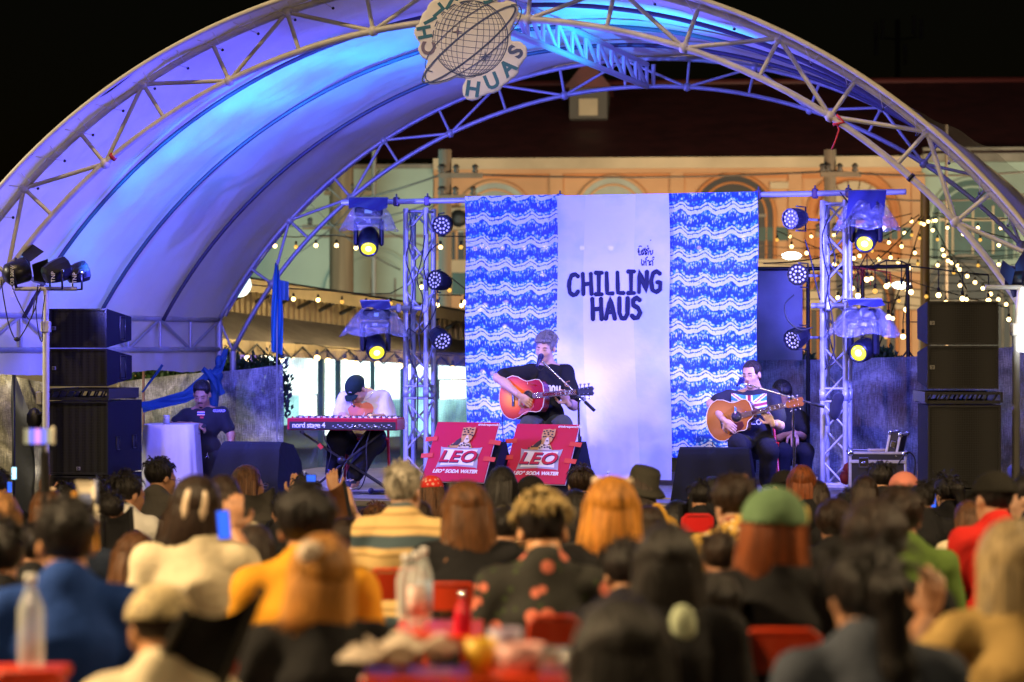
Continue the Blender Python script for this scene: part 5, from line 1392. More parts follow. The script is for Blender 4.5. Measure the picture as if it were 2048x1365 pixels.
    vs = [o + e2h * a + Z * b for a, b in prof] + [o + e1 * (wd * 1.12) + e2h * a + Z * b for a, b in prof]
    x.add(vs, [tuple(range(6)), tuple(range(11, 5, -1))] + [(i, i + 6, (i + 1) % 6 + 6, (i + 1) % 6) for i in range(6)]); x.build("cabinet", m_monc, w_)
    x = MB(); x.tube([o + e1 * (wd * 1.13) + e2h * .2 + Z * .2, o + e1 * (wd * 1.15) + e2h * .3 + Z * .2], .014); x.build("side_handle", m_black, w_)
leo(843, 962, "left red LEO board with a leopard leaning at the stage front")
leo(1004, 966, "right red LEO board with a leopard leaning at the stage front")

# ================================================================== microphones
def mic_stand(base, clutch, tail, tip, label, z0=SZ, tripod=True):
    t = thing("microphone_stand", (base.x, base.y, z0), label, "microphone stand")
    rod("pole", (base.x, base.y, z0 + .02), clutch, .011, m_chrome, t)
    rod("pole", (base.x, base.y, z0 + .02), V(base.x, base.y, z0 + (clutch.z - z0) * .6), .016, m_chrome, t)
    rod("boom", tail, tip, .0085, m_chrome, t)
    x = MB(); x.box(clutch, (.05, .04, .05), 0, None, .01); x.tube([clutch - V(.05, .02, 0), clutch + V(.05, -.02, .01)], .008); x.build("clutch", m_black, t)
    d = (tail - tip).normalized(); x = MB(); x.tube([tail - d * .10, tail + d * .02], .015, 0, 10); x.build("grip", m_rubber, t)
    for k in range(3):
        a = k * 2.09 + .9; x = MB(); x.tube([V(base.x, base.y, z0 + .10), V(base.x + .28 * math.cos(a), base.y + .28 * math.sin(a), z0 + .012)], .009); x.build("leg", m_black, t)
    return t
def mic(head, butt, label, m):
    t = thing("microphone", head, label, "microphone"); d = (butt - head).normalized(); L = (butt - head).length
    x = MB(); x.lathe([(.002, -.026), (.017, -.022), (.026, -.006), (.027, .010), (.024, .024), (.016, .034)], head, 0, 16, d); x.build("grille_head", mat("mic_grille", (.03, .03, .10), .4, .5, bump=.6, bscale=400), t)
    x = MB(); x.lathe([(.020, .028), (.020, .04), (.0165, .06), (.012, L - .02), (.011, L), (.002, L)], head, 0, 16, d); x.build("handle", m, t)
    return t
m_micb = mat("blue_black_metal", (.012, .014, .09), .3, .4)
sd_ = 21.55
mic(P(1082, 713, sd_), P(1073, 735, sd_ - .05), "dark blue microphone held at the mouth of the singer", m_micb)
mic_stand(P(1160, 960, sd_ - .12), P(1157, 798, sd_ - .12), P(1186, 819, sd_ - .16), P(1085, 724, sd_ - .02), "chrome boom stand slanting across the singer in the middle")
gd = 21.3
mic(P(1484, 760, gd - .05), P(1474, 772, gd - .14), "dark microphone at the mouth of the woman guitarist", m_micb)
mic_stand(P(1588, 965, gd - .15), P(1586, 798, gd - .15), P(1644, 813, gd - .25), P(1490, 768, gd - .05), "chrome boom stand reaching left to the woman guitarist")
cable(pc([(1074, 737), (1082, 741), (1089, 733)], sd_ - .03), .004, "short cable loop under the microphone of the singer")
cable(pc([(1005, 828), (1006, 870), (1010, 920), (1008, 960)], 21.7), .005, "black guitar cable hanging from the sunburst guitar between the red boards")
cable(pc([(1425, 885), (1426, 900), (1424, 930)], 21.4), .004, "black guitar cable hanging from the brown guitar")

# ================================================================== keyboard on an X stand
kd = 21.9
K0 = P(574, 848, kd); kx = V(.985, -.17, 0).normalized(); ky = Z.cross(kx)
kb = thing("stage_keyboard", K0, "long red stage keyboard with dark back panel and white lettering on an X stand", "keyboard")
kw = (P(780, 848, kd).x - K0.x) / kx.x; kw = 1.02; kdp = .34; ktop = P(574, 836, kd).z; kbot = P(574, 861, kd).z; KM = Matrix((kx, ky, Z)).transposed()
m_kred = mat("keyboard_red", (.42, .012, .03), .3, 0, coat=.3)
def Kp(u, v, z): return V(K0.x, K0.y, 0) + kx * (u * kw) + ky * (v * kdp) + Z * z
x = MB(); x.box(Kp(.5, .5, (ktop + kbot) / 2), (kw, kdp, ktop - kbot - .004), 0, KM, .008); x.build("case", m_kred, kb)
x = MB(); x.box(Kp(.505, 0, (ktop + kbot) / 2 - .012) - ky * .002, (kw * .965, .006, (ktop - kbot) * .62), 0, KM, .002); x.build("rear_panel", mat("keyboard_panel", (.018, .02, .022), .5), kb)
M = basis(Kp(.20, 0, (ktop + kbot) / 2 - .010) - ky * .006, kx, Z, -ky); text("brand_lettering", "nord stage 4", .067, m_white, M, kb, extrude=.0006, offset=.0012, space=.92)
x = MB()
for k in range(26): 
    if 0 < k: x.box(Kp(.40 + .022 * k, 0, (ktop + kbot) / 2 - .004 - .012 * (k % 3)) - ky * .006, (.012 if k % 4 else .022, .003, .005), 0, KM)
x.build("panel_print", m_white, kb)["kind"] = "stuff"
x = MB()
for k in range(7): x.lathe([(.009, 0), (.009, .008), (.005, .009)], Kp(.60 + .03 * k + (.2 if k > 2 else 0) * .3, 0, (ktop + kbot) / 2 - .020) - ky * .004, 0, 8, -ky)
x.build("jack_sockets", m_chrome, kb)["kind"] = "stuff"
for k in range(6): 
    x = MB(); x.lathe([(.003, 0), (.003, .004)], Kp(.08 + .16 * k, 0, ktop - .012) - ky * .002, 0, 6, -ky); x.build("screw", m_black, kb)
kn = mat("knob_grey", (.10, .10, .11), .5)
for k in range(34):
    x = MB(); v = .12 + .16 * (k % 2); x.lathe([(.008, 0), (.007, .014), (.002, .015)], Kp(.04 + .027 * k, v, ktop - .002), 0, 8); x.build("knob", kn if k % 5 else m_kred, kb)
wk, bk = MB(), MB()
for k in range(43):
    wk.box(Kp(.05 + .0215 * k, .72, ktop + .002), (.0205, .13, .012), 0, KM)
    if k % 7 not in (2, 6): bk.box(Kp(.05 + .0215 * (k + .5), .66, ktop + .010), (.012, .08, .012), 0, KM)
wk.build("white_keys", m_white, kb)["kind"] = "stuff"; bk.build("black_keys", m_black, kb)["kind"] = "stuff"
xs = thing("keyboard_stand", (P(683, 900, kd).x, kd + .15, SZ), "black folding X stand carrying the red keyboard", "keyboard stand")
for a_, b_ in (((600, 863), (768, 984)), ((766, 863), (640, 962))):
    for dy in (.06, .27):
        p, q = P(a_[0], a_[1], kd + dy), P(b_[0], b_[1], kd + dy); q.z = max(q.z, SZ + .02)
        if b_[0] < 700: q.z = SZ + .02; q.x = P(628, 0, kd).x
        else: q.z = SZ + .02
        d = (q - p); L = d.length; x = MB(); e = d.normalized(); x.box((p + q) / 2, (.035, .02, L), 0, e.to_track_quat('Z', 'Y').to_matrix(), .004); x.build("leg", m_black, xs)
for px in (605, 765):
    rod("rest", P(px, 864, kd - .02) - Z * .004, P(px, 864, kd + .36) - Z * .004, .016, m_rubber, xs)
for px in (635, 770): q = P(px, 0, kd); rod("foot", V(q.x, kd + .0, SZ + .02), V(q.x, kd + .34, SZ + .02), .016, m_rubber, xs)
x = MB(); x.lathe([(.035, 0), (.04, .02), (.035, .06), (.01, .07)], P(683, 921, kd + .02), 0, 14, (0, -1, 0)); x.build("pivot", m_black, xs)
x = MB(); x.box(P(641, 893, kd + .03), (.035, .03, .05), 0, Matrix.Rotation(-.7, 3, 'Y')); x.build("tape_mark", m_redtape, xs)
cable(pc([(648, 862), (650, 880), (662, 905), (655, 940), (665, 968)], kd - .05), .005, "thin black cable falling from the left part of the keyboard")
cable(pc([(744, 852), (733, 890), (733, 940), (722, 975), (700, 985)], kd - .06), .006, "pair of black cables falling from the keyboard sockets to the deck")
cable(pc([(740, 853), (715, 890), (700, 915), (690, 930), (676, 970)], kd - .04), .005, "black cable curving from the keyboard sockets past the stand pivot")
x = MB(); a_ = P(742, 985, 21.1); x.tube([V(a_.x, a_.y, SZ + .03), V(a_.x + .16, a_.y, SZ + .03)], .012); x.ball((a_.x, a_.y, SZ + .035), .028, 0, 10); tag(x.build("spare_microphone", m_micb), "spare black microphone lying on the deck by the keyboard stand", "microphone")
cable([V(P(a, 0, 21.2).x, 21.2 + b, SZ + .01) for a, b in ((690, 0), (720, -.1), (760, .05), (730, .15), (695, .08), (720, -.05), (790, -.1))], .006, "coil of black cable on the deck near the sneakers")

# ================================================================== flight case, bottles, thermos
m_case = mat("case_laminate", (.02, .02, .022), .5, bump=.1, bscale=80)
def case(px0, px1, pyt, pyb, d, depth, label, yaw=-.12):
    a_, b_ = P(px0, pyt, d), P(px1, pyt, d); zb = SZ if pyb is None else P(0, pyb, d).z; h = a_.z - zb; wd = b_.x - a_.x; o = V((a_.x + b_.x) / 2, d + depth / 2, zb + h / 2); rot = Matrix.Rotation(yaw, 3, 'Z')
    t = thing("flight_case", V(o.x, o.y, zb), label, "flight case"); T_ = Matrix.Translation(o) @ rot.to_4x4()
    x = MB(); x.T = T_; x.box((0, 0, 0), (wd, depth, h), 0, None, .004); x.build("panel", m_case, t)
    e = .022
    for sx in (-1, 1):
        for sy in (-1, 1):
            x = MB(); x.T = T_; x.box((sx * (wd / 2 - e / 2 + .004), sy * (depth / 2 - e / 2 + .004), 0), (e, e, h + .004), 0, None, .003); x.build("edge_profile", m_alu, t)
            x = MB(); x.T = T_; x.box((0, sx * (depth / 2 - e / 2 + .004), sy * (h / 2 - e / 2 + .004)), (wd + .004, e, e), 0, None, .003); x.build("edge_profile", m_alu, t)
            x = MB(); x.T = T_; x.box((sx * (wd / 2 - e / 2 + .004), 0, sy * (h / 2 - e / 2 + .004)), (e, depth + .004, e), 0, None, .003); x.build("edge_profile", m_alu, t)
            for sz in (-1, 1):
                x = MB(); x.T = T_; x.ball((sx * (wd / 2 - .01), sy * (depth / 2 - .01), sz * (h / 2 - .01)), .032, 0, 8); x.build("corner_ball", m_chrome, t)
    x = MB(); x.T = T_; x.box((0, -depth / 2 - .004, h * .28), (wd, .012, .028), 0, None, .003); x.build("edge_profile", m_alu, t)
    x = MB(); x.T = T_; x.box((-wd * .25, -depth / 2 - .012, h * .26), (.085, .012, .085), 0, None, .008); x.tube([(-wd * .25 - .02, -depth / 2 - .02, h * .26), (-wd * .25 + .02, -depth / 2 - .022, h * .26)], .010); x.build("butterfly_latch", m_chrome, t)
    return t
case(1706, 1818, 905, 990, 21.0, .45, "black flight case with aluminium edges standing on the right of the deck")
lid = thing("flight_case", P(1795, 900, 21.0), "open lid of the flight case standing tilted on its top", "case lid")
T_ = Matrix.Translation(P(1793, 888, 21.15)) @ Matrix.Rotation(-.35, 4, 'Z') @ Matrix.Rotation(.20, 4, 'Y')
x = MB(); x.T = T_; x.box((0, 0, 0), (.10, .30, .20), 0, None, .004); x.build("panel", m_case, lid)
for sx in (-1, 1):
    for s2 in (-1, 1):
        x = MB(); x.T = T_; x.box((sx * .045, s2 * .145, 0), (.022, .022, .21), 0, None, .003); x.build("edge_profile", m_alu, lid)
        x = MB(); x.T = T_; x.box((sx * .045, 0, s2 * .095), (.022, .31, .022), 0, None, .003); x.build("edge_profile", m_alu, lid)
        for s3 in (-1, 1):
            x = MB(); x.T = T_; x.ball((sx * .045, s2 * .145, s3 * .095), .026, 0, 8); x.build("corner_ball", m_chrome, lid)
x = MB(); x.T = T_; x.box((0, -.158, 0), (.045, .01, .06), 0, None, .006); x.build("butterfly_latch", m_chrome, lid)
x = MB(); x.box(P(1755, 903, 21.15) + Z * .01, (.16, .12, .02), 0, None, .003); tag(x.build("notebook", mat("tan_card", (.5, .42, .3), .7)), "flat tan box lying on top of the flight case", "box")
cable(pc([(1795, 930), (1815, 905), (1830, 920), (1828, 960), (1836, 985)], 20.95), .007, "black cables arching from the flight case to the deck")
def bottle(c, h, r, m, label, mcap=None, mlab=None, name="bottle", mats=None):
    t = thing(name, c, label, "bottle"); x = MB()
    x.lathe([(r * .9, 0), (r, h * .03), (r, h * .62), (r * .85, h * .70), (r * .42, h * .84), (r * .36, h * .90), (r * .36, h * .94)], c, 0, 16); x.build("glass_body", m, t)
    if mcap: x = MB(); x.lathe([(r * .42, h * .91), (r * .42, h), (r * .3, h * 1.005)], c, 0, 12); x.build("cap", mcap, t)
    if mlab: x = MB(); x.lathe([(r * 1.02, h * .16), (r * 1.02, h * .56)], c, 0, 16); x.build("paper_label", mlab, t)
    return t
m_amber = mat("amber_glass", (.10, .03, .005), .12, 0, spec=.8)
m_pet = mat("clear_plastic", (.75, .82, .82), .1, 0, alpha=.38, spec=.9)
m_ylab = mat("yellow_label", (.75, .50, .02), .5)
c = P(1650, 0, 20.35); c.z = SZ
bt = bottle(c, .145, .024, m_amber, "small amber bottle with yellow cap and red and yellow label on the deck edge", mat("yellow_cap", (.75, .55, .02), .4), m_ylab)
x = MB(); x.prism([(-.016, 0), (0, -.014), (.016, 0), (0, .014)], c + V(0, -.0255, .055), V(1, 0, 0), Z, -.002); x.build("label_print", m_redtape, bt)
text("label_print", "M", .022, mat("label_ink", (.05, .005, .005), .6), basis(c + V(0, -.0285, .055), V(1, 0, 0), Z, V(0, -1, 0)), bt, offset=.001, extrude=.0004)
c = P(608, 0, 21.4); c.z = SZ; bottle(c, .19, .03, m_pet, "clear water bottle on the deck beside the left wedge monitor", mat("white_cap", (.7, .8, .6), .4), mat("green_label", (.05, .25, .08), .5))
c = P(657, 0, 22.1); c.z = SZ; bottle(c, .17, .028, m_pet, "clear water bottle on the deck behind the keyboard stand foot", mat("blue_cap", (.1, .1, .6), .4))
c = P(1216, 0, 21.4); c.z = SZ; bottle(c, .19, .03, m_pet, "clear water bottle on the deck below the white banner", mat("white_cap", (.7, .8, .6), .4))
c = P(1840, 0, 19.9); c.z = SZ
t = thing("thermos", c, "tall golden brown thermos flask standing on the deck by the right speaker stack", "thermos"); x = MB(); x.lathe([(.035, 0), (.036, .01), (.036, .17), (.024, .22), (.024, .235)], c, 0, 18); x.build("flask_body", mat("bronze_metal", (.20, .12, .04), .35, .7), t)
x = MB(); x.lathe([(.025, .235), (.025, .27), (.02, .275)], c, 0, 18); x.build("cap", mat("gold_metal", (.4, .28, .08), .3, .8), t)
c = P(1632, 0, 20.3); c.z = SZ; t = thing("tumbler", c, "yellow-green drink tumbler on the deck edge left of the amber bottle", "tumbler"); x = MB(); x.lathe([(.022, 0), (.032, .13), (.034, .14), (.02, .155)], c, 0, 14); x.build("cup", mat("lime_plastic", (.45, .5, .10), .4, emit=(.6, .6, .05), es=.1), t)
x = MB(); x.tube([c + Z * .14, c + V(.01, 0, .20)], .004); x.build("straw", m_white, t)
cable([V(P(a, 0, 20.2).x, 20.2 + b, SZ + .01) for a, b in ((1640, .05), (1665, -.03), (1690, .02), (1660, .10), (1700, .2))], .008, "black cable end lying on the deck edge right of the amber bottle")
x = MB()
for q in ((0, 0, 0), (.06, .01, .02), (.03, 0, .07)): x.ball(P(1692, 955, 21.6) + V(*q), (.06, .04, .07), 0, 8)
tag(x.build("red_bag", mat("dark_red_cloth", (.18, .01, .03), .7, bump=.4)), "dark red bag at the foot of the right tower beside the flight case", "bag")
sd3 = Solid(.03); p = P(1673, 810, 21.85); sd3.ell(p, (.05, .05, .10)).ell(p + V(-.02, 0, -.07), (.045, .04, .07)).ell(p + V(.03, -.01, .06), (.04, .04, .05))
tag(sd3.build("hanging_cloth", m_blackcloth, None, .012), "black cloth bundle hanging on the right truss tower", "cloth")
for l_, d, lb in (([(850, 470), (843, 520), (834, 560), (846, 600), (838, 660), (842, 720)], 23.2, "black cable running down the left truss tower beside the lamps"),
                  ([(880, 595), (862, 640), (838, 668), (815, 660), (822, 720), (835, 760), (833, 900)], 23.15, "black cable looping from the middle lamp into the left tower"),
                  ([(818, 420), (822, 470), (812, 520), (826, 570), (820, 640), (824, 700)], 23.3, "thin black cable twisting inside the left truss tower"),
                  ([(876, 488), (858, 505), (848, 530), (852, 560)], 23.1, "black cable bending from the topmost left lamp"),
                  ([(1588, 590), (1570, 610), (1575, 640), (1600, 660), (1625, 655)], 21.8, "black cable loop below the middle lamp of the right tower"),
                  ([(1660, 430), (1645, 470), (1648, 520), (1657, 560), (1650, 620), (1660, 680), (1672, 720)], 21.9, "black cable twisting down inside the right truss tower"),
                  ([(1655, 470), (1670, 520), (1655, 570), (1665, 640), (1668, 700), (1650, 740)], 21.85, "second black cable hanging inside the right truss tower"),
                  ([(1680, 385), (1692, 400), (1700, 415), (1690, 440), (1672, 470)], 21.7, "black cable from the upper right moving lamp to the tower"),
                  ([(1610, 480), (1622, 520), (1630, 560), (1640, 600)], 21.8, "black cable between the two upper lamps of the right tower")):
    cable(pc(l_, d), .007, lb)

# ================================================================== table, cloth wraps, flag on the left
m_wcloth = mat("white_table_cloth", (.62, .62, .66), .75, bump=.5, bscale=5)
td = 22.7; ta, tb = P(284, 846, td), P(386, 850, td); tz = HC - (850 - HY) / F * td
tbl = thing("draped_table", V((ta.x + tb.x) / 2, td + .3, 0), "high table draped in a white cloth where the guard rests his arm", "table")
def tc(u, v):
    a = u * 2 * PI; sx = (tb.x - ta.x) / 2; ca, sa = math.cos(a), math.sin(a); k = 1 / max(abs(ca), abs(sa)); k = min(k, 1.25)
    fl = 1 + (.30 * v + .08 * v * math.sin(a * 11) + .05 * v * math.sin(a * 23 + 2))
    return V((ta.x + tb.x) / 2 + sx * ca * k * fl, td + .28 + .28 * sa * k * fl, tz - (tz - .05) * v)
x = MB(); x.grid(tc, 120, 10); x.add([tc(i / 40, 0) for i in range(40)], [tuple(range(40))]); x.build("cloth", m_wcloth, tbl)
for sx in (-1, 1):
    for sy in (0, 1): rod("leg", V((ta.x + tb.x) / 2 + sx * .2, td + .1 + .36 * sy, 0), V((ta.x + tb.x) / 2 + sx * .2, td + .1 + .36 * sy, tz - .02), .015, m_steel, tbl)
c = P(333, 848, td + .15); x = MB(); x.lathe([(.03, 0), (.03, .10), (.028, .102)], c - Z * .02, 0, 14); tag(x.build("tin_can", m_alu), "small silver can on the draped table behind the guard's elbow", "can")
m_blue = mat("blue_banner_cloth", (.02, .10, .28), .7, bump=.5, bscale=7, transl=.15)
def ribbon(name, pts, d, w0, w1, parent):
    q = [P(a, b, d + c) for a, b, c in pts]; x = MB()
    def f(u, v):
        k = u * (len(q) - 1); i = min(int(k), len(q) - 2); p = q[i].lerp(q[i + 1], k - i); t_ = (q[i + 1] - q[i]).normalized(); s_ = t_.cross(V(0, 1, 0)).normalized()
        wd = w0 + (w1 - w0) * u; return p + s_ * wd * (v - .5) + V(0, .02 * math.sin(v * 6 + u * 9), 0)
    x.grid(f, 30, 5); return x.build(name, m_blue, parent)
bc = thing("blue_cloth_wrap", P(432, 750, 25.0), "blue cloth knotted round the rear canopy post with long bands pulled down to the left", "cloth")
ribbon("band", [(425, 742, 0), (370, 790, -.3), (300, 812, -.8), (284, 815, -.9)], 25.0, .07, .11, bc)
ribbon("band", [(420, 775, 0), (370, 800, -.3), (310, 812, -.6), (284, 816, -.7)], 24.9, .05, .09, bc)
ribbon("band", [(325, 730, .3), (300, 765, .1), (284, 785, 0)], 24.7, .03, .02, bc)
ribbon("band", [(452, 698, .1), (440, 735, 0), (422, 760, 0)], 25.0, .05, .12, bc)
ribbon("band", [(405, 738, 0), (430, 760, -.05), (445, 790, -.05)], 24.95, .06, .07, bc)
sd4 = Solid(.05)
for a, b, r1, r2 in ((428, 752, .10, .06), (432, 775, .07, .08), (428, 800, .05, .10), (424, 815, .04, .05), (438, 725, .04, .08)): sd4.ell(P(a, b, 25.05), (r1, .07, r2))
sd4.build("knot", m_blue, bc, .02)
flg = thing("flag", P(554, 985, 25.6), "limp blue flag on a thin pole left of the keyboard player", "flag")
rod("pole", V(P(554, 0, 25.6).x, 25.6, .0), P(554, 520, 25.6), .008, m_steel, flg)
def fl(u, v):
    p = P(553, 525 + 178 * v, 25.6); wd = (.04 + .10 * math.sin(min(1, v * 1.5) * PI / 2)) * (1 - .25 * abs(v - .55))
    return p + V((u - .45) * wd * 1.0, .05 * math.sin(u * 9 + v * 3), -.04 * u)
x = MB(); x.grid(fl, 24, 30); x.build("cloth", mat("flag_blue", (.05, .34, .75), .7, transl=.25, bump=.3, bscale=8), flg)
def fl2(u, v):
    p = P(556, 560 + 38 * v, 25.58); return p + V(u * .11, .03 * math.sin(u * 8), -.02 * u)
x = MB(); x.grid(fl2, 12, 8); x.build("cloth", mat("flag_pale", (.12, .30, .6), .7, transl=.3), flg)

lamp("cob_light", 'SPOT', P(40, 545, 20.9) + V(.2, .2, 0), 150, (1, .84, .76), P(1050, 760, 21.8), .15, 46, .8)
lamp("panel_light", 'SPOT', (3.7, 19.4, 2.5), 150, (1, .84, .76), P(1350, 780, 21.7), .2, 50, .8)

for q_, e_ in ((P(1088, 735, 21.8), 1300), (P(1500, 780, 21.5), 1000), (P(722, 800, 22.2), 290)):
    lamp("face_fill", 'SPOT', (-.2 if e_ > 300 else -2.0, 14.3, 4.4), e_, (1, .80, .70), q_, .1, 9, .7)  # unseen narrow spots added to brighten the performers
# ================================================================== people
def skinmat(name, c): 
    m = mat(name, c, .5, 0, bump=.06, bscale=120, var=.08, vscale=20); m.node_tree.nodes["Principled BSDF"].inputs["Subsurface Weight"].default_value = 0.0; return m
sk_a = skinmat("light_skin", (.52, .30, .20)); sk_b = skinmat("tan_skin", (.40, .20, .11)); sk_c = skinmat("brown_skin", (.26, .12, .065)); sk_w = skinmat("warm_skin", (.55, .27, .13))
HCOL = {}
def hairmat(name, c, var=.7, sp=.28, st=(1, 1, .12)):
    HCOL[name] = c
    return mat(name, c, .42, 0, bump=.9, bscale=70, var=var, vscale=60, stretch=st, spec=sp)
h_black = hairmat("black_hair", (.010, .008, .008)); h_dark = hairmat("dark_brown_hair", (.022, .012, .008)); h_brown = hairmat("brown_hair", (.07, .028, .010)); h_auburn = hairmat("auburn_hair", (.14, .035, .008))
h_ginger = hairmat("copper_blonde_hair", (.42, .17, .025)); h_blonde = hairmat("ash_blonde_hair", (.30, .22, .11)); h_grey = hairmat("grey_hair", (.30, .27, .22)); h_silver = hairmat("silver_dyed_hair", (.17, .15, .16), .4)
h_bal = hairmat("bleached_brown_hair", (.34, .15, .03), .6)
def cl(name, c, **k):
    k.setdefault("bump", .8); k.setdefault("bscale", 9); k.setdefault("spec", .15); return mat(name, c, .85, 0, **k)
c_black = cl("black_tshirt", (.012, .012, .014)); c_trou = cl("dark_trousers", (.014, .014, .018)); c_olive = cl("olive_trousers", (.07, .075, .06)); c_blue = cl("blue_tshirt", (.012, .045, .22)); c_cream = cl("cream_tshirt", (.60, .52, .36))
c_white = cl("white_tshirt", (.68, .66, .62)); c_grey = cl("charcoal_shirt", (.06, .055, .05)); c_orange = cl("amber_tshirt", (.62, .28, .02)); c_green = cl("green_tshirt", (.09, .15, .03)); c_lime = cl("lime_tshirt", (.20, .28, .02))
c_oliveT = cl("olive_grey_tshirt", (.13, .11, .07)); c_red = cl("red_shirt", (.5, .02, .015)); c_navy = cl("navy_shirt", (.012, .018, .035)); c_khaki = cl("khaki_shirt", (.22, .17, .09))

def frameT(o, fwd, up=(0, 0, 1), s=1.):
    f = Vector(fwd).normalized(); x_ = f.cross(Vector(up)).normalized(); u = x_.cross(f)
    return basis(o, x_ * s, f * s, u * s)
def add_head(sol, T, full=True, mouth=False, neck=None):
    k0, T0_ = sol.k, sol.T; s = T.to_scale()[0]; sol.k = .018 * s
    M3 = T.to_3x3().normalized(); 
    def e(c, r, **kw): sol.T = Matrix.Identity(4); rr = [a * s for a in r]; sol.p.append(('e', np.array(T @ Vector(c)), np.array(M3), np.array(rr, float), kw.get('fn'), kw.get('k', .018) * s, kw.get('sub', False)))
    def c(a, b, r1, r2, **kw): sol.p.append(('c', np.array(T @ Vector(a)), np.array(T @ Vector(b)), r1 * s, r2 * s, kw.get('k', .018) * s, kw.get('sub', False)))
    e((0, -.014, .035), (.074, .094, .085)); e((0, .030, -.022), (.060, .066, .086)); e((0, .042, -.078), (.044, .046, .034)); 
    c((0, .074, -.098), (0, .070, -.096), .019, .019)
    for q in (-1, 1): e((q * .077, -.006, -.008), (.011, .020, .032), k=.006)
    if full:
        c((0, .088, .002), (0, .106, -.032), .009, .013, k=.01); c((-.034, .080, .020), (.034, .080, .020), .011, .011, k=.012)
        for q in (-1, 1):
            c((q * .040, .062, -.028), (q * .036, .066, -.036), .024, .02); c((q * .012, .096, -.034), (q * .014, .096, -.035), .008, .008, k=.008)
            e((q * .031, .098, .002), (.017, .014, .009), sub=True, k=.008)
        for q in (-1, 1): e((q * .031, .082, .001), (.015, .012, .010), k=.004)
        c((-.018, .088, -.056), (.018, .088, -.056), .007, .007, k=.008); c((-.014, .088, -.071), (.014, .088, -.071), .008, .008, k=.008)
        if mouth: e((0, .100, -.063), (.017, .016, .008), sub=True, k=.004)
    else:
        c((0, .088, .002), (0, .104, -.032), .010, .013, k=.01)
    if neck is not None: 
        c((0, -.012, -.06), (0, -.018, -.10), .052, .053, k=.02); sol.p.append(('c', np.array(T @ Vector((0, -.018, -.09))), np.array(Vector(neck)), .054 * s, .062 * s, .03, False))
    sol.k, sol.T = k0, T0_
def add_hand(sol, wrist, fwd, nrm, side=1, curl=.55, s=1., thumb=.7):
    f = Vector(fwd).normalized(); n_ = Vector(nrm); n_ = (n_ - f * n_.dot(f)).normalized(); a = f.cross(n_) * side; w_ = Vector(wrist); sol.k = .010
    rot = Matrix((a, f, n_)).transposed()
    sol.ell(w_ + f * .045 * s, (.040 * s, .050 * s, .017 * s), rot); sol.cap(w_ - f * .02, w_ + f * .02, .026 * s, .024 * s, .015)
    for i, L in enumerate((.072, .080, .074, .058)):
        b = w_ + f * (.085 - .004 * abs(i - 1.3)) * s + a * ((i - 1.5) * .0205 * s); pts = [b - f * .02]; an = 0.; p = b
        for j, sg in enumerate((.45, .32, .25)):
            an += curl * (.75 + .1 * i) * (.7 if j == 0 else 1.1); dd = (f * math.cos(an) - n_ * -math.sin(an)); 
            pts.append(p); p = p + dd * L * sg * s
        pts.append(p); sol.chain(pts, [.0095 * s, .0095 * s, .0088 * s, .0082 * s, .0075 * s], .005)
    b = w_ + f * .022 * s - a * .030 * s; p1 = b + (f * .5 - a * .8 + n_ * .3).normalized() * .038 * s; p2 = p1 + (f * .8 - a * .25 + n_ * thumb).normalized() * .030 * s; p3 = p2 + (f * .8 + n_ * thumb).normalized() * .024 * s
    sol.chain([b, p1, p2, p3], [.014 * s, .0115 * s, .0105 * s, .009 * s], .008)
def hair_solid(T, style, s_=1.):
    """hair as its own blended skin around the skull"""
    h = Solid(.02); s = T.to_scale()[0] * s_; M3 = T.to_3x3().normalized()
    def e(c, r, fn=None, k=.015): h.p.append(('e', np.array(T @ Vector(c)), np.array(M3), np.array([a * s for a in r]), fn, k, False))
    def c(a, b, r1, r2, k=.03): h.p.append(('c', np.array(T @ Vector(a)), np.array(T @ Vector(b)), r1 * s, r2 * s, k, False))
    cut = lambda y, z, lo: (lambda u, v, w: np.maximum(np.minimum(v - y * s, z * s - w), lo * s - w))
    if style == 'short': e((0, -.018, .042), (.084, .104, .092), cut(.055, .035, -.085)); 
    elif style == 'crop': e((0, -.016, .042), (.080, .100, .090), cut(.062, .030, -.070))
    elif style == 'fade': e((0, -.012, .060), (.083, .102, .080), cut(.07, .02, -.030)); e((0, -.018, .035), (.077, .098, .086), cut(.06, .03, -.07))
    elif style == 'bald': e((0, -.016, .036), (.080, .101, .088), lambda u, v, w: np.maximum(np.minimum(v - .04 * s, .035 * s - w), np.maximum(-.08 * s - w, .05 * s - np.sqrt(u * u + (v + .02) ** 2) * (w > .03 * s) - (w <= .03 * s) * 9)))
    elif style == 'afro': e((0, -.025, .045), (.110, .118, .108), cut(.075, .02, -.10))
    elif style in ('bob', 'long', 'pony', 'bun', 'low'):
        e((0, -.020, .042), (.087, .107, .094), cut(.058, .045, -.10))
        if style == 'bob':
            for q in (-1, -.5, 0, .5, 1): c((q * .068, -.050 + .03 * abs(q), .02), (q * .086, -.062 + .035 * abs(q), -.155), .036, .040)
        if style == 'low':
            for q in (-1, -.5, 0, .5, 1): c((q * .060, -.050 + .03 * abs(q), .0), (q * .062, -.055 + .03 * abs(q), -.09), .034, .030)
        if style == 'long':
            for q in (-1, -.5, 0, .5, 1): c((q * .066, -.055 + .03 * abs(q), .02), (q * .082, -.085 + .03 * abs(q), -.20), .038, .042); c((q * .082, -.085 + .03 * abs(q), -.20), (q * .095, -.100, -.40 + .03 * abs(q)), .042, .020)
        if style == 'pony': c((0, -.105, .04), (0, -.150, .03), .03, .035); c((0, -.150, .03), (.01, -.140, -.16), .035, .040); c((.01, -.14, -.16), (.015, -.115, -.28), .040, .014)
        if style == 'bun': e((0, -.105, .075), (.050, .045, .048)); 
    return h
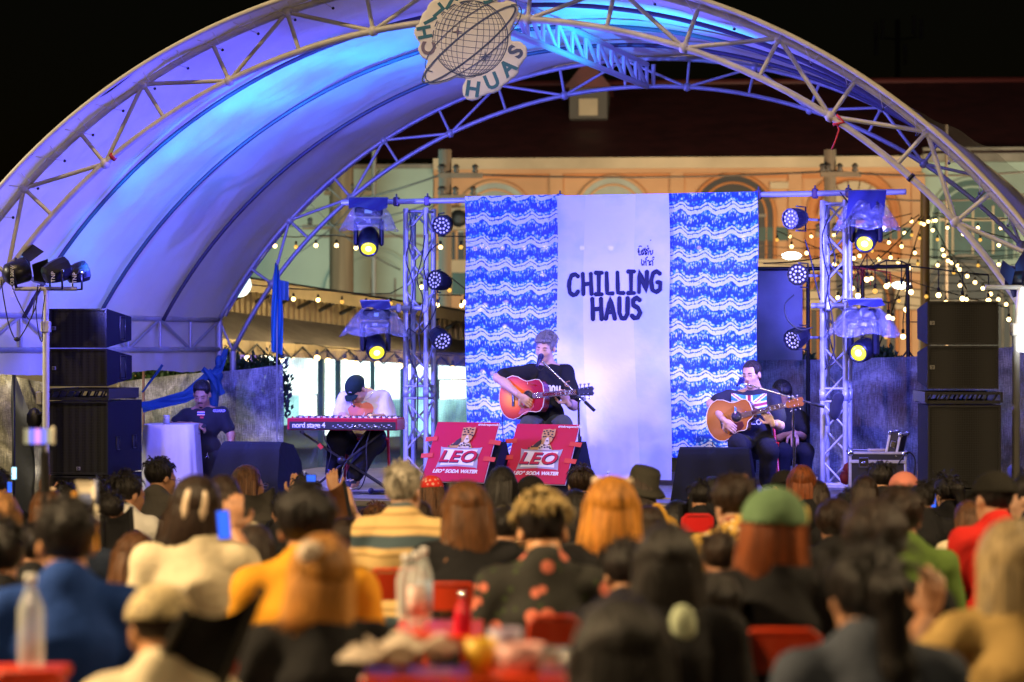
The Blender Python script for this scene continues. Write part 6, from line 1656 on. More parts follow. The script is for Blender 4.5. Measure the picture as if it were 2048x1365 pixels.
def strands(mb, T, n_, L, rnd, spread=.08, r=.0022, top=.10, front=False, mi=0):
    """loose tufts lying over the hair"""
    s = T.to_scale()[0]
    for i in range(n_):
        a = rnd.uniform(0, 2 * PI); el = rnd.uniform(.15, 1.25)
        d = Vector((math.sin(el) * math.cos(a), math.sin(el) * math.sin(a) * 1.1 - .1, math.cos(el)))
        if d.y > .55 and el > 1.05 and not front: continue
        p = Vector((d.x * .083, d.y * .10 - .016, d.z * .090 + .042)); dn = Vector((d.x * .6 + rnd.gauss(0, .25), d.y * .6 + rnd.gauss(0, .3) + .25, -.6 * math.sin(el) + .35 * math.cos(el) + rnd.gauss(0, .2))).normalized()
        q = [p - d * .006, p + d * .006 + dn * L * .35, p + dn * L * .7 + Vector((0, 0, -.004)), p + dn * L - d * .004 - Vector((0, 0, L * .3))]
        mb.tube([T @ v for v in q], [r * s * 2.2, r * s * 2.6, r * s * 1.8, r * s * .3], mi, 5, False)
def face_bits(T, body, brow=None, moustache=None, closed=True, lips=(.35, .10, .09), glasses=False, goatee=None, eye_c=None):
    def pt(x_, y_, z_): return T @ Vector((x_, y_, z_))
    s = T.to_scale()[0]
    for q in (-1, 1):
        x = MB(); x.tube([pt(q * .017, .0945, .001), pt(q * .031, .0975, -.0035), pt(q * .046, .0885, .000)], [.0012 * s, .0026 * s, .0012 * s], 0, 6); x.build("eyelashes" if closed else "eye", eye_c or h_black, body)
        if brow: x = MB(); x.tube([pt(q * .014, .0935, .018), pt(q * .032, .0945, .0225), pt(q * .050, .082, .018)], [.003 * s, .0042 * s, .002 * s], 0, 6); x.build("eyebrow", brow, body)
    if moustache:
        x = MB(); x.tube([pt(-.026, .088, -.056), pt(-.012, .1035, -.0475), pt(0, .106, -.046), pt(.012, .1035, -.0475), pt(.026, .088, -.056)], [.002 * s, .005 * s, .004 * s, .005 * s, .002 * s], 0, 8); x.build("moustache", moustache, body)
    if goatee: x = MB(); x.ball(pt(0, .088, -.097), (.017 * s, .008 * s, .013 * s), 0, 10); x.build("goatee", goatee, body)
    x = MB(); x.tube([pt(-.019, .0905, -.060), pt(0, .1005, -.0565), pt(.019, .0905, -.060)], [.0015 * s, .0038 * s, .0015 * s], 0, 6); x.tube([pt(-.017, .0905, -.068), pt(0, .100, -.0735), pt(.017, .0905, -.068)], [.0015 * s, .0045 * s, .0015 * s], 0, 6); x.build("lips", mat("lips", lips, .4), body)
    if glasses:
        x = MB()
        for q in (-1, 1):
            x.tube([pt(q * .032 + .021 * math.cos(a), .106 - .004 * abs(math.cos(a)), -.004 + .019 * math.sin(a)) for a in [k * PI / 8 for k in range(17)]], .0011 * s, 0, 5)
            x.tube([pt(q * .053, .102, .0), pt(q * .078, .03, .004), pt(q * .08, -.01, .0)], .0011 * s, 0, 5)
        x.tube([pt(-.011, .108, -.002), pt(.011, .108, -.002)], .0011 * s, 0, 5); x.build("glasses", m_chrome, body)

# ------------------------------------------------------------------ guitars
def guitar(T, label, wood, side_m, guard_m, cut=False, burst=False, neck_m=None):
    """T: origin at the sound hole, x along the neck, y across, z out of the top"""
    g = thing("acoustic_guitar", T.translation, label, "guitar")
    n_ = 28; up = []; lo = []
    def hw(x_):
        ks = [(-.305, .0), (-.298, .07), (-.27, .135), (-.22, .183), (-.16, .200), (-.10, .185), (-.045, .150), (-.005, .137), (.04, .142), (.085, .150), (.125, .140), (.152, .105), (.165, .05), (.168, .0)]
        for i in range(len(ks) - 1):
            if ks[i][0] <= x_ <= ks[i + 1][0]:
                t = (x_ - ks[i][0]) / (ks[i + 1][0] - ks[i][0]); return ks[i][1] + (ks[i + 1][1] - ks[i][1]) * t
        return 0
    xs_ = [-.305, -.300, -.292, -.28, -.26, -.235, -.21, -.185, -.16, -.13, -.10, -.07, -.04, -.01, .02, .05, .08, .105, .125, .14, .152, .160, .166, .168]
    up = [(a, hw(a)) for a in xs_]
    if cut:
        lo = [(a, -hw(a)) for a in xs_ if a < .055] + [(.075, -.137), (.088, -.110), (.10, -.075), (.118, -.058), (.14, -.050), (.165, -.03)]
    else: lo = [(a, -hw(a)) for a in xs_]
    out = up + lo[::-1][1:-1] if not cut else up + lo[::-1][:-1]
    out = out[::-1]
    ex, ey, ez = V(1, 0, 0), V(0, 1, 0), V(0, 0, 1)
    x = MB(); k = len(out); vs = [(a, b, -.002) for a, b in out] + [(a * .995, b * .995, -.105) for a, b in out]; x.add(vs, [(i, (i + 1) % k, k + (i + 1) % k, k + i) for i in range(k)], 0, True); x.add([(a * .995, b * .995, -.105) for a, b in out], [tuple(range(k))], 0); x.build("body", side_m, g, T)
    x = MB(); x.prism(out, (0, 0, -.003), ex, ey, .003); x.build("soundboard", wood, g, T)
    x = MB(); x.tube([(a, b, 0) for a, b in out] + [(out[0][0], out[0][1], 0)], .0035, 0, 6, False); x.build("binding", mat("cream_binding", (.75, .68, .5), .4), g, T)
    x = MB(); x.lathe([(.050, 0), (.050, .0012)], (0, 0, 0), 0, 28); x.build("sound_hole", m_dark, g, T)
    x = MB(); x.tube([(.055 * math.cos(a), .055 * math.sin(a), .001) for a in [i * PI / 16 for i in range(33)]], .0028, 0, 5, False); x.build("rosette", mat("rosette", (.35, .2, .08), .4), g, T)
    x = MB(); x.prism([(-.02, -.045), (.05, -.055), (.06, -.10), (.02, -.135), (-.04, -.165), (-.105, -.155), (-.085, -.12), (-.06, -.085), (-.045, -.05)], (0, 0, .0012), ex, ey, .0016); x.build("pick_guard", guard_m, g, T)
    x = MB(); x.box((-.155, 0, .004), (.026, .16, .008), 0, None, .003); x.box((-.15, 0, .009), (.004, .075, .004), 1); x.build("bridge", [m_black, m_white], g, T)
    x = MB(); x.tube([(.155, 0, -.006), (.50, 0, -.006)], [.026, .021], 0, 12, True, (ez, .75)); x.build("neck", neck_m or side_m, g, T)
    x = MB(); x.box((.275, 0, .006), (.45, .050, .006), 0, None, .001); x.build("fretboard", mat("rosewood", (.16, .09, .06), .4), g, T)
    fm = MB(); fm.box((0, 0, 0), (.003, .052, .003)); fme = fm.mesh("fret", m_chrome)
    for i in range(16): link("fret", fme, g, T @ Matrix.Translation((.50 - .49 * (1 - 2 ** (-(i + 1) / 12)) * .98, 0, .0105)))
    im = MB(); im.box((0, 0, 0), (.010, .026, .001)); ime = im.mesh("inlay", m_white)
    for i in range(7): link("inlay", ime, g, T @ Matrix.Translation((.44 - .047 * i, 0, .0096)))
    hd = Matrix.Rotation(R(10), 4, 'Y')
    x = MB(); x.prism([(.50, -.022), (.52, -.034), (.66, -.042), (.675, -.02), (.66, 0), (.675, .02), (.66, .042), (.52, .034), (.50, .022)], (0, 0, -.004), ex, ey, -.014); x.build("headstock", m_black if burst else wood, g, T)
    for i in range(3):
        for q in (-1, 1):
            x = MB(); x.lathe([(.005, 0), (.005, .012)], (.54 + .042 * i, q * .022, -.004), 0, 8); x.lathe([(.004, 0), (.004, .02), (.011, .022), (.012, .032), (.005, .036)], (.54 + .042 * i, q * .038, -.010), 0, 8, (0, q, 0)); x.build("tuning_peg", m_chrome, g, T)
    x = MB()
    for i in range(6): x.tube([(-.15, (i - 2.5) * .0105, .012), (.50, (i - 2.5) * .007, .014)], .0009, 0, 4)
    x.build("strings", m_chrome, g, T)["kind"] = "stuff"
    return g
def woodmat(name, c1, c2, c3):
    m = mat(name, c1, .22, 0, coat=.5); n = m.node_tree; N = n.nodes.new; Lk = n.links.new
    tc = N("ShaderNodeTexCoord"); mp = N("ShaderNodeMapping"); mp.inputs["Location"].default_value = (.14 / .22, 0, 0); mp.inputs["Scale"].default_value = (4.0, 4.6, 0); Lk(tc.outputs["Object"], mp.inputs[0])
    ln = N("ShaderNodeVectorMath"); ln.operation = 'LENGTH'; Lk(mp.outputs[0], ln.inputs[0])
    gr = N("ShaderNodeTexNoise"); gm = N("ShaderNodeMapping"); gm.inputs["Scale"].default_value = (4, 120, 4); Lk(tc.outputs["Object"], gm.inputs[0]); Lk(gm.outputs[0], gr.inputs[0]); gr.inputs["Scale"].default_value = 1
    ma = N("ShaderNodeMath"); ma.operation = 'MULTIPLY_ADD'; Lk(gr.outputs[0], ma.inputs[0]); ma.inputs[1].default_value = .15; Lk(ln.outputs["Value"], ma.inputs[2])
    cr = N("ShaderNodeValToRGB"); e = cr.color_ramp.elements; e[0].position = .25; e[0].color = (*c1, 1); e[1].position = 1.05 if False else 1.0; e[1].color = (*c3, 1); q = e.new(.62); q.color = (*c2, 1)
    Lk(ma.outputs[0], cr.inputs[0]); Lk(cr.outputs[0], n.nodes["Principled BSDF"].inputs["Base Color"]); return m

# ------------------------------------------------------------------ the singer
def person(body, label, cat="person", group=None): return tag(body, label, cat, group)
D1 = 21.8
J = lambda px, py, dd=0.: P(px, py, D1 + dd)
HT = frameT(J(1091, 696, 0), (-.42, -1, -.22), (.10, 0, 1), 1.06)
b = Solid(.03)
sR, sL = J(1058, 744, .02), J(1132, 744, .05); nb = J(1096, 734, .04)
eR, wR = J(996, 756, -.10), J(1040, 792, -.33); eL, wL = J(1148, 812, -.12), J(1136, 806, -.36)
b.cap(nb, J(1094, 768, .04), .06, .12).ell(J(1094, 775, .03), (.155, .10, .14)).ell(J(1091, 825, .04), (.14, .10, .12)).cap(sR, nb, .05, .05).cap(sL, nb, .05, .05)
b.chain([sR, eR], [.050, .040]).chain([eR, eR.lerp(wR, .35), wR], [.040, .041, .026]).chain([sL, eL], [.050, .040]).chain([eL, eL.lerp(wL, .35), wL], [.040, .041, .026])
hp = J(1090, 853, .05)
kR, kL = J(1058, 852, -.40), J(1126, 850, -.38); fR = V(kR.x + .02, kR.y + .12, SZ + .06); fL = V(kL.x + .02, kL.y + .06, SZ + .06)
b.chain([hp + V(-.07, 0, 0), kR, fR], [.085, .058, .035]).chain([hp + V(.07, 0, 0), kL, fL], [.085, .058, .035])
for f_ in (fR, fL): b.cap(f_ + V(0, .03, -.02), f_ + V(0, -.16, -.03), .032, .026)
add_head(b, HT, True, True, nb)
hs = Solid(.01); add_hand(hs, wR, (.72, -.12, -.55), (.2, 1, -.1), 1, .55, 1.02); add_hand(hs, wL, (-.45, -.35, .80), (-.35, .9, .3), -1, .75, 1.02)
singer = b.build("person", sk_a, None, .0095, extra=[hs.mesh_arrays(.0042)])
person(singer, "seated singer with dyed silver hair and moustache in a black T-shirt playing a sunburst guitar")
def tee(sol_pts, m, parent, vox=.010, name="t_shirt", k=.035):
    t_ = Solid(k)
    for p_ in sol_pts:
        if p_[0] == 'c': t_.cap(*p_[1:])
        else: t_.ell(*p_[1:])
    return t_.build(name, m, parent, vox, wr=.0045)
sh1 = tee([('c', nb + V(0, .0, -.035), J(1094, 770, .04), .088, .13), ('e', J(1094, 775, .03), (.178, .125, .15)), ('e', J(1091, 825, .03), (.165, .125, .14)), ('c', sR + V(0, 0, .003), nb + V(-.02, 0, -.03), .062, .06), ('c', sL, nb + V(.02, 0, -.03), .062, .06),
           ('c', sR, sR.lerp(eR, .80), .068, .078), ('c', sL, sL.lerp(eL, .78), .068, .080), ('c', J(1075, 850, .0), J(1112, 850, 0), .11, .11)], c_black, singer)
tee([('c', hp + V(-.07, 0, 0), kR, .105, .080), ('c', kR, fR + Z * .06, .080, .060), ('c', hp + V(.07, 0, 0), kL, .105, .080), ('c', kL, fL + Z * .06, .080, .060), ('c', hp + V(-.07, 0, 0), hp + V(.07, 0, 0), .12, .12)], c_olive, singer, .012, "trousers")
for f_ in (fR, fL): x = MB(); sx_ = Solid(.02); sx_.cap(f_ + V(0, .05, -.02), f_ + V(0, -.17, -.032), .045, .036); sx_.build("shoe", m_black, singer, .012)
hr = hair_solid(HT, 'crop', 1.06); hr.build("hair", h_silver, singer, .007)
x = MB(); strands(x, HT, 260, .036, random.Random(2), front=True); x.build("hair", h_silver, singer)
x = MB(); rr_ = random.Random(5)
for i in range(26):
    u = rr_.uniform(-1, 1); p0 = Vector((u * .06, .055, .105 - .02 * abs(u))); p1 = Vector((u * .07 + rr_.gauss(0, .008), .098 - .02 * u * u, .070)); p2 = Vector((u * .072 + .012 * rr_.uniform(-1, 1), .100 - .03 * u * u, .050 + rr_.uniform(-.004, .010)))
    p2.z += .012; x.tube([HT @ p0, HT @ p1, HT @ p2], [.008, .008, .002], 0, 5)
x.build("fringe", h_silver, singer)
face_bits(HT, singer, h_dark, h_black, True, goatee=None)
# white lettering on the shirt (Thai style display letters), mostly behind the guitar
o_ = J(1056, 774, -.35); ks_ = S(D1)
gl = [[[(3, 9), (0, 8), (1, 5), (6, 9), (5, 0), (9, -3)]], [[(10, -5), (12, 1), (17, 0), (18, -8)]], [[(20, -8), (20, 0), (25, 1), (26, -9)]], [[(29, 0), (31, 2), (35, 1), (35, -12)], [(29, 0), (32, -3)]], [[(39, -13), (39, 0), (44, 1), (45, -13)]], [[(48, -13), (48, -2), (51, 1), (54, -3), (53, -14)]], [[(58, 0), (58, -13), (63, -15), (64, 0)]]]
for gg in gl:
    x = MB(); strokes(x, [[(a * ks_, b_ * ks_) for a, b_ in q] for q in gg], o_, V(1, 0, 0), Z, .016); l_ = x.build("shirt_lettering", m_white, singer); project(sh1, l_)
x = MB(); x.tube([wL + V(0, .02, 0) + V(.030 * math.cos(a), .006 * math.sin(a), .026 * math.sin(a)) for a in [k * PI / 6 for k in range(13)]], .005, 0, 6); x.build("wrist_strap", m_black, singer)
w_burst = woodmat("sunburst_spruce", (.95, .36, .02), (.80, .10, .008), (.30, .004, .006)); w_side = mat("cherry_lacquer", (.16, .008, .012), .2, coat=.5)
ang = R(30); gx = V(math.cos(ang) * .995, -math.sin(ang), .085).normalized(); gz0 = V(-math.sin(ang), -math.cos(ang), .10).normalized(); gy = gz0.cross(gx).normalized(); gz = gx.cross(gy)
GT = basis(J(1056, 793, -.30), gx * .98, gy * .98, gz * .98)
guitar(GT, "sunburst acoustic guitar, orange fading to red, played by the singer", w_burst, w_side, mat("red_pickguard", (.45, .07, .05), .3, var=.4, vscale=40), burst=True)
x = MB(); p = J(1137, 768, -.40); x.tube([p + V(.035 * math.cos(a) * .9, 0, .022 * math.sin(a) + .2 * .035 * math.cos(a)) for a in [k * PI / 8 for k in range(3, 14)]], .004, 0, 6); tag(x.build("capo", mat("tan_leather", (.35, .16, .07), .5)), "tan curved clip hanging on the boom stand of the singer", "clip")
# stool under the singer
st = thing("stool", V(hp.x, hp.y, SZ), "dark stool under the singer hidden behind the red boards", "stool")
x = MB(); x.lathe([(.17, 0), (.18, .02), (.18, .05), (.16, .06)], V(hp.x, hp.y + .03, hp.z - .17), 0, 20); x.build("seat", m_black, st)
for k in range(4): a = k * PI / 2 + .8; rod("leg", V(hp.x + .13 * math.cos(a), hp.y + .13 * math.sin(a) + .03, hp.z - .16), V(hp.x + .2 * math.cos(a), hp.y + .2 * math.sin(a) + .03, SZ + .005), .012, m_black, st)

# ------------------------------------------------------------------ the woman guitarist
D2 = 21.5
J = lambda px, py, dd=0.: P(px, py, D2 + dd)
HT = frameT(J(1503, 750, 0), (-.62, -1, -.10), (-.08, 0, 1), 1.0)
b = Solid(.03)
sR, sL = J(1459, 795, .02), J(1545, 793, .05); nb = J(1509, 783, .04)
eR, wR = J(1422, 808, -.02), J(1449, 842, -.30); eL, wL = J(1560, 852, -.10), J(1543, 846, -.34)
b.cap(nb, J(1503, 815, .04), .055, .11).ell(J(1503, 820, .03), (.145, .095, .13)).ell(J(1506, 862, .04), (.14, .10, .12)).cap(sR, nb, .045, .048).cap(sL, nb, .045, .048)
b.chain([sR, eR], [.046, .037]).chain([eR, eR.lerp(wR, .35), wR], [.037, .038, .024]).chain([sL, eL], [.046, .037]).chain([eL, eL.lerp(wL, .35), wL], [.037, .038, .024])
hp = J(1510, 893, .05); kR, kL = J(1476, 888, -.38), J(1537, 900, -.36); fR = V(kR.x + .04, kR.y + .15, SZ + .05); fL = V(kL.x + .0, kL.y + .10, SZ + .05)
b.chain([hp + V(-.07, 0, 0), kR, fR], [.085, .055, .033]).chain([hp + V(.07, 0, 0), kL, fL], [.085, .055, .033])
for f_ in (fR, fL): b.cap(f_ + V(0, .02, -.02), f_ + V(0, -.14, -.025), .03, .024)
add_head(b, HT, True, True, nb)
hs = Solid(.01); add_hand(hs, wR, (.62, -.15, -.55), (.2, 1, -.1), 1, .5, .95); add_hand(hs, wL, (-.55, -.25, .85), (-.30, .9, .3), -1, .75, .95)
lady = b.build("person", sk_a, None, .0095, extra=[hs.mesh_arrays(.0042)])
person(lady, "seated guitarist with tied-back hair and glasses in a union flag T-shirt")
sh2 = tee([('c', nb + V(0, .0, -.03), J(1503, 815, .04), .085, .12), ('e', J(1503, 820, .03), (.170, .122, .145)), ('e', J(1506, 862, .03), (.165, .13, .14)), ('c', sR, nb + V(-.02, 0, -.03), .058, .058), ('c', sL, nb + V(.02, 0, -.03), .058, .058),
           ('c', sR, sR.lerp(eR, .62), .064, .074), ('c', sL, sL.lerp(eL, .74), .066, .078), ('c', J(1490, 893, .0), J(1528, 893, 0), .12, .12)], cl("slate_tshirt", (.022, .022, .030)), lady)
tee([('c', hp + V(-.07, 0, 0), kR, .10, .082), ('c', kR, fR + Z * .06, .082, .065), ('c', hp + V(.07, 0, 0), kL, .10, .085), ('c', kL, fL + Z * .06, .085, .068), ('c', hp + V(-.07, 0, 0), hp + V(.07, 0, 0), .12, .12)], c_trou, lady, .012, "trousers")
for f_ in (fR, fL): sx_ = Solid(.02); sx_.cap(f_ + V(0, .05, -.01), f_ + V(0, -.15, -.025), .043, .034); sx_.build("shoe", m_black, lady, .012)
hr = hair_solid(HT, 'crop', 1.02); hr.ell(HT @ Vector((0, -.12, -.03)), (.035, .035, .045)); hr.build("hair", h_dark, lady, .007)
face_bits(HT, lady, h_dark, None, True, glasses=True)
x = MB(); x.ball(HT @ Vector((.084, -.002, -.048)), .008, 0, 8); x.tube([HT @ Vector((.085, 0, -.05)), HT @ Vector((.088, 0, -.075))], .003); x.build("earring", m_black, lady)
x = MB(); q = wL + V(.01, .03, 0); x.tube([q + V(.028 * math.cos(a), .006 * math.sin(a), .028 * math.sin(a)) for a in [k * PI / 6 for k in range(13)]], .005, 0, 6); x.build("bracelet", mat("gold_metal", (.4, .28, .08), .3, .8), lady)
# flag print
fo = J(1469, 788, -.35); fw, fh = 71 * S(D2), 40 * S(D2); jk = [mat("flag_teal", (.02, .22, .34), .7), mat("flag_white", (.62, .6, .6), .7), mat("flag_red", (.25, .01, .03), .7)]
def flagm(u, v):
    x_, y_ = (u - .5) * 2, (v - .5) * 2
    if abs(x_) < .11 or abs(y_) < .17: return 2
    if abs(x_) < .20 or abs(y_) < .30: return 1
    dd = abs(abs(x_) - abs(y_)) 
    return 2 if dd < .07 else (1 if dd < .24 else 0)
x = MB(); nu, nv = 44, 28
vs = [fo + V(fw * i / nu, 0, -fh * j / nv - .02 * math.sin(i / nu * PI) ) for i in range(nu + 1) for j in range(nv + 1)]
x.add(vs, [])
for i in range(nu):
    for j in range(nv):
        a = i * (nv + 1) + j; x.f.append((a, a + nv + 1, a + nv + 2, a + 1)); x.m.append(flagm((i + .5) / nu, (j + .5) / nv)); x.s.append(True)
fl_ = x.build("flag_print", jk, lady); project(sh2, fl_)
l_ = text("shirt_lettering", "Lo", .10, jk[1], basis(J(1518, 845, -.35), V(1, 0, .0), Z, V(0, -1, 0)), lady, extrude=.001); project(sh2, l_)
w_brown = woodmat("mahogany_top", (.50, .20, .05), (.46, .17, .04), (.34, .11, .025)); w_bs = mat("brown_lacquer", (.09, .03, .012), .25, coat=.4)
ang = R(24); gx = V(math.cos(ang) * .985, -math.sin(ang), .235).normalized(); gz0 = V(-math.sin(ang), -math.cos(ang), .12).normalized(); gy = gz0.cross(gx).normalized(); gz = gx.cross(gy)
GT = basis(J(1473, 834, -.28), gx * .93, gy * .93, gz * .93)
guitar(GT, "plain brown cutaway acoustic guitar with a dark red pickguard played by the woman", w_brown, w_bs, mat("maroon_pickguard", (.08, .01, .015), .3), cut=True, neck_m=w_bs)
def red_chair_tube(c, label, facing=-1, col=(.45, .01, .03), name="folding_chair", back=True):
    """small tubular folding chair; c = centre of the seat on the floor plane"""
    t = thing(name, c, label, "chair"); m = mat("chair_red_%d" % int(col[2] * 1000), col, .35, .2) if False else mat("red_chair_paint", (.45, .015, .015), .35, .1)
    f = facing
    for q in (-1, 1):
        rod("leg", c + V(q * .21, f * .20, .0), c + V(q * .17, -f * .20, .80), .013, m, t); rod("leg", c + V(q * .19, -f * .22, .0), c + V(q * .19, f * .16, .44), .013, m, t)
    x = MB(); x.box(c + V(0, f * .02, .44), (.38, .38, .02), 0, None, .009); x.build("seat", m, t)
    if back:
        x = MB(); x.grid(lambda u, v: c + V((u - .5) * .36, -f * (.165 + .03 * v + .03 * (1 - (2 * u - 1) ** 2)), .62 + .20 * v), 10, 4); x.tube([c + V(-.18, -f * .20, .82), c + V(-.09, -f * .225, .835), c + V(.09, -f * .225, .835), c + V(.18, -f * .20, .82)], .013); x.build("backrest", m, t)
    return t
red_chair_tube(V(hp.x, hp.y + .05, SZ), "red folding chair under the woman guitarist", -1)

# ------------------------------------------------------------------ the keyboard player
D3 = 22.35
J = lambda px, py, dd=0.: P(px, py, D3 + dd)
HT = frameT(J(714, 781, -.08), (-.50, -.72, -.95), (-.35, -.35, 1), 1.02)
b = Solid(.03)
sR, sL = J(692, 798, .0), J(766, 797, .03); nb = J(732, 789, .0)
eR, wR = J(681, 833, -.05), J(690, 832, -.28); eL, wL = J(775, 836, -.02), J(740, 834, -.27)
b.cap(nb, J(726, 820, .05), .06, .13).ell(J(724, 820, .05), (.17, .12, .14)).ell(J(724, 858, .08), (.165, .13, .13)).cap(sR, nb, .05, .05).cap(sL, nb, .05, .05)
b.chain([sR, eR], [.052, .042]).chain([eR, wR], [.042, .028]).chain([sL, eL], [.052, .042]).chain([eL, wL], [.042, .028])
hp = J(725, 882, .10); kR, kL = J(676, 876, -.22), J(748, 880, -.22); fR = V(J(668, 0).x, kR.y + .15, SZ + .06); fL = V(J(714, 0).x, kL.y - .10, SZ + .06)
b.chain([hp + V(-.09, 0, 0), kR, fR], [.095, .062, .036]).chain([hp + V(.09, 0, 0), kL, fL], [.095, .062, .036])
for f_ in (fR, fL): b.cap(f_ + V(0, .03, -.02), f_ + V(-.03, -.16, -.03), .032, .026)
add_head(b, HT, True, False, nb)
hs = Solid(.01); add_hand(hs, wR, (.25, -1, -.1), (0, -.1, -1), -1, .5, 1.); add_hand(hs, wL, (-.25, -1, -.1), (0, -.1, -1), 1, .5, 1.)
keyb = b.build("person", sk_a, None, .010, extra=[hs.mesh_arrays(.0045)])
person(keyb, "keyboard player bending over his keys in a dark green cap and oversized white T-shirt")
sh3 = tee([('c', nb + V(.0, .02, -.03), J(726, 820, .05), .088, .15), ('e', J(724, 820, .04), (.20, .145, .16)), ('e', J(724, 862, .06), (.195, .15, .14)), ('c', sR, nb + V(-.02, 0, -.03), .066, .07), ('c', sL, nb + V(.02, 0, -.03), .068, .07),
           ('c', sR, sR.lerp(eR, .92), .075, .080), ('c', sL, sL.lerp(eL, .92), .078, .088)], cl("white_oversize_tshirt", (.66, .64, .62), var=.04), keyb)
tee([('c', hp + V(-.09, 0, 0), kR, .115, .095), ('c', kR, fR + Z * .07, .095, .075), ('c', hp + V(.09, 0, 0), kL, .12, .10), ('c', kL, fL + Z * .07, .10, .078), ('c', hp + V(-.09, 0, 0), hp + V(.09, 0, 0), .14, .14)], c_trou, keyb, .012, "trousers")
for f_, d_ in ((fR, V(-.02, -.17, -.02)), (fL, V(-.06, -.18, -.02))):
    sx_ = Solid(.02); sx_.cap(f_ + V(0, .05, -.0), f_ + d_, .045, .036); sx_.build("shoe", mat("navy_sneaker", (.02, .025, .06), .6, var=.3, vscale=30), keyb, .010)
    x = MB(); x.tube([f_ + V(0, .07, -.05), f_ + d_ + V(0, -.02, -.03)], [.042, .040], 0, 10, True, (Z, .35)); x.build("sole", m_white, keyb)
    x = MB()
    for k in range(4): p = f_.lerp(f_ + d_, .3 + .17 * k) + Z * .036; x.tube([p - V(.025, 0, .004), p + V(.025, 0, -.004)], .005)
    x.build("laces", mat("cream_lace", (.6, .5, .35), .7), keyb)
hair_solid(HT, 'crop', 1.0).build("hair", h_black, keyb, .008)
def cap_obj(T, m, parent, brim=True, s=1.0, name="cap", brim_dir=1, strap=False, logo=None):
    """baseball cap over the skull, brim towards local +y * brim_dir"""
    c_ = Solid(.012); sc_ = T.to_scale()[0] * s; M3 = T.to_3x3().normalized()
    c_.p.append(('e', np.array(T @ Vector((0, -.014, .038))), np.array(M3), np.array([.090 * sc_, .110 * sc_, .096 * sc_]), lambda u, v, w: -.002 * sc_ - w if not strap else np.maximum(-.005 * sc_ - w, np.minimum(-(v + .085 * sc_), np.minimum(.028 * sc_ - w, .030 * sc_ - np.abs(u)))), .01, False))
    o = c_.build(name, m, parent, .007)
    x = MB(); x.ball(T @ Vector((0, -.014, .135)), .008, 0, 8)
    if brim:
        x.grid(lambda u, v: T @ Vector(((u - .5) * .155 * (1 - .25 * v * v), brim_dir * (.085 + .075 * v * math.sin(PI * (.12 + .76 * u)) ** .6), .040 - .012 * v - .5 * (u - .5) ** 2 * .10)), 12, 5)
        x.grid(lambda u, v: T @ Vector(((u - .5) * .155 * (1 - .25 * v * v), brim_dir * (.085 + .075 * v * math.sin(PI * (.12 + .76 * u)) ** .6), .036 - .012 * v - .5 * (u - .5) ** 2 * .10)), 12, 5)
    x.build("brim", m, o)
    return o
cp = cap_obj(HT, cl("dark_green_cap", (.006, .018, .016)), keyb, s=1.03)
x = MB(); 
for k in range(3): x.box(HT @ Vector((-.02 + .005 * k, .092 - .002 * k, .075 - .009 * k)), (.032, .002, .004), 0, HT.to_3x3().normalized())
x.build("cap_print", m_white, cp)
x = MB(); x.tube([nb + V(.06 * math.cos(a), -.07 + .03 * math.sin(a) * -1 - .02, .01 - .075 * max(0, -math.sin(a)) if False else .02 - .06 * math.sin(a)) for a in [k * PI / 10 for k in range(0, 11)]], .003, 0, 5); nk = x.build("necklace", m_chrome, keyb); project(sh3, nk, off=.006)
x = MB(); x.prism([(.0, -.06), (-.055, -.02), (-.07, .03), (-.045, .06), (-.015, .05), (0, .035), (.02, .055), (.06, .06), (.085, .025), (.06, -.02)], J(722, 818, -.30), V(1, 0, 0), Z, .001); x.grid(lambda u, v: J(722, 818, -.299) + V((u - .5) * .01, 0, (v - .5) * .01), 2, 2); 
def blobgrid(cx, cy, rx, rz, dd, m, name, o, base, par, wob=.15, n1=18, n2=5, sy=1.):
    x = MB(); x.grid(lambda u, v: base(cx, cy, dd) + V(rx * v * math.cos(u * 2 * PI) * (1 + wob * math.sin(u * 6 * PI)), 0, rz * v * math.sin(u * 2 * PI) * (1 + wob * math.sin(u * 4 * PI))), n1, n2); l_ = x.build(name, m, par); project(o, l_, off=.003 + .002 * random.random()); return l_
m_or = mat("peach_print", (.75, .22, .12), .8); m_or2 = mat("pale_print", (.8, .55, .48), .8)
blobgrid(710, 825, .075, .085, -.30, m_or, "shirt_print", sh3, J, keyb); blobgrid(727, 824, .075, .08, -.30, m_or, "shirt_print", sh3, J, keyb)
x_ = blobgrid(717, 828, .045, .07, -.30, m_or2, "shirt_print", sh3, J, keyb, .05)
x = MB(); 
for k in range(9): x.box(J(712 + k * 2.2, 805, -.30), (.006, .001, .004))
x.grid(lambda u, v: J(712, 806, -.30) + V(u * .09, 0, v * .004), 10, 1); l_ = x.build("shirt_lettering", mat("teal_print", (.03, .3, .35), .6), keyb); project(sh3, l_)
x = MB(); x.tube([HT @ Vector((.078, .0, -.01)), HT @ Vector((.07, .10, -.05)), J(704, 802, -.2), J(703, 811, -.22), J(708, 813, -.22)], .003, 0, 5); x.ball(J(708, 813, -.22), .012, 0, 8); x.build("headset_microphone", m_black, keyb)
x = MB(); x.tube([wL + V(0, .03, 0) + V(.034 * math.cos(a), 0, .030 * math.sin(a)) for a in [k * PI / 6 for k in range(13)]], .007, 0, 6); x.build("wrist_watch", m_black, keyb)
ch = red_chair_tube(V(hp.x + .05, hp.y + .02, SZ), "red folding chair under the keyboard player", -1)

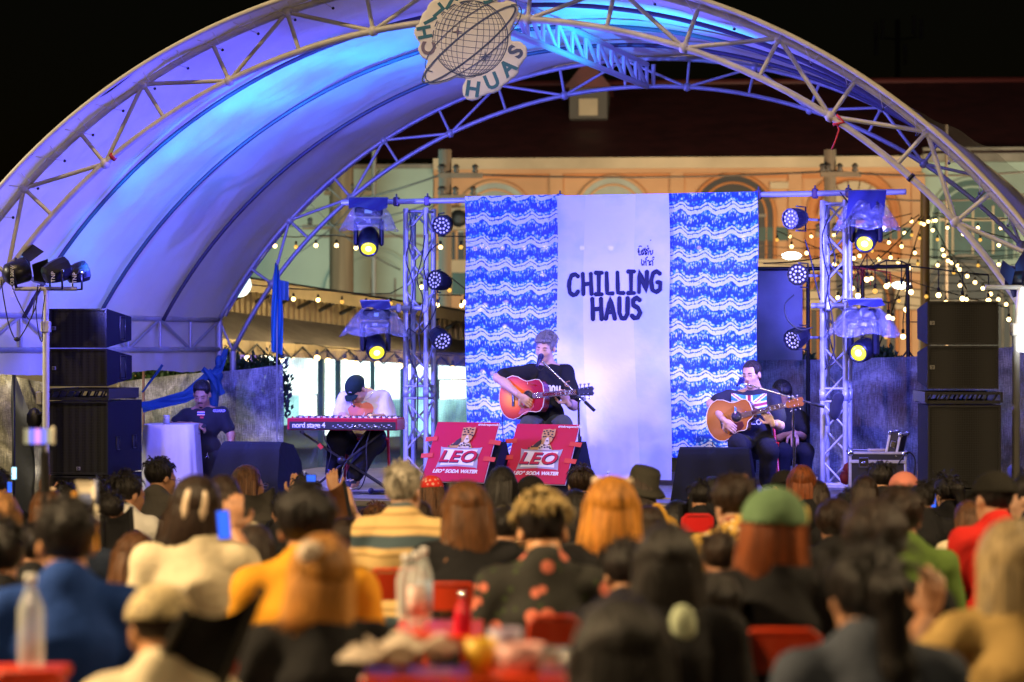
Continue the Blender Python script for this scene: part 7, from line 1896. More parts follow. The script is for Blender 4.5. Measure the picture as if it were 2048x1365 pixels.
# ------------------------------------------------------------------ the security guard
D4 = 23.3
J = lambda px, py, dd=0.: P(px, py, D4 + dd)
HT = frameT(J(404, 789, -.02), (-.12, -1, -.42), (0, 0, 1), 1.0)
b = Solid(.03)
nb = J(405, 818, .03); sR, sL = J(371, 832, .02), J(444, 828, .03)
eR, wR = J(346, 851, -.02), J(386, 850, -.16); eL, wL = J(462, 870, .0), J(461, 905, -.06)
b.cap(nb, J(408, 850, .04), .055, .12).ell(J(408, 850, .04), (.155, .10, .14)).ell(J(408, 895, .05), (.14, .10, .13)).cap(sR, nb, .05, .05).cap(sL, nb, .05, .05)
b.chain([sR, eR], [.048, .040]).chain([eR, wR], [.040, .026]).chain([sL, eL], [.048, .038]).chain([eL, wL], [.038, .026])
hp = J(408, 920, .05); kR, kL = V(hp.x - .09, D4 + .05, .50), V(hp.x + .09, D4 + .05, .50); fR, fL = V(kR.x, D4 + .05, .06), V(kL.x, D4 + .05, .06)
b.chain([hp + V(-.08, 0, 0), kR, fR], [.085, .055, .035]).chain([hp + V(.08, 0, 0), kL, fL], [.085, .055, .035])
for f_ in (fR, fL): b.cap(f_ + V(0, .03, -.02), f_ + V(0, -.16, -.03), .032, .026)
add_head(b, HT, True, False, nb)
hs = Solid(.01); add_hand(hs, wR, (1, -.2, -.15), (.1, .5, -.9), 1, .75, 1.0); add_hand(hs, wL, (.0, -.1, -1), (-.8, .2, .0), -1, .35, 1.0)
guard = b.build("person", sk_b, None, .010, extra=[hs.mesh_arrays(.0045)])
person(guard, "security guard in black uniform leaning one arm on the draped table")
sh4 = tee([('c', nb + V(0, .0, -.03), J(408, 850, .04), .08, .13), ('e', J(408, 850, .03), (.178, .122, .15)), ('e', J(408, 893, .04), (.160, .12, .14)), ('c', sR, nb + V(-.02, 0, -.03), .060, .06), ('c', sL, nb + V(.02, 0, -.03), .060, .06),
           ('c', sR, sR.lerp(eR, .62), .066, .064), ('c', sL, sL.lerp(eL, .68), .064, .062)], mat("black_uniform", (.006, .006, .008), .8, bump=.4, bscale=11, sheen=.1), guard, name="uniform_shirt")
tee([('c', hp + V(-.08, 0, .02), kR, .10, .075), ('c', kR, fR + Z * .03, .075, .06), ('c', hp + V(.08, 0, .02), kL, .10, .075), ('c', kL, fL + Z * .03, .075, .06), ('c', hp + V(-.07, 0, .02), hp + V(.07, 0, .02), .115, .115)], mat("black_uniform", (.006, .006, .008)), guard, .013, "trousers")
for f_ in (fR, fL): sx_ = Solid(.02); sx_.cap(f_ + V(0, .05, -.01), f_ + V(0, -.17, -.02), .045, .036); sx_.build("shoe", m_black, guard, .013)
hair_solid(HT, 'fade', 1.0).build("hair", h_black, guard, .007)
face_bits(HT, guard, h_black, h_black, True, (.25, .09, .07), goatee=h_black)
def patch(cx, cy, wpx, hpx, mats, fn, nu, nv, o, par, name):
    x = MB(); k = S(D4); o0 = J(cx, cy, -.35)
    x.add([o0 + V(wpx * k * (i / nu - .5), 0, hpx * k * (.5 - j / nv)) for i in range(nu + 1) for j in range(nv + 1)], [])
    for i in range(nu):
        for j in range(nv): a = i * (nv + 1) + j; x.f.append((a, a + nv + 1, a + nv + 2, a + 1)); x.m.append(fn(i / nu, (j + .5) / nv)); x.s.append(False)
    l_ = x.build(name, mats, par); project(o, l_)
patch(394, 829, 15, 9, [m_redtape, m_white, mat("flag_navy", (.02, .03, .25), .6)], lambda u, v: 0 if v < .17 or v > .83 else (1 if v < .34 or v > .66 else 2), 4, 12, sh4, guard, "flag_patch")
patch(396, 837, 7, 3.5, [m_redtape], lambda u, v: 0, 3, 2, sh4, guard, "red_patch")
l_ = text("uniform_lettering", "GUARD", .034, mat("lilac_print", (.45, .40, .85), .6, emit=(.3, .25, .8), es=.15), basis(J(430, 824, -.35), V(1, 0, 0), Z, V(0, -1, 0)), guard, offset=.001, extrude=.0006); project(sh4, l_)
x = MB(); q = J(415, 905, -.085); x.tube([q, q + V(0, -.01, -.03)], .005); x.tube([q + V(0, -.01, -.03), q + V(-.02, -.01, -.055)], .004); x.tube([q + V(0, -.01, -.03), q + V(.015, -.01, -.055)], .004); x.build("key_clip", m_chrome, guard)
x = MB(); x.box(wR + V(.10, -.03, -.02), (.035, .012, .06), 0, Matrix.Rotation(.7, 3, 'Y'), .004); tag(x.build("phone", m_black), "dark phone in the hand of the guard", "phone")

# ------------------------------------------------------------------ helper sitting behind the woman guitarist
D5 = 22.6
J = lambda px, py, dd=0.: P(px, py, D5 + dd)
HT = frameT(J(1563, 790, 0), (.3, -.9, -.9), (0, 0, 1), 1.0); b = Solid(.03); nb = J(1572, 812, .05)
b.cap(nb, J(1582, 850, .05), .06, .12).ell(J(1582, 850, .05), (.15, .11, .15)).ell(J(1582, 890, .05), (.15, .12, .13)).chain([J(1565, 840), J(1560, 875, -.1), J(1585, 868, -.22)], [.05, .04, .028]).chain([J(1600, 838), J(1604, 872, -.1), J(1590, 868, -.22)], [.05, .04, .028])
hp = J(1580, 905, .05); 
for q in (-1, 1): kk = V(hp.x + q * .10, hp.y - .35, hp.z + .02); b.chain([hp, kk, V(kk.x, kk.y + .05, SZ + .05)], [.10, .06, .04])
add_head(b, HT, False, False, nb); hs = Solid(.01); add_hand(hs, J(1588, 868, -.22), (0, -.6, -.6), (0, .5, -.5), 1, .5)
hlp = b.build("person", sk_b, None, .014, extra=[hs.mesh_arrays(.006)]); person(hlp, "crouching dark-haired helper in black, half hidden behind the woman guitarist")
tee([('c', nb - Z * .03, J(1582, 850, .05), .08, .14), ('e', J(1582, 850, .05), (.18, .14, .17)), ('e', J(1582, 890, .05), (.18, .15, .15)), ('c', J(1565, 838), J(1560, 862, -.08), .07, .07), ('c', J(1600, 838), J(1604, 860, -.08), .07, .07)], c_black, hlp, .014)
tt = Solid(.03)
for q in (-1, 1): kk = V(hp.x + q * .10, hp.y - .35, hp.z + .02); tt.chain([hp, kk, V(kk.x, kk.y + .05, SZ + .10)], [.12, .08, .06])
tt.build("trousers", c_trou, hlp, .015)
hair_solid(HT, 'short', 1.08).build("hair", h_black, hlp, .009)
# ================================================================== the audience, seen from behind
def shirt_print(name, base, spots, scale=7., kind='spots', th=.32):
    m = mat(name, base, .85, 0, bump=.4, bscale=11); n = m.node_tree; N = n.nodes.new; Lk = n.links.new
    tc = N("ShaderNodeTexCoord"); b_ = n.nodes["Principled BSDF"]
    if kind == 'spots':
        v = N("ShaderNodeTexVoronoi"); v.inputs["Scale"].default_value = scale; Lk(tc.outputs["Object"], v.inputs[0])
        v2 = N("ShaderNodeTexVoronoi"); v2.inputs["Scale"].default_value = scale * 1.7; Lk(tc.outputs["Object"], v2.inputs[0])
        cr = N("ShaderNodeValToRGB"); cr.color_ramp.elements[0].position = th * .8; cr.color_ramp.elements[0].color = (*spots[0], 1); cr.color_ramp.elements[1].position = th; cr.color_ramp.elements[1].color = (*base, 1); Lk(v.outputs[0], cr.inputs[0])
        c2 = N("ShaderNodeValToRGB"); c2.color_ramp.elements[0].position = th * .5; c2.color_ramp.elements[0].color = (*spots[1], 1); c2.color_ramp.elements[1].position = th * .7; c2.color_ramp.elements[1].color = (0, 0, 0, 1); Lk(v2.outputs[0], c2.inputs[0])
        mx = N("ShaderNodeVectorMath"); mx.operation = 'MAXIMUM'; Lk(cr.outputs[0], mx.inputs[0]); Lk(c2.outputs[0], mx.inputs[1]); Lk(mx.outputs[0], b_.inputs["Base Color"])
    else:
        wv = N("ShaderNodeTexWave"); wv.bands_direction = 'Z'; wv.inputs["Scale"].default_value = scale; wv.inputs["Distortion"].default_value = 1.2 if kind == 'stripes' else 9; wv.inputs["Detail"].default_value = 1; Lk(tc.outputs["Object"], wv.inputs[0])
        cr = N("ShaderNodeValToRGB"); e = cr.color_ramp.elements; e[0].color = (*spots[0], 1); e[0].position = .12; e[1].color = (*base, 1); e[1].position = .3; q = e.new(.62); q.color = (*base, 1); q = e.new(.72); q.color = (*spots[1], 1); q = e.new(.9); q.color = (*base, 1)
        Lk(wv.outputs[0], cr.inputs[0]); Lk(cr.outputs[0], b_.inputs["Base Color"])
    return m
c_floral = shirt_print("black_floral_shirt", (.012, .012, .010), ((.62, .16, .10), (.03, .05, .01)), 13, th=.36)
c_yfloral = shirt_print("yellow_floral_shirt", (.55, .33, .06), ((.25, .04, .03), (.6, .5, .3)), 16, th=.42)
c_stripe = shirt_print("striped_polo", (.62, .42, .17), ((.04, .07, .09), (.30, .18, .06)), 1.9, 'stripes')
c_zebra = shirt_print("zebra_shirt", (.42, .36, .26), ((.03, .025, .02), (.03, .03, .02)), 9, 'zebra')
AUD = "audience sitting in front of the stage"
crowd_rng = random.Random(11)
def spectator(label, px, top, d, w, hair, hm, sm, yaw=0., tilt=0., skin=None, vox=.016, cap=None, arms=None, lean=0., hs_=1., roll=0., extra=None, tuft=45, name="person"):
    """px, top: crown of the head; w: width of the head with hair, in photograph pixels"""
    if d > 12: d *= 1.09
    if yaw == 0 or abs(yaw) <= .1: yaw += crowd_rng.gauss(0, .22)
    roll += crowd_rng.gauss(0, .06); tilt += crowd_rng.uniform(-.03, .10)
    s = max(.80, min(1.22, w * d / F / .178)); skin = skin or sk_b; up_off = .137 * s
    H = P(px, top, d) - Z * up_off; Ry = Matrix.Rotation(yaw, 3, 'Z')
    def Lp(x_, y_, z_): return H + Ry @ Vector((x_ * s, y_ * s, z_ * s))
    sb = Matrix.Rotation(yaw * .45, 3, 'Z')
    def Bp(x_, y_, z_): return H + sb @ Vector((x_ * s * 1.05, (y_ - .03) * s, (z_ + .065) * s))
    HT = frameT(H, Ry @ Vector((roll, 1, -tilt)), (roll, 0, 1), s)
    b = Solid(.022 * s); nb = Bp(0, -.025 - tilt * .06, -.165)
    sR, sL = Bp(-.155, -.02, -.245), Bp(.155, -.02, -.245)
    b.cap(nb, Bp(0, -.02, -.30), .046 * s, .10 * s).ell(Bp(0, -.01, -.36), (.155 * s, .10 * s, .17 * s)).ell(Bp(0, 0, -.58), (.145 * s, .11 * s, .17 * s)).cap(sR, nb - Z * .03 * s, .048 * s, .035 * s).cap(sL, nb - Z * .03 * s, .048 * s, .035 * s)
    hp = Bp(0, .02, -.74)
    am = arms or {}
    hands = Solid(.01); slv = []
    for q, sh in ((-1, sR), (1, sL)):
        k = 'L' if q < 0 else 'R'
        el, wr, fd, nr = am.get(k, ((q * .215, .02, -.50), (q * .12, .24, -.56), (0, 1, -.2), (0, 0, -1)))
        el, wr = Bp(*el), Bp(*wr)
        b.chain([sh, el], [.052 * s, .042 * s]).chain([el, wr], [.042 * s, .027 * s]); slv.append((sh, el))
        if k in am or d > 30: add_hand(hands, wr, sb @ Vector(fd), sb @ Vector(nr), q, .5, s)
        else: b.ell(wr + Vector(fd) * .06, (.045 * s, .05 * s, .03 * s))
    for q in (-1, 1):
        kn = Bp(q * .11, .44, -.76); b.chain([hp + V(q * .07, 0, 0), kn], [.09 * s, .062 * s]); b.chain([kn, V(kn.x, kn.y + .02, min(.06, kn.z - .1))], [.06 * s, .035 * s])
    add_head(b, HT, d > 9 and abs(yaw) > .5, False, nb)
    body = b.build(name, skin, None, vox, extra=[hands.mesh_arrays(.007)] if hands.p else [])
    person(body, label, "person", AUD)
    t_ = Solid(.04 * s)
    t_.cap(nb - Z * .004 * s, Bp(0, -.02, -.30), .076 * s, .155 * s).ell(Bp(0, -.012, -.37), (.158 * s, .120 * s, .19 * s)).ell(Bp(0, 0, -.60), (.160 * s, .13 * s, .20 * s)).cap(sR, nb - Z * .03, .064 * s, .062 * s).cap(sL, nb - Z * .03, .064 * s, .062 * s)
    for sh, el in slv: t_.cap(sh, sh.lerp(el, .72), .061 * s, .064 * s)
    t_.build("t_shirt", sm, body, vox, wr=.0042)
    if H.z - .74 * s > .1:
        tt = Solid(.03)
        for q in (-1, 1): kn = Bp(q * .11, .44, -.76); tt.chain([hp + V(q * .07, 0, 0), kn, V(kn.x, kn.y + .02, max(.10, 0.1))], [.115 * s, .082 * s, .06 * s])
        tt.build("trousers", c_trou, body, .022)
    hd = hair_solid(HT, hair, hs_); hd.build("hair", hm, body, max(.009, vox * .75))
    if not cap or hair in ('long', 'bob', 'low'):
        lm = hm.name + '_light'; hl = MATS.get(lm) or mat(lm, tuple(min(.8, v * 1.8 + .003) for v in HCOL[hm.name]), .45, 0, spec=.35)
        x = MB(); rn = random.Random(int(px)); ln = {'long': .42, 'bob': .20, 'low': .13, 'pony': .10}.get(hair, .05)
        if hair in ('long', 'bob', 'low'):
            for i in range(230):
                a = rn.uniform(-1, 1) * 1.55; r_ = .094
                p = [Vector((math.sin(a) * .075, -math.cos(a) * .08 - .02, .09)), Vector((math.sin(a) * r_, -math.cos(a) * .108 - .016, .03)), Vector((math.sin(a) * .105, -math.cos(a) * .10 - .03, -.10)), Vector((math.sin(a) * .115 + rn.gauss(0, .012), -math.cos(a) * .085 - .035, -.02 - ln * rn.uniform(.8, 1.05)))]
                if abs(a) > 1.2: p = p[1:]
                x.tube([HT @ v for v in p], [.004 * s] + [.0038 * s] * (len(p) - 2) + [.001 * s], int(i % 3 == 0), 4, False)
        else: strands(x, HT, tuft or 60, ln, rn, r=.002)
        x.build("hair_strands", [hm, hl], body)
    if cap: cap_obj(HT, cap[0], body, *cap[1:])
    if extra: extra(HT, body, s, Bp, d)
    return body
ph_on = mat("phone_screen", (.01, .01, .03), .2, 0, emit=(.03, .14, 1), es=1.3); ph_on2 = mat("phone_screen_bright", (.3, .5, .6), .2, 0, emit=(.35, .75, 1), es=2.0)
def phone(px, py, d, wpx, hpx, m, label, rot=0., back=False):
    k = S(d); t = thing("phone", P(px, py, d), label, "phone"); q = Matrix.Rotation(rot, 3, 'Y'); c_ = P(px, py, d)
    x = MB(); x.box(c_ + V(0, .008, 0), (wpx * k, .009, hpx * k), 0, q, .003); x.build("case", m_black, t)
    x = MB(); x.box(c_ + V(0, .0025, 0), (wpx * k * .90, .002, hpx * k * .92), 0, q); x.build("screen", m, t)
def clip(T, pos, r, m, name="hair_clip", parent=None):
    x = MB(); x.ball(T @ Vector(pos), [a * T.to_scale()[0] for a in r], 0, 10, T.to_3x3().normalized()); return x.build(name, m, parent)
m_claw = mat("pale_shell_clip", (.62, .48, .34), .3); m_scr = mat("mint_scrunchie", (.38, .44, .30), .8, bump=.6)
m_wb = mat("pink_wristband", (.7, .10, .35), .5)
def ext_glasses(HT, body, s, Bp, d): 
    x = MB()
    for q in (-1, 1): x.tube([HT @ Vector((q * .079, -.01, .002)), HT @ Vector((q * .070, .07, .0)), HT @ Vector((q * .055, .105, .0))], .002, 0, 5); x.tube([HT @ Vector((q * .034 + .024 * math.cos(a), .112, .019 * math.sin(a) - .003)) for a in [k * PI / 6 for k in range(13)]], .002, 0, 5)
    x.build("glasses", m_chrome, body)
SP = spectator
# --- front rows, near the stage
SP("person with short dark curly hair and glasses before the white draped table", 322, 916, 15.0, 55, 'short', h_black, c_grey, -.95, .05, sk_b, extra=ext_glasses, tuft=60)
SP("person in a white T-shirt and pink wristband in a black camp chair", 257, 944, 13.4, 61, 'short', h_black, c_white, -.75, .1, sk_b, arms={'R': ((.25, .10, -.42), (.20, .30, -.25), (-.8, .2, .4), (0, 1, 0))}, extra=lambda HT, body, s, Bp, d: link("wristband", MB().lathe([(.030, -.014), (.034, 0), (.030, .014)], Bp(.205, .28, -.27), 0, 12).mesh("wristband", m_wb), body), tuft=60)
SP("person with auburn-tinted low bun and glasses, in front of the left wedge monitor", 498, 929, 15.2, 56, 'low', h_brown, c_grey, -.8, .05, sk_b, extra=ext_glasses)
SP("person in a dark top holding up a phone left of the brown camp chair", 612, 950, 14.2, 56, 'short', h_black, c_black, 0, 0, sk_b, arms={'R': ((.24, .20, -.28), (.14, .36, -.05), (-.1, .1, 1), (0, 1, 0)), 'L': ((-.22, .20, -.30), (-.10, .36, -.08), (.1, .1, 1), (0, 1, 0))})
phone(622, 957, 14.2 + .45, 20, 14, ph_on, "dark phone with a blue screen held above the heads left of the brown camp chair")
SP("older man with short grey hair in a yellow and blue striped polo shirt", 808, 926, 10.4, 78, 'fade', h_grey, c_stripe, -.40, .0, sk_a, vox=.014, tuft=50)
SP("person in a red bandana over long brown hair, below the left red board", 862, 952, 14.6, 46, 'long', h_brown, c_black, .35, .1, sk_b, hs_=.95, cap=(shirt_print("red_bandana", (.62, .02, .015), ((.7, .45, .4), (.5, .1, .1)), 30, th=.3), False, 1.06, "bandana"))
SP("person with long dark brown hair and sunglasses pushed up, centre left", 932, 962, 9.4, 88, 'long', hairmat("warm_brown_hair", (.10, .038, .010)), c_black, .1, .05, sk_a, vox=.015, hs_=1.05,
   extra=lambda HT, body, s, Bp, d: [clip(HT, (q * .035, .055, .125), (.028, .012, .018), m_black, "sunglasses", body) for q in (-1, 1)])
def camplogo(HT, body, s, Bp, d):
    sh = [c for c in body.children if c.name.startswith("t_shirt")][0]; x = MB(); o = Bp(.10, -.4, -.33); e = .055
    x.tube([o + V(a * e * 1.5, 0, b * e) for a, b in ((-1, -.7), (-.7, -1), (.7, -1), (1, -.7), (1, .7), (.7, 1), (-.7, 1), (-1, .7), (-1, -.7))], .006, 0, 5); l = x.build("shirt_print", m_cream, body); project(sh, l)
    l = text("shirt_lettering", "Co", .075, m_cream, basis(o, V(1, 0, 0), Z, V(0, -1, 0)), body, offset=.003, extrude=.001); project(sh, l)
SP("person with a straight black bob in an olive T-shirt with a boxed print", 1003, 931, 13.4, 58, 'bob', h_black, c_oliveT, 0, .05, sk_b, extra=camplogo)
SP("person in a plain black beanie just below the right red board", 1062, 953, 14.2, 54, 'crop', h_black, c_black, 0, .05, sk_b, cap=(cl("black_beanie", (.012, .010, .010)), False, 1.10, "beanie"))
SP("person with short dark brown hair at the right corner of the right red board", 1162, 931, 15.4, 54, 'afro', h_dark, c_black, .1, .1, sk_a, hs_=.86)
SP("person with black hair squeezed behind the copper-blonde bob", 1150, 978, 12.2, 60, 'bob', h_black, c_black, 0, .05, sk_b)
SP("person with a copper-blonde bob and two pale flower clips, in the middle", 1222, 954, 8.6, 98, 'bob', h_ginger, c_black, 0, .05, sk_a, vox=.015, hs_=1.08, extra=lambda HT, body, s, Bp, d: [clip(HT, (q * .055, -.02, .12), (.022, .018, .018), m_claw, "hair_clip", body) for q in (-1, 1)])
def bucket(HT, body, s, Bp, d):
    x = MB(); x.lathe([(.165 * s, -.03 * s), (.15 * s, -.012 * s), (.105 * s, .02 * s), (.10 * s, .10 * s), (.085 * s, .125 * s), (.002, .13 * s)], HT @ Vector((0, -.01, .02)), 0, 28, V(.25, -.2, 1)); x.build("bucket_hat", cl("charcoal_felt", (.045, .042, .035)), body)
SP("person in a charcoal brimmed hat below the white banner", 1286, 938, 13.2, 54, 'low', h_dark, c_black, -.5, .15, sk_b, extra=bucket)
SP("person with hair lit blue on top before the right wedge monitor", 1424, 952, 14.8, 46, 'low', h_black, c_black, .45, .05, sk_b)
SP("man with thinning dark hair in a yellow floral shirt, right of centre", 1466, 950, 9.8, 82, 'afro', h_dark, c_yfloral, .45, .10, sk_a, vox=.014, hs_=.88, extra=lambda HT, body, s, Bp, d: clip(HT, (.02, -.06, .115), (.032, .03, .012), sk_w, "bald_patch", body))
SP("person in a plain black cap left of the long auburn hair", 1567, 942, 14.6, 46, 'crop', h_black, c_black, .1, .1, sk_b, cap=(cl("black_beanie", (.012, .010, .010)), False, 1.1, "cap"))
phone(1535, 982, 14.9, 20, 11, mat("phone_screen_dim", (.1, .12, .18), .2, emit=(.3, .35, .45), es=.5), "dim grey phone held left of the green cap")
SP("person with very long straight auburn hair near the right truss tower", 1603, 931, 13.6, 50, 'long', h_auburn, c_black, .0, .02, sk_a, hs_=1.08)
SP("person with short black hair turned left in front of the flight case", 1758, 924, 14.4, 50, 'short', h_black, c_black, .55, .1, sk_b)
SP("person in a soft pink cap in front of the flight case", 1808, 946, 13.6, 54, 'crop', h_dark, c_white, -.35, .1, sk_b, cap=(cl("soft_pink_cap", (.62, .22, .17)), False, 1.12, "cap"))
SP("person with a dark ponytail holding a phone before the right speaker stack", 1894, 949, 14.0, 52, 'pony', h_black, c_black, .30, .05, sk_a, arms={'L': ((-.24, .18, -.36), (-.20, .34, -.18), (.1, .2, 1), (0, 1, 0))})
phone(1865, 1002, 14.5, 15, 28, ph_on, "phone with a dark blue screen held before the right speaker stack")
SP("man in a black cap with a white logo and a red shirt, far right", 1986, 944, 10.4, 78, 'fade', h_black, c_red, .45, .12, sk_b, vox=.015, cap=(cl("black_cap", (.014, .013, .011)), True, 1.10, "cap"),
   extra=lambda HT, body, s, Bp, d: [clip(HT, (-.035 + .02 * k, -.078 - .004 * k, .10 - .012 * k), (.012, .006, .014), m_white, "cap_logo", body) for k in range(3)])
SP("person with dark hair at the far left edge holding up a phone with both hands", -8, 938, 14.4, 56, 'short', h_black, c_black, -.5, 0, sk_b, arms={'R': ((.26, .14, -.34), (.20, .32, -.12), (-.15, .1, 1), (0, 1, 0))})
phone(28, 947, 14.8, 10, 26, ph_on2, "small bright phone screen held up at the far left"); phone(19, 975, 14.3, 9, 22, ph_on, "second blue phone screen low at the far left edge")
SP("dark-haired person before the lowest left speaker, left of the paper sign", 130, 964, 14.6, 50, 'short', h_black, c_black, .1, 0, sk_b)
SP("dark-haired person just right of the raised paper sign", 200, 955, 15.2, 50, 'short', h_black, c_black, -.2, 0, sk_c)
SP("dark-haired person whose head shows between the white T-shirt and the claw clip", 226, 985, 12.2, 44, 'short', h_black, c_black, -.3, 0, sk_c)
SP("person with long brown hair and a lime green T-shirt, left", 98, 974, 11.6, 64, 'long', h_brown, c_lime, .1, 0, sk_a, extra=lambda HT, body, s, Bp, d: clip(HT, (.02, -.07, .12), (.045, .02, .014), m_claw, "hair_clip", body))
SP("person with light brown hair in a grey top, cut by the left edge", -4, 980, 10.6, 78, 'long', hairmat("light_brown_hair", (.19, .09, .03)), cl("soft_grey_top", (.16, .15, .13)), 0, 0, sk_a, vox=.015)
SP("person with dark brown hair in a black and white zebra shirt, left of centre", 448, 948, 11.2, 66, 'bob', h_dark, c_zebra, -.2, .1, sk_a)
SP("small person with reddish brown hair low between the camp chair and the striped polo", 752, 1006, 14.0, 50, 'afro', h_brown, c_black, .0, .1, sk_b, hs_=.85)
SP("person with hair in a dark knot below the zebra shirt", 512, 1048, 9.6, 74, 'low', h_dark, c_navy, -.2, .1, sk_b, vox=.017)
SP("person with brown hair low behind the blue T-shirt", 270, 1062, 10.2, 84, 'long', h_brown, c_black, .1, .1, sk_a, vox=.017)
SP("person with rounded curly dark hair, right of the green cap", 1668, 1002, 11.4, 66, 'afro', h_dark, c_black, .0, .05, sk_b, vox=.017)
SP("person cut by the right edge of the picture, facing left", 2056, 945, 10.8, 70, 'short', h_black, c_navy, 1.1, 0, sk_a)
SP("dark-haired person in black between the copper bob and the thinning hair", 1352, 1000, 12.6, 54, 'bob', h_black, c_black, .2, .05, sk_b)
SP("man with dark hair in a moss green T-shirt, right", 1800, 975, 9.2, 88, 'short', h_dark, c_green, .25, .1, sk_b, vox=.016)
SP("dark-haired person in black behind the phone with the dark blue screen", 1700, 978, 13.0, 46, 'short', h_black, c_black, .2, .05, sk_b)
# --- middle and near rows
SP("person with a shell claw clip and a cream T-shirt filming with a phone", 388, 950, 8.8, 96, 'low', h_dark, c_cream, 0, .0, sk_b, vox=.016, hs_=1.06, arms={'R': ((.26, .14, -.40), (.14, .34, -.16), (.0, .15, 1), (0, 1, 0))},
   extra=lambda HT, body, s, Bp, d: [clip(HT, (q * .03, -.115, .03), (.018, .016, .062), m_claw, "claw_clip", body) for q in (-1, 1)])
phone(447, 1050, 8.3, 26, 60, ph_on, "phone with a bright blue screen held beside the cream T-shirt", -.08)
SP("broad-shouldered man with short black hair in a royal blue T-shirt, lower left", 131, 1000, 6.7, 122, 'fade', h_black, c_blue, 0, .05, sk_w, vox=.014, hs_=1.04, tuft=80)
SP("person with black hair cut by the left edge beside the royal blue T-shirt", -4, 1035, 7.6, 108, 'short', h_black, c_black, 0, .0, sk_b, vox=.017)
SP("man with a round black crop in an amber T-shirt, lower left of centre", 612, 972, 7.5, 112, 'afro', h_black, c_orange, 0, .05, sk_b, vox=.015, hs_=.90)
SP("person with bleached crown and shaved dark sides in a black shirt with coral flowers", 1085, 988, 8.1, 104, 'fade', h_black, c_floral, .1, .22, sk_w, vox=.014, hs_=1.02,
   extra=lambda HT, body, s, Bp, d: (lambda x: (strands(x, HT, 260, .045, random.Random(4), r=.003), x.build("bleached_crown", hairmat("bleached_hair", (.42, .30, .12)), body)))(MB()))
SP("person in a faded green cap over auburn hair and a black top, lower right", 1547, 980, 7.1, 116, 'bob', h_auburn, c_black, -.12, .0, sk_a, vox=.015, hs_=1.02, cap=(cl("faded_green_cap", (.11, .19, .10)), True, 1.15, "cap"),
   extra=lambda HT, body, s, Bp, d: (clip(HT, (.090, .045, .055), (.014, .032, .038), mat("yellow_patch", (.62, .42, .03), .6), "cap_patch", body), clip(HT, (-.02, -.118, .045), (.034, .010, .014), h_auburn, "cap_opening", body)))
SP("person with dark brown hair and a pale pointed clip, lower right", 1755, 1003, 7.3, 118, 'afro', h_dark, c_black, 0, .0, sk_c, vox=.017, hs_=.92, extra=lambda HT, body, s, Bp, d: clip(HT, (.0, -.105, .04), (.018, .012, .035), m_claw, "hair_clip", body))
SP("person with copper and blonde hair and a white scrunchie near the bottom", 641, 1072, 6.0, 124, 'low', h_bal, c_black, 0, .0, sk_a, vox=.016, hs_=1.10, extra=lambda HT, body, s, Bp, d: clip(HT, (-.045, -.10, .085), (.040, .030, .036), mat("white_scrunchie", (.6, .5, .4), .8, bump=.6), "scrunchie", body))
SP("person with long black hair tied with a mint scrunchie, lower centre right", 1335, 1046, 6.3, 120, 'long', h_black, c_black, 0, .0, sk_b, vox=.017, hs_=1.04, extra=lambda HT, body, s, Bp, d: clip(HT, (.045, -.135, -.16), (.042, .03, .065), m_scr, "scrunchie", body))
SP("nearly black silhouette of a person close to the camera at the bottom", 1240, 1192, 4.9, 178, 'long', h_black, c_black, 0, .0, sk_c, vox=.018, hs_=1.05)
SP("person with a dark ponytail in a slate blue top close to the camera", 1728, 1082, 5.6, 150, 'pony', h_black, cl("slate_top", (.05, .06, .085)), 0, .0, sk_b, vox=.016, hs_=1.05)
SP("person with long ash-blonde hair in the lower right corner", 2022, 1040, 6.2, 130, 'long', h_blonde, cl("mustard_top", (.42, .28, .10)), .2, .0, sk_b, vox=.016, hs_=1.08, arms={'L': ((-.32, .12, -.40), (-.16, .28, -.22), (.2, .1, 1), (0, 1, 0))})
SP("person in a cream cap and cream T-shirt turned away at the bottom left", 318, 1172, 5.6, 112, 'crop', h_dark, c_cream, .25, .15, sk_w, vox=.016, cap=(shirt_print("cream_check_cap", (.48, .38, .20), ((.10, .08, .06), (.3, .25, .18)), 26, th=.25), True, 1.10, "cap"), hs_=1.0)

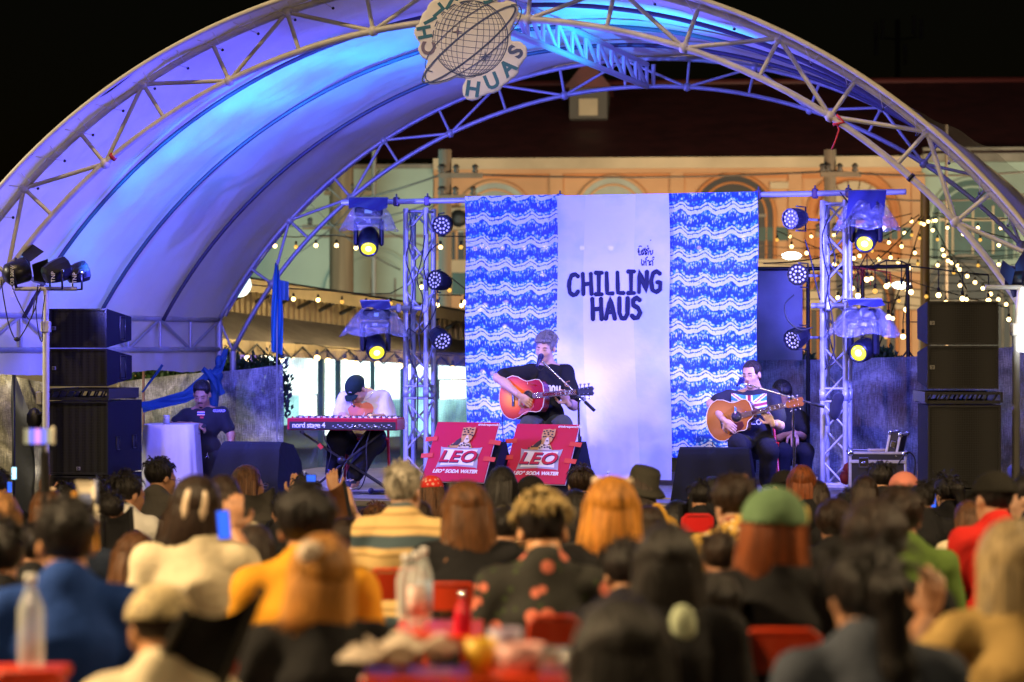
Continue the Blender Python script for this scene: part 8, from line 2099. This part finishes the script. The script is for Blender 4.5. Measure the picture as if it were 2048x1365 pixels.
for i, (px, top, d, w, hr_, hm_, sm_, lb) in enumerate(((160, 1012, 11.2, 52, 'short', h_black, c_navy, "dark head between the blue T-shirt and the black camp chair"), (352, 1010, 11.8, 50, 'bob', h_dark, c_grey, "dark bob just left of the shell claw clip"),
    (566, 990, 12.6, 50, 'short', h_black, c_black, "dark head left of the man in the amber T-shirt"), (690, 1040, 10.6, 60, 'afro', h_dark, c_olive, "rounded dark head right of the man in the amber T-shirt"), (838, 1000, 12.0, 48, 'low', h_dark, c_navy, "dark head right behind the striped polo"),
    (1008, 1012, 10.4, 54, 'short', h_black, c_black, "dark head between the long brown hair and the flowered shirt"), (1196, 1000, 11.4, 50, 'short', h_dark, c_grey, "dark head left of the copper-blonde bob"), (1300, 1010, 11.0, 56, 'long', h_dark, c_black, "long dark hair right of the copper-blonde bob"),
    (1396, 962, 13.0, 44, 'short', h_black, c_black, "small dark head before the left end of the right monitor"), (1440, 1060, 8.6, 74, 'short', h_dark, c_grey, "dark head behind the yellow floral shirt"), (1632, 960, 13.6, 44, 'bob', h_dark, c_black, "dark bob right of the very long auburn hair"),
    (1726, 950, 12.6, 46, 'long', h_dark, c_navy, "long dark hair left of the soft pink cap"), (1845, 965, 12.4, 50, 'short', h_black, c_black, "dark head right of the soft pink cap"), (1935, 1000, 11.8, 56, 'low', h_brown, c_cream, "brown head left of the black cap with the white logo"),
    (60, 1050, 9.4, 70, 'short', h_black, c_black, "dark head left behind the royal blue T-shirt"), (870, 1120, 7.6, 80, 'short', h_black, c_black, "dark head low between the red chairs"), (1420, 1150, 6.9, 90, 'afro', h_black, c_navy, "dark head left of the green cap"), (1250, 1080, 7.4, 80, 'short', h_black, c_black, "dark head right of the flowered shirt"), (980, 1300, 4.6, 120, 'short', h_black, c_black, "dark blurred head at the very bottom centre"))):
    if i not in (15, 18): SP("person with a " + lb if not lb.startswith("long") else "person with " + lb, px, top, d, w, hr_, hm_, sm_, crowd_rng.uniform(-.4, .4), .05, sk_b, vox=.018)

# ------------------------------------------------------------------ chairs, table and things among the audience
m_rch = mat("orange_red_plastic", (.55, .045, .012), .3, 0, coat=.2, var=.1)
def chair(label, px, py, d, wpx, yaw=0., m=m_rch, proto=None):
    """px, py: middle of the top edge of the backrest"""
    c_ = P(px, py, d); k = wpx * S(d) / .44; zt = c_.z; t = thing("folding_chair", (c_.x, c_.y, 0), label, "chair", "red chairs among the audience"); q = Matrix.Rotation(yaw, 3, 'Z')
    def L(x_, y_, z_): v = q @ Vector((x_ * k, y_ * k, 0)); return V(c_.x + v.x, c_.y + v.y, max(.01, z_))
    x = MB(); x.grid(lambda u, v: L((u - .5) * .42, .03 * math.cos((u - .5) * PI) * -1 + .02 - .03 * v + .0, zt - .01 - .20 * (1 - v) * k), 14, 6); x.grid(lambda u, v: L((u - .5) * .42, .03 * math.cos((u - .5) * PI) * -1 + .035 - .03 * v, zt - .01 - .20 * (1 - v) * k), 14, 6); x.build("backrest", m, t)
    x = MB(); x.tube([L(-.21, .10, .0), L(-.215, .02, zt - .12), L(-.20, -.005, zt - .02), L(-.15, -.01, zt), L(.15, -.01, zt), L(.20, -.005, zt - .02), L(.215, .02, zt - .12), L(.21, .10, .0)], .016 * k, 0, 8); x.build("frame", m, t)
    x = MB(); x.box(L(0, .24, zt - .42), (.40 * k, .38 * k, .025), 0, q, .01); x.build("seat", m, t)
    for s_ in (-1, 1): rod("leg", L(s_ * .18, .06, zt - .42), L(s_ * .19, .46, .01), .012, m, t)
    return t
chair("red chair with a purple-lit corner right below the striped polo", 792, 1140, 8.9, 122, .2)
chair("red chair back with a bright highlight below the long dark brown hair", 906, 1168, 8.3, 104, -.1)
chair("red chair at lower centre with a rounded corner beside the flowered shirt", 1108, 1234, 6.9, 110, .15)
chair("wide red chair back behind the black top of the person in the green cap", 1562, 1262, 6.4, 168, 0)
chair("red chair below the amber T-shirt, lower left", 540, 1262, 6.6, 160, .05)
chair("red chair at the bottom right beside the blonde hair", 1862, 1318, 5.6, 120, -.2)
chair("small red chair back beside the moss green T-shirt", 1830, 1188, 7.8, 74, .1)
chair("red chair edge at the bottom left corner", 60, 1345, 5.9, 150, 0)
chair("bright red chair back in the gap before the right wedge monitor", 1395, 1030, 12.2, 66, .1, mat("pure_red_fabric", (.6, .008, .008), .6))
def camp_chair(label, pts, d0, m, th=.012, frame=True):
    """fabric panel; pts are (px, py, depth offset) corners in order"""
    q = [P(a, b_, d0 + c) for a, b_, c in pts]; t = thing("camp_chair", (q[0].x, q[0].y, 0), label, "camp chair"); x = MB(); n_ = 10
    def f(u, v): a = q[0].lerp(q[1], u); b_ = q[3].lerp(q[2], u); p = a.lerp(b_, v); return p + V(0, .03 * math.sin(u * PI) * math.sin(v * PI), -.035 * math.sin(u * PI) * (1 - v))
    x.grid(f, n_, n_); x.grid(lambda u, v: f(u, v) + V(0, th, 0), n_, n_); x.build("fabric_back", m, t)
    for a, b_ in ((0, 3), (1, 2)):
        e = q[b_] + (q[b_] - q[a]) * .2; rod("frame_tube", q[a], V(e.x, e.y, max(.02, e.z)), .011, m_black, t); g_ = V(q[a].x * .5 + q[b_].x * .5, q[b_].y + .35, .01); rod("leg", V(e.x, e.y, max(.02, e.z)), g_, .01, m_black, t)
    return t
camp_chair("black camp chair with a pointed corner looming at the bottom left", [(372, 1222, .1), (524, 1178, 0), (425, 1420, .3), (270, 1420, .4)], 5.3, c_black)
camp_chair("black camp chair back behind the white T-shirt on the left", [(204, 1030, 0), (262, 1014, 0), (268, 1120, .05), (206, 1120, .05)], 13.05, c_black)
camp_chair("brown camp chair back left of the striped polo", [(634, 976, 0), (688, 962, 0), (702, 1045, .05), (640, 1045, .05)], 13.7, cl("brown_canvas", (.09, .035, .015)))
camp_chair("dark grey camp chair behind the glasses and low bun", [(478, 985, 0), (546, 975, 0), (552, 1040, .05), (480, 1045, .05)], 14.9, c_grey)
camp_chair("dark chair with a gold-lit corner in front of the striped polo, left", [(690, 1068, 0), (735, 1072, 0), (730, 1160, .05), (690, 1160, .05)], 10.9, c_grey)
camp_chair("black camp chair in the gap left of the red chair back", [(1360, 1005, 0), (1380, 985, 0), (1384, 1080, .05), (1362, 1080, .05)], 12.6, c_black)
# hanging bare arm by the brown chair
x = Solid(.02); x.chain([P(692, 985, 14.0), P(701, 1018, 13.9), P(716, 1040, 13.8)], [.035, .032, .022]); add_hand(x, P(716, 1040, 13.8), (.4, -.1, -.8), (0, 1, 0), 1, .4)
arm_ = x.build("arm", sk_a, None, .009); setp(arm_, [o for o in C.objects if o.get("label", "").startswith("small person with reddish")][0])
# yellow handbag strap beside the copper bob
t = thing("handbag", P(1310, 1050, 11.6), "mustard yellow handbag with a looped strap right of the copper-blonde bob", "handbag"); sb_ = Solid(.03); sb_.ell(P(1290, 1062, 11.6), (.09, .05, .10)).ell(P(1330, 1068, 11.6), (.08, .05, .09)); sb_.build("bag", mat("mustard_leather", (.5, .26, .02), .5, bump=.3), t, .012)
x = MB(); x.tube([P(1288 + 52 * u, 1050 - 40 * math.sin(u * PI), 11.55) for u in [k / 12 for k in range(13)]], .011, 0, 6); x.build("strap", mat("mustard_leather", (.5, .26, .02)), t)
# tables
def table(label, px0, px1, py, d, dep, m, zoff=0.):
    a_, b_ = P(px0, py, d), P(px1, py, d); t = thing("table", ((a_.x + b_.x) / 2, d + dep / 2, 0), label, "table"); x = MB(); x.box(((a_.x + b_.x) / 2, d + dep / 2, a_.z - .015), (b_.x - a_.x, dep, .03), 0, None, .006); x.build("table_top", m, t)
    for i in (0, 1):
        for j in (0, 1): rod("leg", (a_.x + .05 + (b_.x - a_.x - .1) * i, d + .05 + (dep - .1) * j, 0), (a_.x + .05 + (b_.x - a_.x - .1) * i, d + .05 + (dep - .1) * j, a_.z - .03), .018, m, t)
    return a_.z
zt1 = table("red table top with bottles between the amber T-shirt and the flowered shirt", 785, 965, 1272, 7.0, .42, m_rch)
zt2 = table("red table close to the camera at the bottom centre", 720, 1135, 1356, 5.2, .2, m_rch)
zt3 = table("red table at the bottom left corner with a water bottle", -60, 120, 1345, 6.05, .18, m_rch)
def onb(px, d, z): p = P(px, 700, d); return V(p.x, p.y, z)
bottle(onb(62, 6.15, zt3), .235, .034, m_pet, "clear water bottle before the royal blue T-shirt, lower left", m_white)
bottle(onb(832, 7.2, zt1), .225, .026, m_pet, "front clear water bottle on the red table, lower centre", m_white, mat("white_red_label", (.65, .45, .42), .5, var=.4, vscale=30)); bottle(onb(848, 7.35, zt1), .225, .026, m_pet, "back clear water bottle on the red table, lower centre", m_white, mat("blue_white_label", (.35, .5, .7), .5, var=.3, vscale=30))
bottle(onb(812, 7.4, zt1), .20, .03, m_pet, "clear water bottle behind the two labelled bottles on the red table", m_white)
bottle(onb(925, 7.05, zt1 - .05), .17, .026, mat("red_drink", (.55, .01, .03), .25), "red soft drink bottle with a dark base on the red table", m_chrome)
x = MB(); rn = random.Random(9)
for i in range(5):
    c_ = onb(745 + i * 26, 5.3 + .05 * (i % 2), zt2 + .012 + .006 * i); x.grid(lambda u, v: c_ + V((u - .5) * .15, (v - .5) * .14, .03 * math.sin(u * 5 + i) * math.sin(v * 4 + i * 2) + .02), 8, 8)
tag(x.build("crumpled_tissue", mat("tissue_paper", (.62, .52, .42), .8, transl=.2)), "crumpled pale tissues lying on the table at the bottom centre", "tissues")
def cup(px, d, z, h, r, m, lab): 
    c_ = onb(px, d, z); x = MB(); x.lathe([(r * .75, 0), (r, h), (r * .94, h), (r * .7, .01)], c_, 0, 18); return tag(x.build("paper_cup", m), lab, "cup")
cup(962, 5.35, zt2, .065, .036, mat("yellow_cup", (.70, .42, .02), .5), "yellow paper cup on the table at the bottom centre")
cup(1040, 5.3, zt2, .060, .055, mat("pink_tub", (.60, .30, .28), .5, var=.3, vscale=20), "wide pinkish food tub on the table at the bottom centre"); cup(1010, 5.45, zt2, .075, .04, mat("violet_tub", (.35, .28, .42), .5), "pale violet tub behind the pinkish food tub")
x = MB(); x.lathe([(.035, 0), (.035, .045), (.04, .05)], onb(1105, 5.3, zt2), 0, 16); tag(x.build("glass_jar", m_pet), "small clear jar at the right end of the bottom centre table", "jar")
# raised paper sign on a stick
t = thing("paper_sign", P(175, 1000, 9.4), "raised cream and blue printed paper fan on an orange stick, left", "paper fan"); x = MB(); q = [P(150, 962, 9.4), P(194, 962, 9.4), P(198, 1040, 9.35), P(180, 1030, 9.4), P(160, 1000, 9.42)]
x.add(q + [p + V(0, .006, 0) for p in q], [(0, 1, 2, 3, 4), (9, 8, 7, 6, 5)]); x.build("paper", mat("cream_paper", (.62, .55, .42), .7, var=.15), t)
x = MB(); x.box(P(172, 1000, 9.38), (.045, .004, .05)); x.tube([P(192, 960, 9.37), P(194, 1010, 9.37)], .006); x.build("print", mat("blue_print", (.15, .18, .35), .6), t); rod("stick", P(190, 1025, 9.42), P(194, 1100, 9.5), .012, mat("orange_paint", (.65, .30, .03), .5), t); x = MB(); x.box(P(148, 996, 9.42), (.02, .01, .05)); x.build("tab", mat("orange_paint", (.65, .30, .03)), t)
# phone on a selfie stick at far left
t = thing("phone_on_stick", P(72, 872, 9.0), "phone on a selfie stick filming the stage, screen showing blue, far left", "phone"); x = MB(); x.box(P(72, 874, 9.0), (.11, .01, .062), 0, None, .004); x.build("case", m_black, t); rod("stick", P(86, 885, 9.02), P(92, 1130, 9.1), .009, m_black, t)
x = MB(); k_ = S(9)
for i, (m_) in enumerate((0, 1, 2, 1, 0)): a_ = P(48 + i * 11, 858, 8.99); x.add([a_, a_ + V(11 * k_, 0, 0), a_ + V(11 * k_, 0, -30 * k_), a_ + V(0, 0, -30 * k_)], [(0, 1, 2, 3)], m_)
x.build("screen", [mat("screen_olive", (.1, .1, .05), .3, emit=(.35, .35, .25), es=.7), mat("screen_blue", (.05, .05, .3), .3, emit=(.12, .15, .9), es=1.3), mat("screen_pink", (.3, .1, .3), .3, emit=(.5, .25, .8), es=1.1)], t)
rod("grip", P(90, 905, 9.05), P(91, 985, 9.07), .022, m_black, t); x = MB(); x.box(P(106, 872, 9.0), (.016, .02, .07), 0, None, .005); x.build("clamp", m_steel, t)
